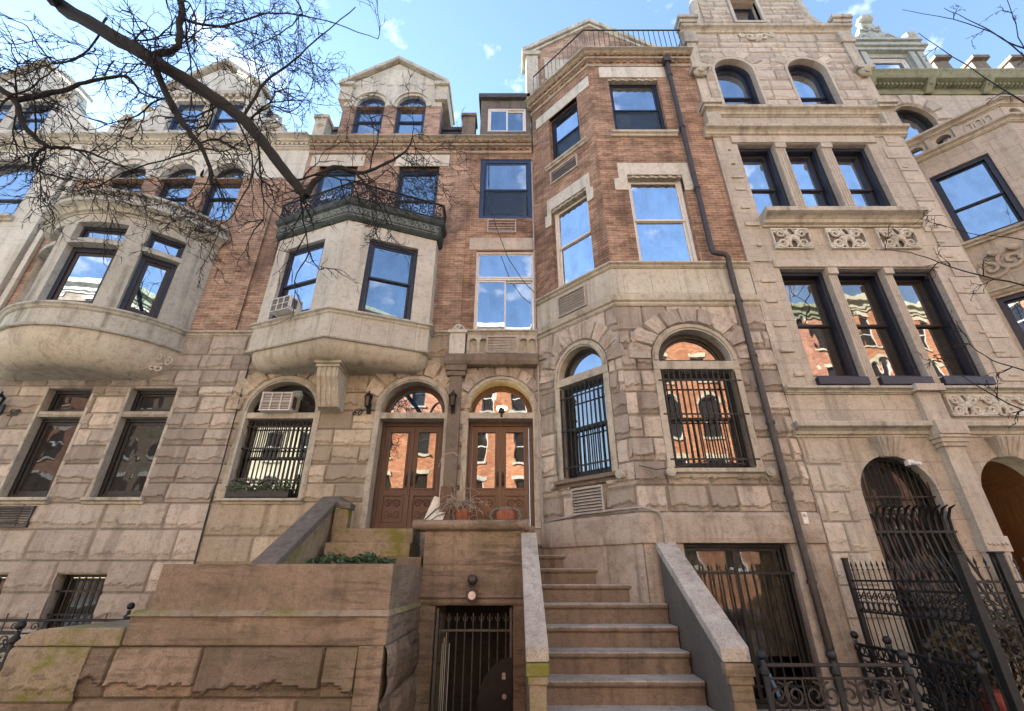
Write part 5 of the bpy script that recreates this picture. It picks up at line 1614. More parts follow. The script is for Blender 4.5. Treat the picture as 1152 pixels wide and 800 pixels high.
for uc in (6.93, 9.11):
    mb.part()
    P = FE.p
    mb.hexa([P(uc - 0.13, 0.0, 3.58), P(uc + 0.13, 0.0, 3.58), P(uc + 0.13, 0.10, 3.58), P(uc - 0.13, 0.10, 3.58), P(uc - 0.26, 0.0, 3.94), P(uc + 0.26, 0.0, 3.94), P(uc + 0.26, 0.24, 3.94), P(uc - 0.26, 0.24, 3.94)])
    for i in range(4):
        a = uc - 0.10 + 0.066 * i; b = uc - 0.19 + 0.127 * i
        mb.tube([P(a, 0.10, 3.60), P((a + b) / 2, 0.18, 3.76), P(b, 0.245, 3.92)], 0.022, 5)
mb.build("keystone", "stone_sand", E, bevel=0.006)
rw = MB(); rock_wall(rw, FE, ex0 + 0.01, 6.02, 1.0, 3.92, [], rows=0.5, lens=(0.35, 0.75), seed=66, relief=0.035, tones=0.15); rw.build("quoin_facing", "stone_sand", E)
# arched areaway window with belly bars
w = window(E, FE, ga[0], ga[1], ga[2], ga[3], d=-0.3, mat="blackish", sash="blackish", pane="glass_dim", style="fixed", rise=ga[4], fw=0.06, lin=0.12)
mb = MB()
for i in range(11):
    u = ga[0] + 0.06 + (ga[1] - ga[0] - 0.12) * i / 10
    k = abs(i - 5) / 5
    ztop = 2.55
    pts = [(0.26, ztop + 0.16), (0.14, ztop + 0.12), (0.05, ztop - 0.02), (0.02, 2.25), (0.06, 1.95), (0.22, 1.55), (0.38, 1.15), (0.44, 0.7), (0.38, 0.3), (0.1, 0.0)]
    mb.tube([FE.p(u, d, z) for d, z in pts], [0.012, 0.022, 0.026, 0.024] + [0.022] * (len(pts) - 4), 6)
for i in range(14):
    u = ga[0] + 0.05 + (ga[1] - ga[0] - 0.1) * i / 13
    zt = ga[3] + ga[4] * math.sqrt(max(0, 1 - ((u - 6.93) / 0.69) ** 2)) - 0.03
    mb.tube([FE.p(u, -0.12, 0.0), FE.p(u, -0.12, zt)], 0.008, 4)
for z in (1.0, 1.7, 2.3, 2.9):
    mb.box(FE, ga[0], ga[1], -0.13, -0.11, z - 0.012, z + 0.012)
for z in (2.3, 1.1):
    d = 0.03 if z > 2 else 0.40
    mb.box(FE, ga[0], ga[1], d - 0.012, d + 0.012, z - 0.018, z + 0.018)
for i in range(8):
    mb.tube(spiral(FE, ga[0] + 0.12 + i * 0.16, 1.28 + 0.2 * (i % 2), 0.09, 1.4, i, 1 if i % 2 else -1, 0.37, n=12), 0.01, 4)
mb.build("grille", "iron", w)
# arched entrance: sage reveal, brown vestibule
mb = MB(); P = FE.p
ap = arch(gd[0], gd[1], gd[2], gd[3], gd[4], 16)
n = len(ap)
um = (gd[0] + gd[1]) / 2
for nm, mt, test in (("entrance_reveal", "wall_sage", lambda i: ap[i][0] < um - 0.45 and ap[(i + 1) % n][0] < um - 0.45), ("entrance_vault", "door_wood_red", lambda i: not (ap[i][0] < um - 0.45 and ap[(i + 1) % n][0] < um - 0.45))):
    mb = MB()
    mb.add([P(a, -0.39, b) for a, b in ap] + [P(a, -1.8, b) for a, b in ap], [(i, (i + 1) % n, n + (i + 1) % n, n + i) for i in range(n) if test(i)])
    mb.build(nm, mt, E, recalc=False)
mb = MB(); mb.plate(FE, inset_arch(gd[0], gd[1], gd[2], gd[3], gd[4], 0.01), [], -1.8, -1.75)
for u in (gd[0] + 0.25, gd[0] + 0.8):
    ring(mb, FE, u, u + 0.42, 0.9, 2.7, 0.05, -1.76, -1.70)
ed = mb.build("door", "door_wood_red", E)
mb = MB(); mb.ball(FE.p(gd[0] + 0.10, -0.75, 3.0), 0.055, sc=(1, 1, 1.4)); mb.build("lamp", "lamp_white", E)
# sides and roof
mb = MB(); mb.box(FE, ex0, ex0 + 0.25, -6.0, -0.39, 13.0, 17.0); mb.box(FE, ex1 - 0.25, ex1, -6.0, -0.39, -1, 17.0); mb.build("side_wall", "stone_sand", E)
mb = MB(); mb.box(FE, ex0, ex1, -6.0, -0.38, 16.86, 16.98); mb.build("roof", "slate_roof", E)

# ------------------------------------------------------------------ far right house with green cornice
G = thing("townhouse", "brown townhouse with an angled bay and an ornate green roof cornice", "house", (14.0, 10.0, 0), "row of attached townhouses")
fx0, fx1 = 10.44, 19.0
gah = (12.50, 13.86, 13.4, 15.0, 0.74)
mb = MB()
mb.plate(W10, rect(fx0, fx1, -1.0, 16.3), [hole_poly(gah)], -0.4, 0.0)
mb.build("stone_wall", "stone_sand_joint", G)
mb = MB(); voussoirs(mb, W10, 13.18, 0.70, 0.76, 15.0, 0.5, 7, 0.0, 0.09, 81, wz=0.5); mb.build("voussoirs", "stone_sand", G)
window(G, W10, gah[0], gah[1], gah[2], gah[3], d=-0.3, mat="blackish", sash="blackish", pane="glass_sky", style="hung", rise=gah[4], lin=0.16, rail=0.4)
GA, GB, GC, GE_ = (12.0, 10.0), (13.6, 8.4), (16.2, 8.4), (17.8, 10.0)
FGc = frame_between(GA, GB); FGf = Frame(0, 8.4, 0); FGr = frame_between(GC, GE_)
gc = [(0.36, 1.62, 9.72, 12.15, 0), (0.36, 1.62, 5.2, 7.95, 0)]
gf = [(14.1, 15.7, 9.72, 12.15, 0), (14.1, 15.7, 5.2, 7.95, 0)]
wall_part(G, "bay_wall", "stone_sand_joint", FGc, rect(0, FGc.len, -1.0, 12.95), gc, th=0.3)
wall_part(G, "bay_wall", "stone_sand_joint", FGf, rect(13.6, 16.2, -1.0, 12.95), gf, th=0.3)
wall_part(G, "bay_wall", "stone_sand_joint", FGr, rect(0, FGr.len, -1.0, 12.95), [], th=0.3)
for Fq, hs in ((FGc, gc), (FGf, gf)):
    for h in hs:
        window(G, Fq, *h[:4], d=-0.18, mat="navy", sash="navy", pane="glass_sky" if h[2] > 9 else "glass_blue", style="hung", fw=0.11, rail=0.46, lin=0.12)
        sill_part(G, Fq, h[0] - 0.12, h[1] + 0.12, h[2] - 0.17, h[2] - 0.01, out=0.14)
GP = [GA, GB, GC, GE_]
mb = MB()
mb.sweep(GP, cornice(0.04, 0.18, 12.78, 12.98, base=-0.3))
mb.part(); mb.sweep(GP, cornice(0.06, 0.24, 13.40, 13.62, base=-0.3))
mb.part(); mb.sweep(GP, cornice(0.04, 0.12, 8.02, 8.16, base=-0.3))
mb.build("bay_cornice", "stone_moulding", G)
mb = MB()
for Fq, L in ((FGc, FGc.len), (FGr, FGr.len)):
    hs = [[(L * f + 0.17 * math.cos(t * math.pi / 10), 13.19 + 0.15 * math.sin(t * math.pi / 10)) for t in range(20)] for f in (0.17, 0.45)]
    mb.plate(Fq, rect(0, L, 12.98, 13.41), hs, -0.15, 0.03)
    for f in (0.31, 0.58):
        mb.box(Fq, L * f - 0.06, L * f + 0.06, 0.03, 0.09, 12.98, 13.41)
    for k in range(3):
        u = L * 0.66 + 0.2 * k
        mb.plate(Fq, arc_band(u + 0.08, 0.05, 0.05, 0.09, 0.09, 13.22, 8, leg=13.04), [], 0.03, 0.07)
hs = [[(u + 0.17 * math.cos(t * math.pi / 10), 13.19 + 0.15 * math.sin(t * math.pi / 10)) for t in range(20)] for u in (13.95, 14.5, 15.3, 15.85)]
mb.plate(FGf, rect(13.6, 16.2, 12.98, 13.41), hs, -0.15, 0.03)
mb.build("pierced_parapet", "stone_sand", G)
mb = MB(); mb.prism([(x, y, 12.9) for x, y in GP], [(x, y, 12.96) for x, y in GP]); mb.build("bay_roof", "slate_cap", G)
mb = MB()
for k in range(3):
    mb.tube(spiral(FGc, 0.55 + 0.42 * k, 8.75 + 0.1 * (k % 2), 0.3, 1.5, k * 1.5, 1 if k % 2 else -1, 0.03), 0.05, 6)
    mb.ball(FGc.p(0.75 + 0.35 * k, 0.03, 9.15), 0.12, sc=(1.6, 0.8, 0.8))
mb.build("carved_scroll", "stone_sand", G)
mb = MB()
mb.sweep([(fx0, 10.0), (fx1, 10.0)], [(-0.2, 16.28), (0.05, 16.28), (0.09, 16.34), (0.05, 16.40), (0.05, 16.52), (0.14, 16.56), (0.14, 16.60), (-0.2, 16.60)])
for i in range(60):
    u = fx0 + 0.1 + i * 0.14
    mb.box(W10, u, u + 0.075, 0.13, 0.24, 16.50, 16.60)
mb.sweep([(fx0, 10.0), (fx1, 10.0)], [(-0.2, 16.60), (0.40, 16.60), (0.46, 16.66), (0.48, 16.74), (0.55, 16.80), (0.55, 16.86), (-0.2, 16.90)])
for u in (12.05, 14.05, 16.0, 17.9):
    P = W10.p
    mb.sweep([(u - 0.13, 10.0), (u + 0.13, 10.0)], [(0.0, 16.28), (0.10, 16.28), (0.20, 16.36), (0.30, 16.46), (0.40, 16.60), (0.0, 16.60)])
    mb.tube(spiral(Frame(u, 10.0 - 0.18, 0), 0.0, 16.46, 0.08, 1.2, 0, 1, 0.14), 0.02, 5)
mb.build("cornice", "verdigris_paint", G)
FP = Frame(0, 9.9, 0)
mb = MB()
mb.plate(FP, rect(12.0, 14.55, 16.85, 18.55), [rect(12.62, 14.0, 17.35, 18.2)], -0.25, 0.0)
for u in (12.05, 12.35, 14.05, 14.35):
    mb.box(FP, u, u + 0.2, 0.0, 0.12, 16.9, 18.35)
mb.box(FP, 11.9, 14.65, -0.25, 0.16, 18.40, 18.55); mb.box(FP, 11.8, 14.75, -0.25, 0.24, 18.55, 18.68); mb.box(FP, 11.95, 14.6, -0.25, 0.14, 18.68, 18.9); mb.box(FP, 11.85, 14.7, -0.25, 0.22, 18.9, 19.02)
mb.plate(FP, [(12.3, 19.02), (14.25, 19.02), (14.12, 19.3), (13.82, 19.5), (13.62, 20.0), (13.45, 20.3), (13.1, 20.3), (12.95, 20.0), (12.74, 19.5), (12.44, 19.3)], [], -0.2, 0.02)
for s in (-1, 1):
    mb.tube(spiral(FP, 13.28 + s * 0.42, 19.28, 0.22, 1.5, 0, s, 0.05), 0.055, 6)
    mb.tube(spiral(FP, 13.28 + s * 0.18, 19.85, 0.18, 1.3, 1, -s, 0.05), 0.045, 6)
    mb.ball(FP.p(13.28 + s * 1.22, 0.0, 19.27), 0.27); mb.box(FP, 13.28 + s * 1.22 - 0.18, 13.28 + s * 1.22 + 0.18, -0.2, 0.1, 18.98, 19.08)
mb.ball(FP.p(13.28, 0.0, 20.42), 0.24, sc=(1.3, 1, 0.8))
mb.build("roof_pediment", "grey_green", G, bevel=0.008)
window(G, FP, 12.62, 14.0, 17.35, 18.2, d=-0.12, mat="white", sash="white", pane="glass_sky", style="fixed", fw=0.06)
mb = MB()
P = FP.p
for u in (15.2, 16.55, 17.9):
    mb.part()
    mb.add([P(u - 0.28, 0.0, 16.9), P(u + 0.28, 0.0, 16.9), P(u + 0.28, -0.5, 16.9), P(u - 0.28, -0.5, 16.9), P(u - 0.18, -0.1, 18.1), P(u + 0.34, -0.1, 18.22), P(u + 0.34, -0.5, 18.22), P(u - 0.18, -0.5, 18.1)], [(0, 1, 5, 4), (1, 2, 6, 5), (2, 3, 7, 6), (3, 0, 4, 7), (4, 5, 6, 7), (0, 1, 2, 3)])
    mb.box(FP, u - 0.16, u + 0.44, -0.5, 0.02, 18.2, 18.34)
mb.build("roof_crest", "stone_dark", G)
mb = MB(); mb.add([W10.p(fx0, 0.1, 16.88), W10.p(fx1, 0.1, 16.88), W10.p(fx1, -7, 16.9), W10.p(fx0, -7, 16.9)], [(0, 1, 2, 3)])
mb.add([P(17.2, -0.4, 16.9), P(19.0, -0.4, 16.9), P(19.0, -1.4, 19.6), P(18.2, -1.4, 19.6), P(17.2, -3.0, 16.9)], [(0, 1, 2, 3), (0, 3, 4)])
mb.build("roof", "slate_roof", G)

# ------------------------------------------------------------------ stoop of house 62 with the door underneath
ST = thing("stoop", "brownstone stoop with worn steps and sloping cement topped walls", "stoop", (1.4, 8.0, 0))
steps = [(2.2, 9.98, 1.0), (1.975, 9.62, 1.3), (1.73, 9.10, 1.8), (1.475, 8.64, 2.47), (1.21, 8.24, 2.47), (0.93, 7.86, 2.46), (0.66, 7.46, 2.45), (0.40, 7.06, 2.45), (0.14, 6.66, 2.45)]
srnd = random.Random(3)
for i, (z, y, x1) in enumerate(steps):
    zl = steps[i + 1][0] if i + 1 < len(steps) else -0.2
    mb = MB()
    n = 10
    x0 = 0.42
    yb = y + 0.9
    prof = [(0.0, zl - 0.02), (0.0, z - 0.065), (0.03, z - 0.055), (0.045, z - 0.03), (0.035, z - 0.004), (0.0, z), (-(yb - y), z + 0.004), (-(yb - y), zl - 0.02)]
    path = []
    for k in range(n + 1):
        path.append((x0 + (x1 - x0) * k / n, y + srnd.uniform(-0.012, 0.012)))
    mb.sweep(path, prof)
    stp = mb.build("step", "brownstone_step", ST, bevel=0.012)
    mb = MB()
    mb.sweep([(q[0], q[1] + 0.012) for q in path], [(0.0, z + 0.002), (0.048, z - 0.006), (0.05, z + 0.010), (0.0, z + 0.014), (-0.75, z + 0.014), (-0.75, z + 0.006)])
    mb.build("tread", "cement_grey", stp, bevel=0.005)
def cheek(x0, x1, wallmat, name="cheek_wall"):
    mb = MB()
    ya, za, yb, zb = 6.36, 0.73, 8.62, 2.165
    mb.add([(x0 + 0.04, ya, -0.3), (x1 - 0.04, ya, -0.3), (x1 - 0.04, yb, -0.3), (x0 + 0.04, yb, -0.3), (x0 + 0.04, ya, za), (x1 - 0.04, ya, za), (x1 - 0.04, yb, zb), (x0 + 0.04, yb, zb)],
           [(0, 1, 2, 3), (4, 5, 6, 7), (0, 1, 5, 4), (1, 2, 6, 5), (2, 3, 7, 6), (3, 0, 4, 7)])
    w = mb.build(name, wallmat, ST, bevel=0.01)
    mb = MB()
    mb.hexa([(x0, ya - 0.06, za - 0.02), (x1, ya - 0.06, za - 0.02), (x1, yb, zb + 0.0), (x0, yb, zb + 0.0), (x0, ya - 0.06, za + 0.13), (x1, ya - 0.06, za + 0.13), (x1, yb, zb + 0.15), (x0, yb, zb + 0.15)])
    mb.build("coping", "cement_grey", w, bevel=0.015)
    mb = MB()
    xc = (x0 + x1) / 2; hw = (x1 - x0) / 2
    mb.box(Z0, xc - hw * 0.72, xc + hw * 0.72, -6.34, -6.28, -0.2, 0.50)
    mb.box(Z0, xc - hw * 0.84, xc + hw * 0.84, -6.36, -6.26, 0.50, 0.58)
    mb.box(Z0, xc - hw * 0.98, xc + hw * 0.98, -6.38, -6.25, 0.58, 0.705)
    mb.build("pedestal", "brownstone_moss" if x0 < 1 else "brownstone", w, bevel=0.012)
    return w
cheek(0.16, 0.43, "brownstone")
cheek(2.44, 2.78, "cement_paint")
FA = Frame(0, 8.6, 0)
LX0, LX1 = -1.53, 0.22
mb = MB()
mb.plate(FA, rect(LX0, LX1, 1.33, 2.36), [], -0.25, 0.0)
mb.box(FA, LX0, LX1, -0.22, 0.012, 1.80, 1.812)
mb.build("landing_wall", "brownstone", ST)
mb = MB()
mb.sweep([(LX0 - 0.22, 8.6), (LX1 + 0.04, 8.6)], [(-0.3, 2.34), (0.05, 2.34), (0.10, 2.37), (0.13, 2.42), (0.13, 2.46), (0.10, 2.50), (0.06, 2.515), (-0.3, 2.515)])
mb.tube([FA.p(LX1 + 0.0, 0.0, 2.43), FA.p(LX1 + 0.09, 0.0, 2.43)], 0.1, 12)
mb.tube([FA.p(LX1 - 0.12, 0.10, 2.43), FA.p(LX1 - 0.02, 0.13, 2.43)], 0.065, 10)
mb.build("landing_coping", "brownstone", ST, bevel=0.012)
mb = MB()
mb.box(Z0, LX0, LX1 + 0.2, -9.98, -8.84, 2.2, 2.44); mb.box(Z0, LX0, XD1 - 0.2, -9.98, -9.75, -1.0, 2.2)
mb.box(Z0, LX1 + .0, LX1 + 0.2, -9.98, -8.63, -1.0, 2.2); mb.box(Z0, LX0 - 0.02, LX0 + 0.14, -9.98, -8.84, -1.0, 2.2)
mb.build("landing", "brownstone", ST)
mb = MB()
mb.sweep([(LX0, 8.6), (LX1, 8.6)], [(-0.2, 1.18), (0.03, 1.18), (0.05, 1.22), (0.03, 1.27), (0.06, 1.30), (0.04, 1.335), (-0.2, 1.335)])
mb.box(FA, LX0, -1.27, -0.25, 0.02, -1.0, 1.18); mb.box(FA, 0.02, LX1, -0.25, 0.02, -1.0, 1.18)
mb.build("door_surround", "brownstone", ST, bevel=0.008)
ug = MB(); ug.plate(FA, rect(-1.22, -0.02, -1.0, 1.16), [rect(-1.0, -0.25, -0.2, 0.75)], -1.14, -1.1); ug.box(FA, -1.0, -0.25, -1.14, -1.12, -0.2, 0.75)
ud = ug.build("door", "room", ST)
gm = MB()
gm.box(FA, -1.25, -1.21, -0.12, -0.06, -1.0, 1.14); gm.box(FA, -0.04, 0.0, -0.12, -0.06, -1.0, 1.14)
gm.box(FA, -1.25, 0.0, -0.11, -0.07, 0.80, 0.83); gm.box(FA, -1.25, 0.0, -0.11, -0.07, -0.3, -0.27)
for i in range(9):
    u = -1.18 + i * 0.135
    gm.tube([FA.p(u, -0.09, -0.95), FA.p(u, -0.09, 1.06)], 0.011, 5)
    gm.tube([FA.p(u - 0.04, -0.09, 1.01), FA.p(u - 0.025, -0.09, 0.96), FA.p(u, -0.09, 0.94), FA.p(u + 0.025, -0.09, 0.96), FA.p(u + 0.04, -0.09, 1.01)], 0.007, 4)
q = [(0.0 - 0.56 * math.sin(t * math.pi / 20), -0.3 + 0.75 * math.cos(t * math.pi / 20)) for t in range(11)]
gp = MB(); gp.plate(FA, [(0.0, -1.0)] + q + [(-0.56, -1.0)], [], -0.06, -0.045)
gate = gm.build("gate", "iron_grey", ST)
gp.build("lock_plate", "iron", gate)
lk = MB()
lk.tube([FA.p(-0.13, -0.046, 0.22), FA.p(-0.13, -0.02, 0.22)], 0.03, 10); lk.box(FA, -0.16, -0.10, -0.046, -0.035, 0.16, 0.19)
lk.part(); lk.tube([FA.p(-0.12, -0.046, -0.06), FA.p(-0.12, -0.015, -0.06)], 0.034, 10)
lk.build("lock", "steel", gate)
ws = MB()
for k in range(5):
    ws.box(FA, -1.19 + 0.03 * k, -1.175 + 0.03 * k, -0.5, -0.49, -1.0, 0.75 - 0.08 * abs(k - 2))
ws.build("curtain", "blind_white", ud)

# ------------------------------------------------------------------ stoop of house 60 and its stepped front wall
SC60 = thing("stoop", "stoop of house 60 with mossy top steps and a slate capped side wall", "stoop", (-2.9, 9.0, 0))
for z0, z1, y, x0, x1, m in ((2.17, 2.44, 9.28, -3.42, -1.88, "brownstone_moss"), (1.92, 2.17, 8.98, -3.42, -1.86, "brownstone_moss"), (1.67, 1.92, 8.72, -3.42, -1.58, "brownstone_step")):
    mb = MB(); mb.box(Z0, x0, x1, -9.99, -y, z0, z1); mb.build("step", m, SC60, bevel=0.02)
mb = MB()
mb.add([(-3.82, 7.4, 1.0), (-3.56, 7.4, 1.0), (-3.56, 9.64, 1.0), (-3.82, 9.64, 1.0), (-3.82, 7.4, 1.62), (-3.56, 7.4, 1.62), (-3.56, 9.64, 2.94), (-3.82, 9.64, 2.94)], [(0, 1, 2, 3), (4, 5, 6, 7), (0, 1, 5, 4), (1, 2, 6, 5), (2, 3, 7, 6), (3, 0, 4, 7)])
ck = mb.build("cheek_wall", "brownstone_moss", SC60, bevel=0.01)
mb = MB()
mb.hexa([(-3.88, 7.32, 1.60), (-3.50, 7.32, 1.60), (-3.50, 9.66, 2.95), (-3.88, 9.66, 2.95), (-3.88, 7.32, 1.74), (-3.50, 7.32, 1.74), (-3.50, 9.66, 3.09), (-3.88, 9.66, 3.09)])
mb.hexa([(-3.50, 9.42, 2.83), (-3.18, 9.36, 2.80), (-3.18, 9.66, 2.80), (-3.50, 9.66, 2.95), (-3.50, 9.42, 2.97), (-3.18, 9.36, 2.92), (-3.18, 9.66, 2.92), (-3.50, 9.66, 3.09)])
mb.build("coping", "slate_cap", ck, bevel=0.015)
mb = MB(); mb.box(Z0, -3.5, -3.22, -9.64, -9.42, 1.6, 2.82); mb.build("pier", "brownstone_moss", SC60, bevel=0.012)

SW = thing("stepped_wall", "massive stepped brownstone wall with rough lower blocks and green moss", "wall", (-3.7, 7.5, 0))
FW = Frame(0, 6.46, 0)
FWr = frame_between((-1.53, 6.46), (-1.53, 8.6))
mb = MB(); mb.box(Z0, -4.50, -1.53, -8.6, -6.46, 1.23, 1.755); mb.box(FW, -1.80, -1.795, -0.1, 0.004, 1.25, 1.74); mb.build("upper_course", "brownstone", SW, bevel=0.02)
mb = MB(); mb.box(Z0, -4.68, -1.51, -8.6, -6.41, 0.86, 1.17); mb.build("middle_course", "brownstone", SW, bevel=0.02)
mb = MB()
mb.add([(-4.70, 6.37, 1.17), (-1.49, 6.37, 1.17), (-1.49, 8.6, 1.17), (-4.70, 8.6, 1.17), (-4.66, 6.45, 1.235), (-1.52, 6.45, 1.235), (-1.52, 8.6, 1.235), (-4.66, 8.6, 1.235)], [(0, 1, 2, 3), (4, 5, 6, 7), (0, 1, 5, 4), (1, 2, 6, 5), (2, 3, 7, 6), (3, 0, 4, 7)])
mb.build("ledge", "brownstone_moss", SW, bevel=0.01)
mb = MB()
mb.box(Z0, -5.92, -1.54, -8.6, -6.46, -0.3, 0.85)
rock_wall(mb, FW, -5.94, -1.84, 0.34, 0.855, [], rows=0.52, lens=(0.95, 1.5), seed=91, relief=0.10, res=0.028, rough=1.0, d_base=0.0)
rock_wall(mb, FW, -5.94, -1.84, -0.2, 0.34, [], rows=0.54, lens=(0.8, 1.5), seed=92, relief=0.06, res=0.03, rough=0.8)
rock_wall(mb, FWr, -0.03, 2.12, -0.3, 0.86, [], rows=0.56, lens=(0.7, 1.1), seed=93, relief=0.11, res=0.03, rough=1.0, ledge=False)
mb.box(FW, -1.83, -1.535, -0.2, 0.05, -0.3, 0.86)
mb.build("rough_blocks", "brownstone", SW)
mb = MB()
n = 8
prof = [(-5.97, 0.855), (-4.70, 0.855), (-4.70, 1.05), (-5.55, 1.05), (-5.72, 1.03), (-5.86, 0.98), (-5.95, 0.90)]
mb.prism([(x, 6.40, z) for x, z in prof], [(x, 8.2, z) for x, z in prof])
mb.build("end_coping", "brownstone_moss", SW, bevel=0.02)
mb = MB(); rock_wall(mb, FW, -5.95, -5.02, 0.30, 0.85, [], rows=0.55, lens=(1.5, 2.0), seed=97, relief=0.05, res=0.03, d_base=0.045, rough=0.9); mb.build("mossy_block", "brownstone_moss", SW)

def leaf_mass(name, label, cat, mat, centre, size, n, leaf, seed, kind=None, extra=None, droop=0.0):
    rnd = random.Random(seed)
    mb = MB()
    for i in range(n):
        while True:
            a, b, c = rnd.uniform(-1, 1), rnd.uniform(-1, 1), rnd.uniform(-1, 1)
            if a * a + b * b + c * c < 1:
                break
        k = rnd.random()
        p = Vector((centre[0] + a * size[0], centre[1] + b * size[1], centre[2] + c * size[2] * (0.6 + 0.4 * math.sin(a * 7 + seed))))
        u = Vector((rnd.uniform(-1, 1), rnd.uniform(-1, 1), rnd.uniform(-0.7, 0.5))).normalized() * leaf * rnd.uniform(0.6, 1.3)
        w = u.orthogonal().normalized() * leaf * 0.45
        w.rotate(__import__("mathutils").Quaternion(u.normalized(), rnd.uniform(0, 6.28)))
        mb.add([tuple(p), tuple(p + u * 0.5 + w), tuple(p + u), tuple(p + u * 0.5 - w)], [(0, 1, 2, 3)])
    o = mb.build(name, mat, recalc=False)
    if label:
        tag(o, label, cat)
    return o
iv = leaf_mass("ivy_clump", "dark green ivy spilling over the top of the stepped wall", "ivy", "ivy", (-2.25, 7.0, 1.80), (0.62, 0.3, 0.13), 1100, 0.055, 5)

# ------------------------------------------------------------------ ironwork
def ball_post(mb, x, y, z0, z1, r=0.03):
    mb.lathe((x, y, 0), [(r * 1.2, z0), (r * 1.2, z0 + 0.1), (r, z0 + 0.14), (r, z1 - 0.26), (r * 1.5, z1 - 0.24), (r * 1.5, z1 - 0.20), (r * 0.8, z1 - 0.17), (r * 0.7, z1 - 0.12)], 10)
    mb.ball((x, y, z1 - 0.06), 0.055, 10, 8)
def scroll_run(mb, F, u0, u1, z, r, step, tr=0.009, d=0.0):
    n = max(1, int((u1 - u0) / step))
    for i in range(n):
        u = u0 + (u1 - u0) * (i + 0.5) / n
        mb.tube(spiral(F, u, z, r, 1.35, math.pi * (i % 2), 1 if i % 2 else -1, d, n=14, rend=0.2), tr, 4)
FF = Frame(0, 6.2, 0)
LF = thing("iron_fence", "low rusty iron fence with big scrolls in front of the areaway", "fence", (3.7, 6.2, 0))
mb = MB()
for x in (2.86, 3.66, 4.48):
    mb.part()
    ball_post(mb, x, 6.2, 0.0, 0.86, 0.036)
mb.build("post", "iron", LF)
mb = MB()
mb.tube([FF.p(2.86, 0, 0.70), FF.p(4.52, 0, 0.70)], 0.020, 6); mb.tube([FF.p(2.86, 0, 0.575), FF.p(4.52, 0, 0.575)], 0.013, 6); mb.tube([FF.p(2.86, 0, 0.08), FF.p(4.52, 0, 0.08)], 0.016, 6)
mb.build("rail", "steel" if False else "iron_rust", LF)
mb = MB()
for k, u in enumerate((3.06, 3.46, 3.86, 4.28)):
    for s in (-1, 1):
        mb.tube(spiral(FF, u + s * 0.09, 0.42, 0.125, 1.5, math.pi / 2, s, 0.0, n=20, rend=0.2), 0.014, 5)
        mb.tube(spiral(FF, u + s * 0.09, 0.20, 0.105, 1.4, -math.pi / 2, -s, 0.0, n=18, rend=0.2), 0.012, 5)
    mb.tube([FF.p(u, 0, 0.08), FF.p(u, 0, 0.575)], 0.011, 5)
    mb.tube([FF.p(u + 0.2, 0, 0.08), FF.p(u + 0.2, 0, 0.575)], 0.011, 5)
mb.build("scrollwork", "iron_rust", LF)
SF = thing("iron_fence", "low black side fence with a ring border under its rail", "fence", (5.28, 7.2, 0))
FS = frame_between((5.28, 8.2), (5.28, 6.17))
mb = MB()
for u in (0.0, 0.68, 1.36, 2.03):
    mb.part()
    ball_post(mb, *FS.p(u, 0, 0)[:2], 0.0, 0.86, 0.03)
mb.build("post", "iron", SF)
mb = MB()
for z, r in ((0.68, 0.022), (0.54, 0.014), (0.08, 0.016)):
    mb.tube([FS.p(0, 0, z), FS.p(2.03, 0, z)], r, 6)
mb.build("rail", "iron", SF)
mb = MB()
for i in range(15):
    u = 0.08 + i * 0.133
    mb.tube([FS.p(u + 0.052 * math.cos(t * math.pi / 6), 0, 0.61 + 0.052 * math.sin(t * math.pi / 6)) for t in range(13)], 0.010, 4)
for i in range(8):
    u = 0.14 + i * 0.25
    for s in (-1, 1):
        mb.tube(spiral(FS, u + s * 0.06, 0.40, 0.085, 1.4, math.pi / 2, s, 0, n=16, rend=0.2), 0.012, 4)
        mb.tube(spiral(FS, u + s * 0.06, 0.2, 0.085, 1.4, -math.pi / 2, -s, 0, n=16, rend=0.2), 0.012, 4)
mb.build("scrollwork", "iron", SF)
def tall_fence(name, label, a, b, posts):
    Fq = frame_between(a, b)
    t = thing(name, label, "fence", ((a[0] + b[0]) / 2, (a[1] + b[1]) / 2, 0))
    mb = MB()
    for u, w in posts:
        mb.part()
        mb.box(Fq, u - w, u + w, -w, w, 0.0, 1.86)
        mb.box(Fq, u - w * 1.2, u + w * 1.2, -w * 1.2, w * 1.2, 1.86, 1.885)
    mb.build("post", "iron", t, bevel=0.006)
    mb = MB()
    for z in (1.55, 1.43, 1.12, 0.12):
        mb.box(Fq, 0, Fq.len, -0.012, 0.012, z - 0.014, z + 0.014)
    mb.build("rail", "iron", t)
    mb = MB()
    n = int(Fq.len / 0.115)
    for i in range(1, n):
        u = Fq.len * i / n
        mb.tube([Fq.p(u, 0, 0.05), Fq.p(u, 0, 1.74)], 0.009, 5)
        mb.tube([Fq.p(u, 0, 1.74), Fq.p(u, 0, 1.765), Fq.p(u, 0, 1.83)], [0.009, 0.018, 0.002], 5)
        mb.tube([Fq.p(u - 0.03, 0, 1.71), Fq.p(u, 0, 1.69), Fq.p(u + 0.03, 0, 1.71)], 0.006, 4)
    mb.build("picket", "iron", t)
    mb = MB()
    scroll_run(mb, Fq, 0.03, Fq.len - 0.03, 1.35, 0.06, 0.115)
    for i in range(n):
        u = Fq.len * (i + 0.5) / n
        mb.tube([Fq.p(u + 0.05 * math.cos(k * math.pi / 6), 0, 1.20 + 0.06 * math.sin(k * math.pi / 6)) for k in range(13)], 0.010, 4)
    mb.build("scroll_border", "iron", t)
    return t
tall_fence("iron_fence", "tall black spear topped fence running out from the sandstone house", (5.47, 8.2), (5.47, 6.1), [(0.0, 0.035), (2.1, 0.05)])
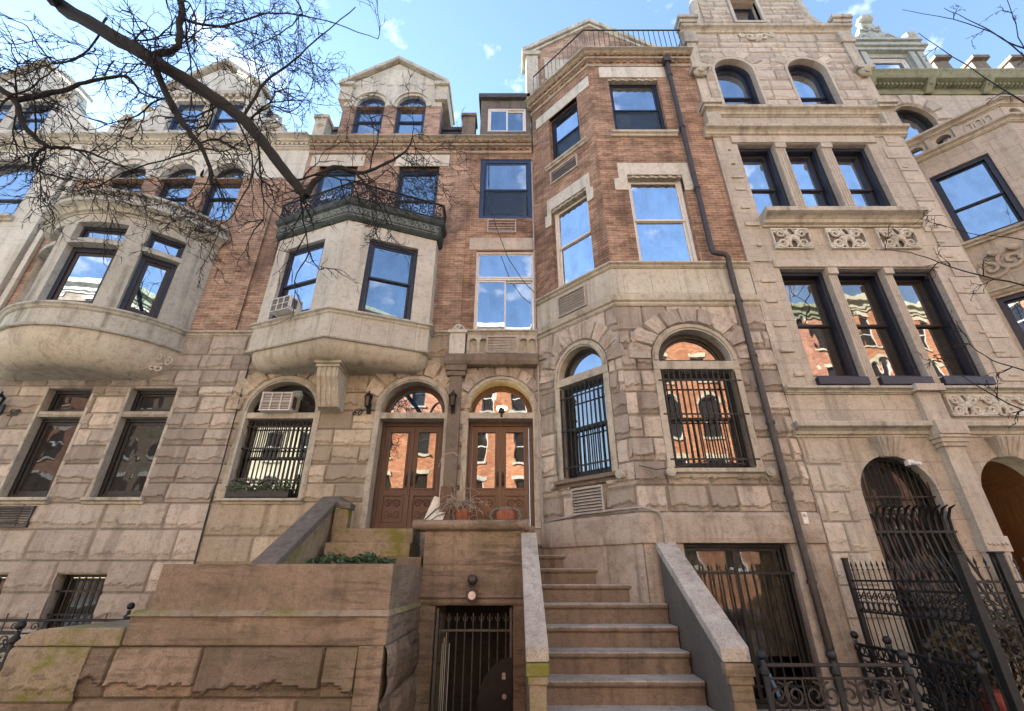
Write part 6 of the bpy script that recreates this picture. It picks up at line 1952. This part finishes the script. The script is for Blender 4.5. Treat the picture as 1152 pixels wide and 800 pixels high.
tall_fence("iron_gate", "tall black spear topped gate meeting the tall fence at its outer corner", (5.53, 6.1), (7.6, 6.1), [(0.42, 0.05), (2.07, 0.05)])
BF = thing("iron_fence", "low wrought iron railing with curls below the bow window house", "fence", (-7.4, 7.6, 0))
mb = MB(); ball_post(mb, -6.17, 8.4, 0.0, 1.24, 0.036); mb.part(); ball_post(mb, -6.15, 6.6, 0.0, 1.12, 0.036); mb.part(); ball_post(mb, -8.8, 6.6, 0.0, 1.12, 0.036); mb.build("post", "iron", BF)
mb = MB()
for a, b in (((-8.4, 8.4), (-6.17, 8.4)), ((-8.8, 6.6), (-6.15, 6.6))):
    mb.part()
    Fq = frame_between(a, b)
    for z, r in ((0.98, 0.02), (0.80, 0.012), (0.1, 0.014)):
        mb.tube([Fq.p(0, 0, z), Fq.p(Fq.len, 0, z)], r, 6)
    n = int(Fq.len / 0.28)
    for i in range(n):
        u = Fq.len * (i + 0.5) / n
        for s in (-1, 1):
            mb.tube(spiral(Fq, u + s * 0.065, 0.62, 0.1, 1.5, math.pi / 2, s, 0, n=18, rend=0.15), 0.013, 5)
            mb.tube(spiral(Fq, u + s * 0.065, 0.34, 0.11, 1.5, -math.pi / 2, -s, 0, n=18, rend=0.15), 0.013, 5)
        mb.tube([Fq.p(u + 0.14, 0, 0.1), Fq.p(u + 0.14, 0, 1.08)], 0.009, 5)
        mb.tube(spiral(Fq, u, 0.89, 0.065, 1.3, 0, 1, 0, n=12), 0.009, 4)
mb.build("scrollwork", "iron", BF)

# ------------------------------------------------------------------ pipes and cables
mb = MB()
PY = 8.28
pts = [(4.56, PY, 15.35), (4.56, PY, 14.9), (4.56, PY, 8.35), (4.58, PY - 0.02, 8.22), (4.66, PY - 0.07, 8.16), (4.80, PY - 0.07, 8.14), (4.86, PY - 0.05, 8.05), (4.87, PY, 7.9), (4.88, PY, 2.4), (4.90, PY, 0.0)]
dp = thing("drain_pipe", "dark brown drain pipe running down the rust brick bay", "pipe", (4.7, PY, 0))
mb.tube(pts, 0.062, 10); mb.build("pipe", "pipe", dp)
mb = MB()
for z in (14.6, 12.4, 10.2, 6.9, 5.6, 4.2, 2.9, 1.5):
    x = 4.56 if z > 8.2 else 4.88
    mb.part(); mb.lathe((x, PY, z), [(0.078, 0), (0.078, 0.06)], 12); mb.box(Frame(0, 8.41, 0), x - 0.02, x + 0.02, 0.0, 0.08, z + 0.02, z + 0.04)
mb.part(); mb.box(Z0, 4.46, 4.66, -PY - 0.1 + 0.02, -PY + 0.12 - 0.02, 15.2, 15.42)
mb.build("collar", "pipe", dp)
def cable(name, label, pts, r, mat="cable_dark"):
    mb = MB(); mb.tube(pts, r, 5)
    return tag(mb.build(name, mat), label, "cable")
cable("cable", "thin dark cable running down between houses 58 and 60", [(-6.33, 9.93, 7.2), (-6.33, 9.95, 6.3), (-6.31, 9.93, 4.6), (-6.28, 9.9, 3.6), (-6.32, 9.92, 3.0), (-6.31, 9.94, 1.2)], 0.014)
cable("conduit", "grey conduit curving along the smooth base of the canted bay", [(0.7, 9.82, 2.62), (1.4, 9.13, 2.70), (2.2, 8.33, 2.70), (2.35, 8.30, 2.69), (2.55, 8.29, 2.62), (2.60, 8.29, 2.5), (2.60, 8.29, 2.1)], 0.018, "cable_pale")
cable("cable", "bundle of pale cables hanging in the corner beside the recessed door", [(0.60, 9.9, 13.0), (0.60, 9.88, 9.0), (0.58, 9.86, 7.2), (0.62, 9.84, 6.0), (0.60, 9.84, 4.2), (0.62, 9.84, 2.6)], 0.022, "cable_pale")
cable("cable", "slack dark cable looping past the white framed window of the recess", [(-0.75, 9.82, 14.0), (-0.7, 9.75, 12.0), (-0.45, 9.7, 10.3), (-0.1, 9.72, 9.2), (0.3, 9.78, 8.5), (0.58, 9.85, 8.2)], 0.010)
cable("cable", "thin cable drooping under the front arched bay window", [(2.3, 8.28, 3.42), (2.6, 8.24, 3.34), (3.0, 8.22, 3.38), (3.6, 8.2, 3.5), (4.2, 8.2, 3.42)], 0.010)
cable("cable", "grey cable slanting down from the drain pipe beside the basement window", [(4.55, 8.3, 3.3), (4.75, 8.3, 2.6), (5.0, 8.3, 1.9), (5.15, 8.3, 1.0), (5.2, 8.3, 0.1)], 0.009, "cable_pale")
mb = MB(); mb.box(Frame(0, 8.36, 0), 5.02, 5.12, -0.03, 0.06, 2.42, 2.62); mb.ball((5.07, 8.29, 2.57), 0.03)
tag(mb.build("alarm_box", "white", bevel=0.01), "small white alarm box beside the drain pipe", "alarm box")
mb = MB(); mb.box(FE, 7.18, 7.30, 0.0, 0.10, 3.42, 3.52); mb.tube([FE.p(7.24, 0.1, 3.46), FE.p(7.30, 0.22, 3.42)], 0.035, 8)
tag(mb.build("security_camera", "white", bevel=0.008), "white security camera under the crown of the sandstone arch", "camera")

# ------------------------------------------------------------------ air conditioners, lamps, numbers, flowers
def air_conditioner(label, F, u0, u1, z0, z1, d0, d1, body="ac_white"):
    x, y, z = F.p((u0 + u1) / 2, d0, z0)
    t = thing("air_conditioner", label, "air conditioner", (x, y, z), "window air conditioners")
    mb = MB(); mb.box(F, u0, u1, d0, d1, z0, z1); mb.build("casing", body, t, bevel=0.012)
    mb = MB()
    w = u1 - u0; h = z1 - z0
    for i in range(12):
        zz = z0 + h * (i + 0.5) / 12
        mb.box(F, u0 + 0.04, u1 - 0.04, d1, d1 + 0.008, zz - h * 0.022, zz + h * 0.022)
    g_ = mb.build("front_grille", "vent_dark", t)
    mb = MB()
    for f in (0.0, 0.33, 0.66, 1.0):
        mb.box(F, u0 + 0.01 + (w - 0.04) * f, u0 + 0.03 + (w - 0.04) * f, d1 + 0.006, d1 + 0.03, z0, z1)
    for f in (0.0, 0.5, 1.0):
        mb.box(F, u0, u1, d1 + 0.007, d1 + 0.028, z0 + (h - 0.02) * f, z0 + (h - 0.02) * f + 0.02)
    mb.build("guard", body, t)
    mb = MB()
    for i in range(9):
        d = d0 + (d1 - d0) * (0.45 + 0.05 * i)
        mb.box(F, u1, u1 + 0.004, d, d + 0.012, z0 + h * 0.2, z1 - h * 0.15)
    mb.build("side_vent", "vent_dark", t)
air_conditioner("white air conditioner with a barred guard in the arched fanlight of house 60", W10, -5.72, -5.02, 4.98, 5.42, -0.2, 0.22)
air_conditioner("white air conditioner standing out of the prow bay window", FL, 0.74, 1.32, 7.12, 7.48, -0.05, 0.30)
t = thing("window_box", "black window box with pink and green flowers behind the bars of house 60", "flower box", (-5.35, 9.93, 3.12))
mb = MB(); mb.box(W10, -6.02, -4.7, -0.02, 0.14, 3.105, 3.27); mb.build("trough", "black_plastic", t, bevel=0.01)
def leaves_part(parent, mat, F, u0, u1, d0, d1, z0, z1, n, leaf, seed, name="foliage"):
    rnd = random.Random(seed); mb = MB()
    for i in range(n):
        p = Vector(F.p(rnd.uniform(u0, u1), rnd.uniform(d0, d1), z0 + (z1 - z0) * rnd.random() ** 1.4))
        u = Vector((rnd.uniform(-1, 1), rnd.uniform(-1, 0.6), rnd.uniform(-0.6, 0.9))).normalized() * leaf
        w = u.orthogonal().normalized() * leaf * 0.4
        mb.add([tuple(p), tuple(p + u * 0.5 + w), tuple(p + u), tuple(p + u * 0.5 - w)], [(0, 1, 2, 3)])
    return mb.build(name, mat, parent, recalc=False)
leaves_part(t, "flower_leaf", W10, -6.0, -4.72, 0.0, 0.18, 3.24, 3.48, 420, 0.06, 1)
leaves_part(t, "flower_pink", W10, -5.95, -4.9, 0.02, 0.2, 3.34, 3.5, 130, 0.035, 2, "blossom")
def lantern(label, F, u, z, d=0.0):
    x, y, zz = F.p(u, d, z)
    t = thing("wall_lantern", label, "lantern", (x, y, zz), "wall lanterns beside the doors")
    mb = MB()
    mb.box(F, u - 0.05, u + 0.05, d, d + 0.025, z - 0.05, z + 0.2)
    mb.tube([F.p(u, d + 0.02, z + 0.02), F.p(u, d + 0.1, z - 0.02), F.p(u, d + 0.16, z + 0.04)], 0.014, 6)
    mb.build("bracket", "iron", t)
    c = F.p(u, d + 0.16, z + 0.05)
    mb = MB(); mb.lathe(c, [(0.03, 0), (0.065, 0.03), (0.065, 0.045)], 6, smooth=False)
    for k in range(6):
        w = math.pi / 3 * k
        mb.tube([(c[0] + 0.06 * math.cos(w), c[1] + 0.06 * math.sin(w), c[2] + 0.04), (c[0] + 0.085 * math.cos(w), c[1] + 0.085 * math.sin(w), c[2] + 0.26)], 0.007, 4)
    mb.lathe((c[0], c[1], c[2] + 0.26), [(0.105, 0), (0.10, 0.02), (0.05, 0.08), (0.02, 0.10), (0.02, 0.13), (0.008, 0.16)], 6, smooth=False)
    mb.build("lantern_cage", "iron", t)
    mb = MB(); mb.lathe((c[0], c[1], c[2] + 0.045), [(0.055, 0), (0.078, 0.21)], 6, smooth=False); mb.build("lantern_glass", "glass_dim", t)
lantern("black lantern on the stone beside number 60", W10, -3.28, 5.0, 0.06)
lantern("black lantern on the dark pilaster between the two double doors", W10, -1.34, 4.98, 0.16)
lantern("black lantern at the picture edge beside number 58", W10, -11.72, 4.98, 0.06)
def number(txt, label, F, u, z, d, size):
    cu = bpy.data.curves.new("tmp", 'FONT'); cu.body = txt; cu.size = size; cu.shear = 0.35; cu.extrude = 0.008; cu.offset = 0.002; cu.space_character = 1.15
    ob = bpy.data.objects.new("tmp", cu); COL.objects.link(ob)
    me = bpy.data.meshes.new_from_object(ob.evaluated_get(bpy.context.evaluated_depsgraph_get()))
    mb = MB(); mb.add([F.p(u + v.co.x, d + v.co.z, z + v.co.y) for v in me.vertices], [tuple(p.vertices) for p in me.polygons])
    bpy.data.objects.remove(ob); bpy.data.curves.remove(cu); bpy.data.meshes.remove(me)
    return tag(mb.build("house_number", "iron"), label, "house number")
number("60", "black italic house number 60 beside the lantern", W10, -3.66, 4.92, 0.075, 0.20)
number("58", "black italic house number 58 on rough stone", W10, -11.54, 4.91, 0.075, 0.22)
# lit lamp inside the fanlight of house 62
t = thing("door_lamp", "lit yellow lamp hanging in front of the fanlight of the arched door", "lamp", (-0.24, 9.98, 4.9))
mb = MB(); mb.lathe((-0.24, 9.98, 4.88), [(0.012, 0), (0.03, 0.02), (0.03, 0.1), (0.07, 0.12), (0.075, 0.2), (0.05, 0.24)], 10); mb.build("lamp_holder", "iron", t)
mb = MB()
for k in range(5):
    w = k * 2 * math.pi / 5
    mb.ball((-0.24 + 0.085 * math.cos(w), 10.02 + 0.05 * math.sin(w), 5.12), 0.05, 8, 6)
mb.build("bulb", "lamp_glow", t)
t = thing("security_light", "round motion light with a grey lens above the basement gate", "light", (-0.66, 8.55, 1.4))
mb = MB(); mb.ball((-0.66, 8.50, 1.56), 0.085, 12, 8, (1, 0.7, 1)); mb.lathe((-0.66, 8.52, 1.44), [(0.035, 0), (0.035, 0.06)], 8); mb.tube([(-0.66, 8.6, 1.33), (-0.66, 8.46, 1.33)], 0.10, 14); mb.build("housing", "pipe", t)
mb = MB(); mb.tube([(-0.66, 8.462, 1.33), (-0.66, 8.44, 1.33)], 0.062, 14); mb.build("lens", "steel", t)
# things standing on the landing
t = thing("dead_plant", "dried straw coloured plant in a clay pot on the landing coping", "plant", (-0.92, 8.85, 2.45))
mb = MB(); mb.lathe((-0.92, 8.85, 2.445), [(0.10, 0), (0.15, 0.22), (0.165, 0.22), (0.165, 0.27), (0.14, 0.27)], 14); mb.build("pot", "terracotta", t)
mb = MB(); dr = random.Random(8)
for i in range(46):
    q = Vector((-0.92 + dr.uniform(-0.08, 0.08), 8.85 + dr.uniform(-0.06, 0.06), 2.7)); d = Vector((dr.uniform(-0.7, 0.7), dr.uniform(-0.5, 0.3), 1.0)).normalized()
    pts = [q.copy()]
    L = dr.uniform(0.25, 0.85)
    for k in range(8):
        d = (d + Vector((dr.uniform(-0.5, 0.5), dr.uniform(-0.4, 0.3), dr.uniform(-0.55, 0.25) - 0.10 * k * (i % 3 != 0) * 0.5))).normalized()
        q = q + d * L / 8
        pts.append(q.copy())
    mb.tube(pts, [0.009 - 0.0008 * k for k in range(9)], 4)
    for k in (3, 5, 6):
        e = pts[k] + Vector((dr.uniform(-0.13, 0.13), dr.uniform(-0.1, 0.05), dr.uniform(-0.14, 0.10)))
        mb.tube([pts[k], (pts[k] + e) / 2 + Vector((0, 0, 0.02)), e], 0.0045, 4)
mb.tube([(-0.92, 8.85, 2.7), (-0.95, 8.84, 3.3), (-1.0, 8.84, 3.7), (-1.15, 8.84, 3.8), (-1.35, 8.84, 3.75), (-1.42, 8.84, 3.5)], [0.02, 0.018, 0.015, 0.012, 0.009, 0.006], 5)
mb.build("stem", "straw", t)
t = thing("leaning_board", "pale patterned board leaning on the landing coping beside the dead plant", "board", (-1.32, 8.8, 2.45))
mb = MB()
mb.hexa([(-1.62, 8.66, 2.45), (-1.28, 8.66, 2.45), (-1.28, 8.70, 2.45), (-1.62, 8.70, 2.45), (-1.47, 8.9, 2.98), (-1.16, 8.9, 2.90), (-1.16, 8.94, 2.90), (-1.47, 8.94, 2.98)])
bd = mb.build("panel", "paper", t, bevel=0.004)
mb = MB(); mb.tube([(-1.60, 8.655, 2.50), (-1.40, 8.76, 2.72), (-1.20, 8.86, 2.88)], 0.012, 4); mb.tube([(-1.55, 8.65, 2.46), (-1.35, 8.70, 2.6), (-1.2, 8.76, 2.66)], 0.010, 4); mb.build("stripe", "iron", bd)
mb = MB(); mb.box(Z0, -1.34, -1.12, -8.98, -8.78, 2.45, 3.14)
tag(mb.build("wooden_stand", "door_wood", bevel=0.01), "small dark wooden stand between the board and the dead plant", "stand")
t = thing("basket_planter", "red brown planter with a grey handled rim on the landing coping", "planter", (-0.12, 8.78, 2.45))
mb = MB(); mb.lathe((-0.12, 8.78, 2.45), [(0.17, 0), (0.21, 0.10), (0.20, 0.22), (0.17, 0.25)], 16); mb.build("bowl", "terracotta", t)
mb = MB(); mb.box(Z0, -0.28, 0.04, -8.92, -8.66, 2.70, 2.73); mb.box(Z0, -0.24, 0.0, -8.9, -8.68, 2.73, 2.76)
for s in (-1, 1):
    mb.tube([(-0.12 + s * 0.14, 8.66, 2.72), (-0.12 + s * 0.24, 8.66, 2.68), (-0.12 + s * 0.28, 8.66, 2.58), (-0.12 + s * 0.22, 8.66, 2.50)], 0.028, 6)
mb.build("rim", "slate_cap", t, bevel=0.005)
mb = MB(); mb.lathe((5.62, 6.5, -0.06), [(0.11, 0), (0.13, 0.3), (0.14, 0.44), (0.12, 0.47)], 14)
tag(mb.build("bucket", "red_plastic", None), "red bucket behind the tall gate near the picture corner", "bucket")
mb = MB(); mb.tube([(3.05, 6.35, 0.35), (2.96, 6.42, 0.72)], 0.022, 6); mb.tube([(2.96, 6.42, 0.72), (2.95, 6.43, 0.80)], 0.014, 6)
tag(mb.build("broom_handle", "blue_plastic"), "blue broom handle leaning on the low fence", "broom")
leaf_mass("vine_plant", "tangle of brown and green vine leaves behind the tall fence", "vine", "vine_leaf", (7.0, 7.5, 0.75), (1.2, 0.5, 0.75), 1500, 0.07, 17)

# ------------------------------------------------------------------ bare street trees
_f = 512.0; _p = R(25.97); _c, _s = math.cos(_p), math.sin(_p)
def at(px, py, Y):
    u = (px - 576) / _f; v = (400 - py) / _f; d = _c - _s * v
    return Vector((u / d * Y, Y, 1.6 + (_s + _c * v) / d * Y))
def smooth_path(pts, n=5):
    out = []
    for i in range(len(pts) - 1):
        p0 = pts[max(0, i - 1)]; p1 = pts[i]; p2 = pts[i + 1]; p3 = pts[min(len(pts) - 1, i + 2)]
        for k in range(n):
            t = k / n
            out.append(0.5 * ((2 * p1) + (p2 - p0) * t + (2 * p0 - 5 * p1 + 4 * p2 - p3) * t * t + (3 * p1 - p0 - 3 * p2 + p3) * t ** 3))
    out.append(pts[-1])
    return out
class Tree:
    def __init__(s, seed):
        s.r = random.Random(seed); s.tw = MB(); s.count = 0
    def limb(s, mb, pts, r0, r1, wig=0.02):
        P = smooth_path(pts)
        n = len(P)
        P = [p + Vector((s.r.uniform(-wig, wig), s.r.uniform(-wig, wig), s.r.uniform(-wig, wig))) if 0 < i < n - 1 else p for i, p in enumerate(P)]
        rs = [(r0 + (r1 - r0) * i / (n - 1)) * s.r.uniform(0.94, 1.1) for i in range(n)]
        mb.tube(P, rs, 9)
        return P, rs
    def twig(s, p, d, L, r, lev):
        if s.count > 9000:
            return
        s.count += 1
        n = (9, 7, 5, 3)[lev]
        P = [p.copy()]; q = p.copy(); d = d.normalized()
        bend = Vector((s.r.uniform(-1, 1), s.r.uniform(-1, 1), s.r.uniform(-1, 0.6))) * 0.10
        for i in range(n):
            k = 0.30
            d = (d + bend + Vector((s.r.uniform(-k, k), s.r.uniform(-k, k), s.r.uniform(-k, k) - 0.03))).normalized()
            q = q + d * (L / n) * s.r.uniform(0.8, 1.2)
            P.append(q.copy())
        s.tw.tube(P, [r * (1 - 0.68 * i / n) for i in range(n + 1)], 5 if lev < 1 else 4, cap=False)
        if lev >= 3:
            return
        m = (6, 4, 2)[lev]
        for j in range(m):
            i = min(n, 1 + int((j + s.r.random()) * n / m))
            ax = Vector((s.r.uniform(-1, 1), s.r.uniform(-1, 1), s.r.uniform(-1, 1)))
            dd = (P[i] - P[i - 1]).normalized()
            side = (ax - dd * ax.dot(dd)).normalized()
            s.twig(P[i], dd * s.r.uniform(0.5, 1.1) + side * s.r.uniform(0.5, 1.0), L * s.r.uniform(0.35, 0.62), max(0.0050, r * s.r.uniform(0.55, 0.75)), lev + 1)
    def sprout(s, P, rs, every, L, lev=0, start=0.15, up=0.0):
        n = len(P)
        for i in range(int(n * start), n):
            k = every
            while k > 0:
                if s.r.random() < k:
                    dd = (P[min(i + 1, n - 1)] - P[max(i - 1, 0)]).normalized()
                    ax = Vector((s.r.uniform(-1, 1), s.r.uniform(-1, 1), s.r.uniform(-1, 1) + up))
                    side = (ax - dd * ax.dot(dd)).normalized()
                    f = s.r.random()
                    s.twig(P[i], dd * s.r.uniform(0.1, 0.8) + side, L * s.r.uniform(0.6, 1.3), max(0.008, min(0.017, rs[i] * 0.4)), lev)
                k -= 1
TR = thing("street_tree", "bare dark street tree with thick limbs hanging in front of the bow window house", "tree", (-6.4, 1.9, 0))
T = Tree(21)
lm = MB()
trunk = MB()
fork = Vector((-6.3, 2.9, 9.0))
T.limb(trunk, [Vector((-6.4, 1.9, -0.1)), Vector((-6.35, 2.0, 1.8)), Vector((-6.3, 2.5, 4.6)), fork], 0.27, 0.2, 0.01)
trunk.lathe((-6.4, 1.9, -0.12), [(0.40, 0), (0.33, 0.15), (0.28, 0.5), (0.26, 0.8)], 14)
trunk.build("trunk", "bark", TR)
Ym = 4.6
def go(pts, r0, r1, Y0, Y1, every, L, start=0.0, first=None, up=0.0, wig=0.012):
    W = [at(x, y, Y0 + (Y1 - Y0) * i / (len(pts) - 1)) for i, (x, y) in enumerate(pts)]
    if first is not None:
        W = (list(first) if isinstance(first, list) else [first]) + W
    P, rs = T.limb(lm, W, r0 * 1.6, r1 * 1.4, wig)
    T.sprout(P, rs, every * 0.40, L * 1.75, 0, start, up)
    return P
top = at(40, -60, 4.3)
m1 = go([(62, 0), (112, 32), (170, 66), (228, 102), (270, 132), (302, 168), (330, 205), (344, 221)], 0.078, 0.042, 4.4, 4.9, 0.55, 0.75, 0.1, fork)
go([(344, 221), (357, 201), (380, 188), (400, 195), (421, 190), (455, 172), (464, 155)], 0.030, 0.008, 4.9, 5.3, 0.75, 0.5)
go([(400, 194), (412, 209), (431, 230), (443, 256)], 0.014, 0.005, 5.0, 5.2, 0.8, 0.4)
go([(200, -8), (202, 29), (198, 55), (174, 60), (172, 66)], 0.034, 0.032, 4.2, 4.6, 0.9, 0.8, 0.3, [fork, at(150, -110, 3.9)])
go([(172, 72), (190, 110), (211, 146), (226, 166), (237, 190), (237, 208)], 0.036, 0.012, 4.6, 4.9, 0.7, 0.6)
go([(0, 100), (17, 115), (29, 144), (52, 164), (72, 166), (102, 172), (137, 187)], 0.036, 0.007, 4.3, 4.8, 0.8, 0.55, 0.0, [Vector((-6.33, 2.65, 6.2)), at(-60, 60, 4.1)])
go([(17, 113), (69, 102), (96, 93), (141, 86), (161, 106), (187, 111)], 0.026, 0.006, 4.4, 4.9, 0.8, 0.6)
go([(51, 166), (38, 178), (42, 192), (95, 206)], 0.014, 0.004, 4.5, 4.8, 0.8, 0.4)
go([(272, 134), (299, 92), (330, 69), (350, 50), (400, 8)], 0.016, 0.006, 4.8, 5.2, 0.95, 0.6)
go([(278, 138), (303, 120), (330, 125), (352, 98)], 0.010, 0.003, 4.8, 5.1, 0.9, 0.4)
go([(202, 20), (250, 30), (300, 15), (360, 22), (425, 44)], 0.014, 0.004, 4.4, 5.0, 1.0, 0.6)
go([(120, 20), (100, 55), (60, 70), (30, 30), (5, 20)], 0.012, 0.004, 4.5, 4.8, 1.0, 0.6)
go([(225, 168), (150, 190), (90, 215), (40, 205)], 0.008, 0.003, 4.8, 5.0, 1.0, 0.35)
go([(262, 126), (285, 185), (262, 240), (230, 262)], 0.009, 0.003, 4.8, 5.0, 0.9, 0.32)
go([(330, -5), (335, 20), (310, 40), (268, 60)], 0.012, 0.004, 4.5, 4.9, 1.0, 0.5, 0.3, [fork, at(240, -120, 4.1)])
lm.build("limb", "bark", TR)
T.tw.build("twig_crown", "bark", TR, weld=False, recalc=False)
TR2 = thing("street_tree", "bare street tree of which only thin twigs show before the sandstone house", "tree", (7.6, 2.2, 0))
T = Tree(44); lm = MB(); trunk = MB()
fk = Vector((7.6, 2.6, 5.8))
T.limb(trunk, [Vector((7.6, 2.2, -0.1)), Vector((7.62, 2.3, 2.0)), Vector((7.6, 2.5, 4.2)), fk], 0.2, 0.13, 0.01)
trunk.build("trunk", "bark", TR2)
for pts, r in (([(1240, 175), (1152, 116), (1101, 83), (1033, 37)], 0.014), ([(1230, 70), (1152, 55), (1109, 32), (1062, 9)], 0.014), ([(1250, 300), (1152, 270), (1090, 262), (1034, 246)], 0.008), ([(1260, 350), (1152, 321), (1081, 304), (1023, 284), (984, 281)], 0.011), ([(1220, 160), (1152, 62), (1088, 26), (1015, 11)], 0.012), ([(1230, 420), (1150, 415), (1100, 395), (1075, 360)], 0.009), ([(1220, 20), (1160, 60), (1135, 5), (1120, -20)], 0.010), ([(1240, 480), (1152, 462), (1085, 425), (1050, 400)], 0.008)):
    W = [fk] + [at(x, y, 4.6 + 0.25 * i) for i, (x, y) in enumerate(pts)]
    P, rs = T.limb(lm, W, r * 1.4, r * 0.32, 0.01)
    T.sprout(P, rs, 0.28, 0.28, 1, 0.2)
lm.build("limb", "bark", TR2)
T.tw.build("twig_crown", "bark", TR2, weld=False, recalc=False)

# ------------------------------------------------------------------ the other side of the street (seen in the panes)
def opposite(label, x0, x1, h, mat, trim, seed, floors=5):
    rnd = random.Random(seed)
    Y = -13.0
    t = thing("townhouse", label, "house", ((x0 + x1) / 2, Y, 0), "houses across the street")
    Fo = Frame(0, Y, math.pi)          # u runs towards -x
    a, b = -x1, -x0
    w = b - a
    fh = (h - 1.6) / floors
    wins = []
    for fl in range(floors):
        for k in range(3):
            uc = a + w * (k + 0.5) / 3
            wins.append((uc - 0.55, uc + 0.55, 1.4 + fl * fh + 0.7, 1.4 + fl * fh + 0.7 + fh * 0.62, 0.0 if (fl + seed) % 3 else 0.45))
    mb = MB(); mb.plate(Fo, rect(a, b, 0.0, h), [hole_poly(q) for q in wins], -0.3, 0.0); mb.build("wall", mat, t)
    mb = MB()
    for q in wins:
        if q[4]:
            mb.plate(Fo, arc_band((q[0] + q[1]) / 2, 0.55, 0.45, 0.78, 0.68, q[3], 12), [], -0.02, 0.06)
        else:
            mb.box(Fo, q[0] - 0.2, q[1] + 0.2, -0.02, 0.06, q[3], q[3] + 0.32)
        mb.box(Fo, q[0] - 0.12, q[1] + 0.12, -0.2, 0.12, q[2] - 0.14, q[2])
    mb.sweep([(x1, Y), (x0, Y)], cornice(0.04, 0.1, 1.5 + fh, 1.5 + fh + 0.2))
    mb.build("trim", trim, t)
    mb = MB(); mb.sweep([(x1, Y), (x0, Y)], cornice(0.1, 0.6, h - 0.5, h + 0.5)); mb.build("cornice", trim if seed % 2 else "verdigris_paint", t)
    base = None
    for q in wins:
        if base is None or q[4] != base[1][4]:
            m1_ = MB()
            if q[4]:
                m1_.plate(Fo, arch(q[0], q[1], q[2], q[3], q[4]), [inset_arch(*q, 0.08)], -0.24, -0.14)
            else:
                ring(m1_, Fo, q[0], q[1], q[2], q[3], 0.08, -0.24, -0.14)
            m1_.box(Fo, q[0], q[1], -0.22, -0.15, (q[2] + q[3]) / 2 - 0.04, (q[2] + q[3]) / 2 + 0.04)
            o = m1_.build("window", "white" if seed % 2 else "blackish", t)
            g_ = MB(); g_.plate(Fo, hole_poly(q), [], -0.2, -0.19); p_ = g_.build("pane", "glass_dim", o)
            base = (o, q)
        else:
            o = base[0].copy(); COL.objects.link(o); o.parent = t
            dx = -(q[0] - base[1][0]); o.location = (base[0].location.x + dx, base[0].location.y, base[0].location.z + q[2] - base[1][2])
            for chd in base[0].children:
                c2 = chd.copy(); COL.objects.link(c2); c2.parent = o
    mb = MB(); mb.box(Fo, a, b, -6.0, -0.29, 0.0, h - 0.2); mb.build("body", mat, t)
rows = [("dark brownstone house across the street at the end of the row", -46, -38, "brownstone", "stone_moulding", 2),
    ("red brick house across the street next to the dark brownstone one", -38, -30, "brick_red", "stone_pale", 3),
    ("brownstone house across the street with white windows", -30, -22, "brownstone", "stone_pale", 1),
    ("pale limestone house across the street with white windows", -22, -14, "opposite_stone", "stone_pale", 5),
    ("orange brick house across the street with dark windows", -14, -6, "brick_orange", "opposite_stone", 4),
    ("orange brick house across the street facing the red brown doors", -6, 2, "brick_orange", "stone_pale", 3),
    ("pale stone fronted house across the street with dark windows", 2, 9.5, "opposite_stone", "opposite_stone", 6),
    ("orange brick house across the street with white windows and pale trim", 9.5, 17.5, "brick_orange", "opposite_stone", 7),
    ("deep red brick house across the street with dark windows", 17.5, 25.5, "brick_red", "opposite_stone", 8),
    ("orange brick house across the street beside the last pale one", 25.5, 33, "brick_orange", "opposite_stone", 9),
    ("pale stone house across the street at the far end", 33, 41, "opposite_stone", "opposite_stone", 10)]
for lab, x0, x1, m_, tr_, sd in rows:
    opposite(lab, x0, x1, 19.6 + (sd * 7 % 5) * 0.35, m_, tr_, sd)
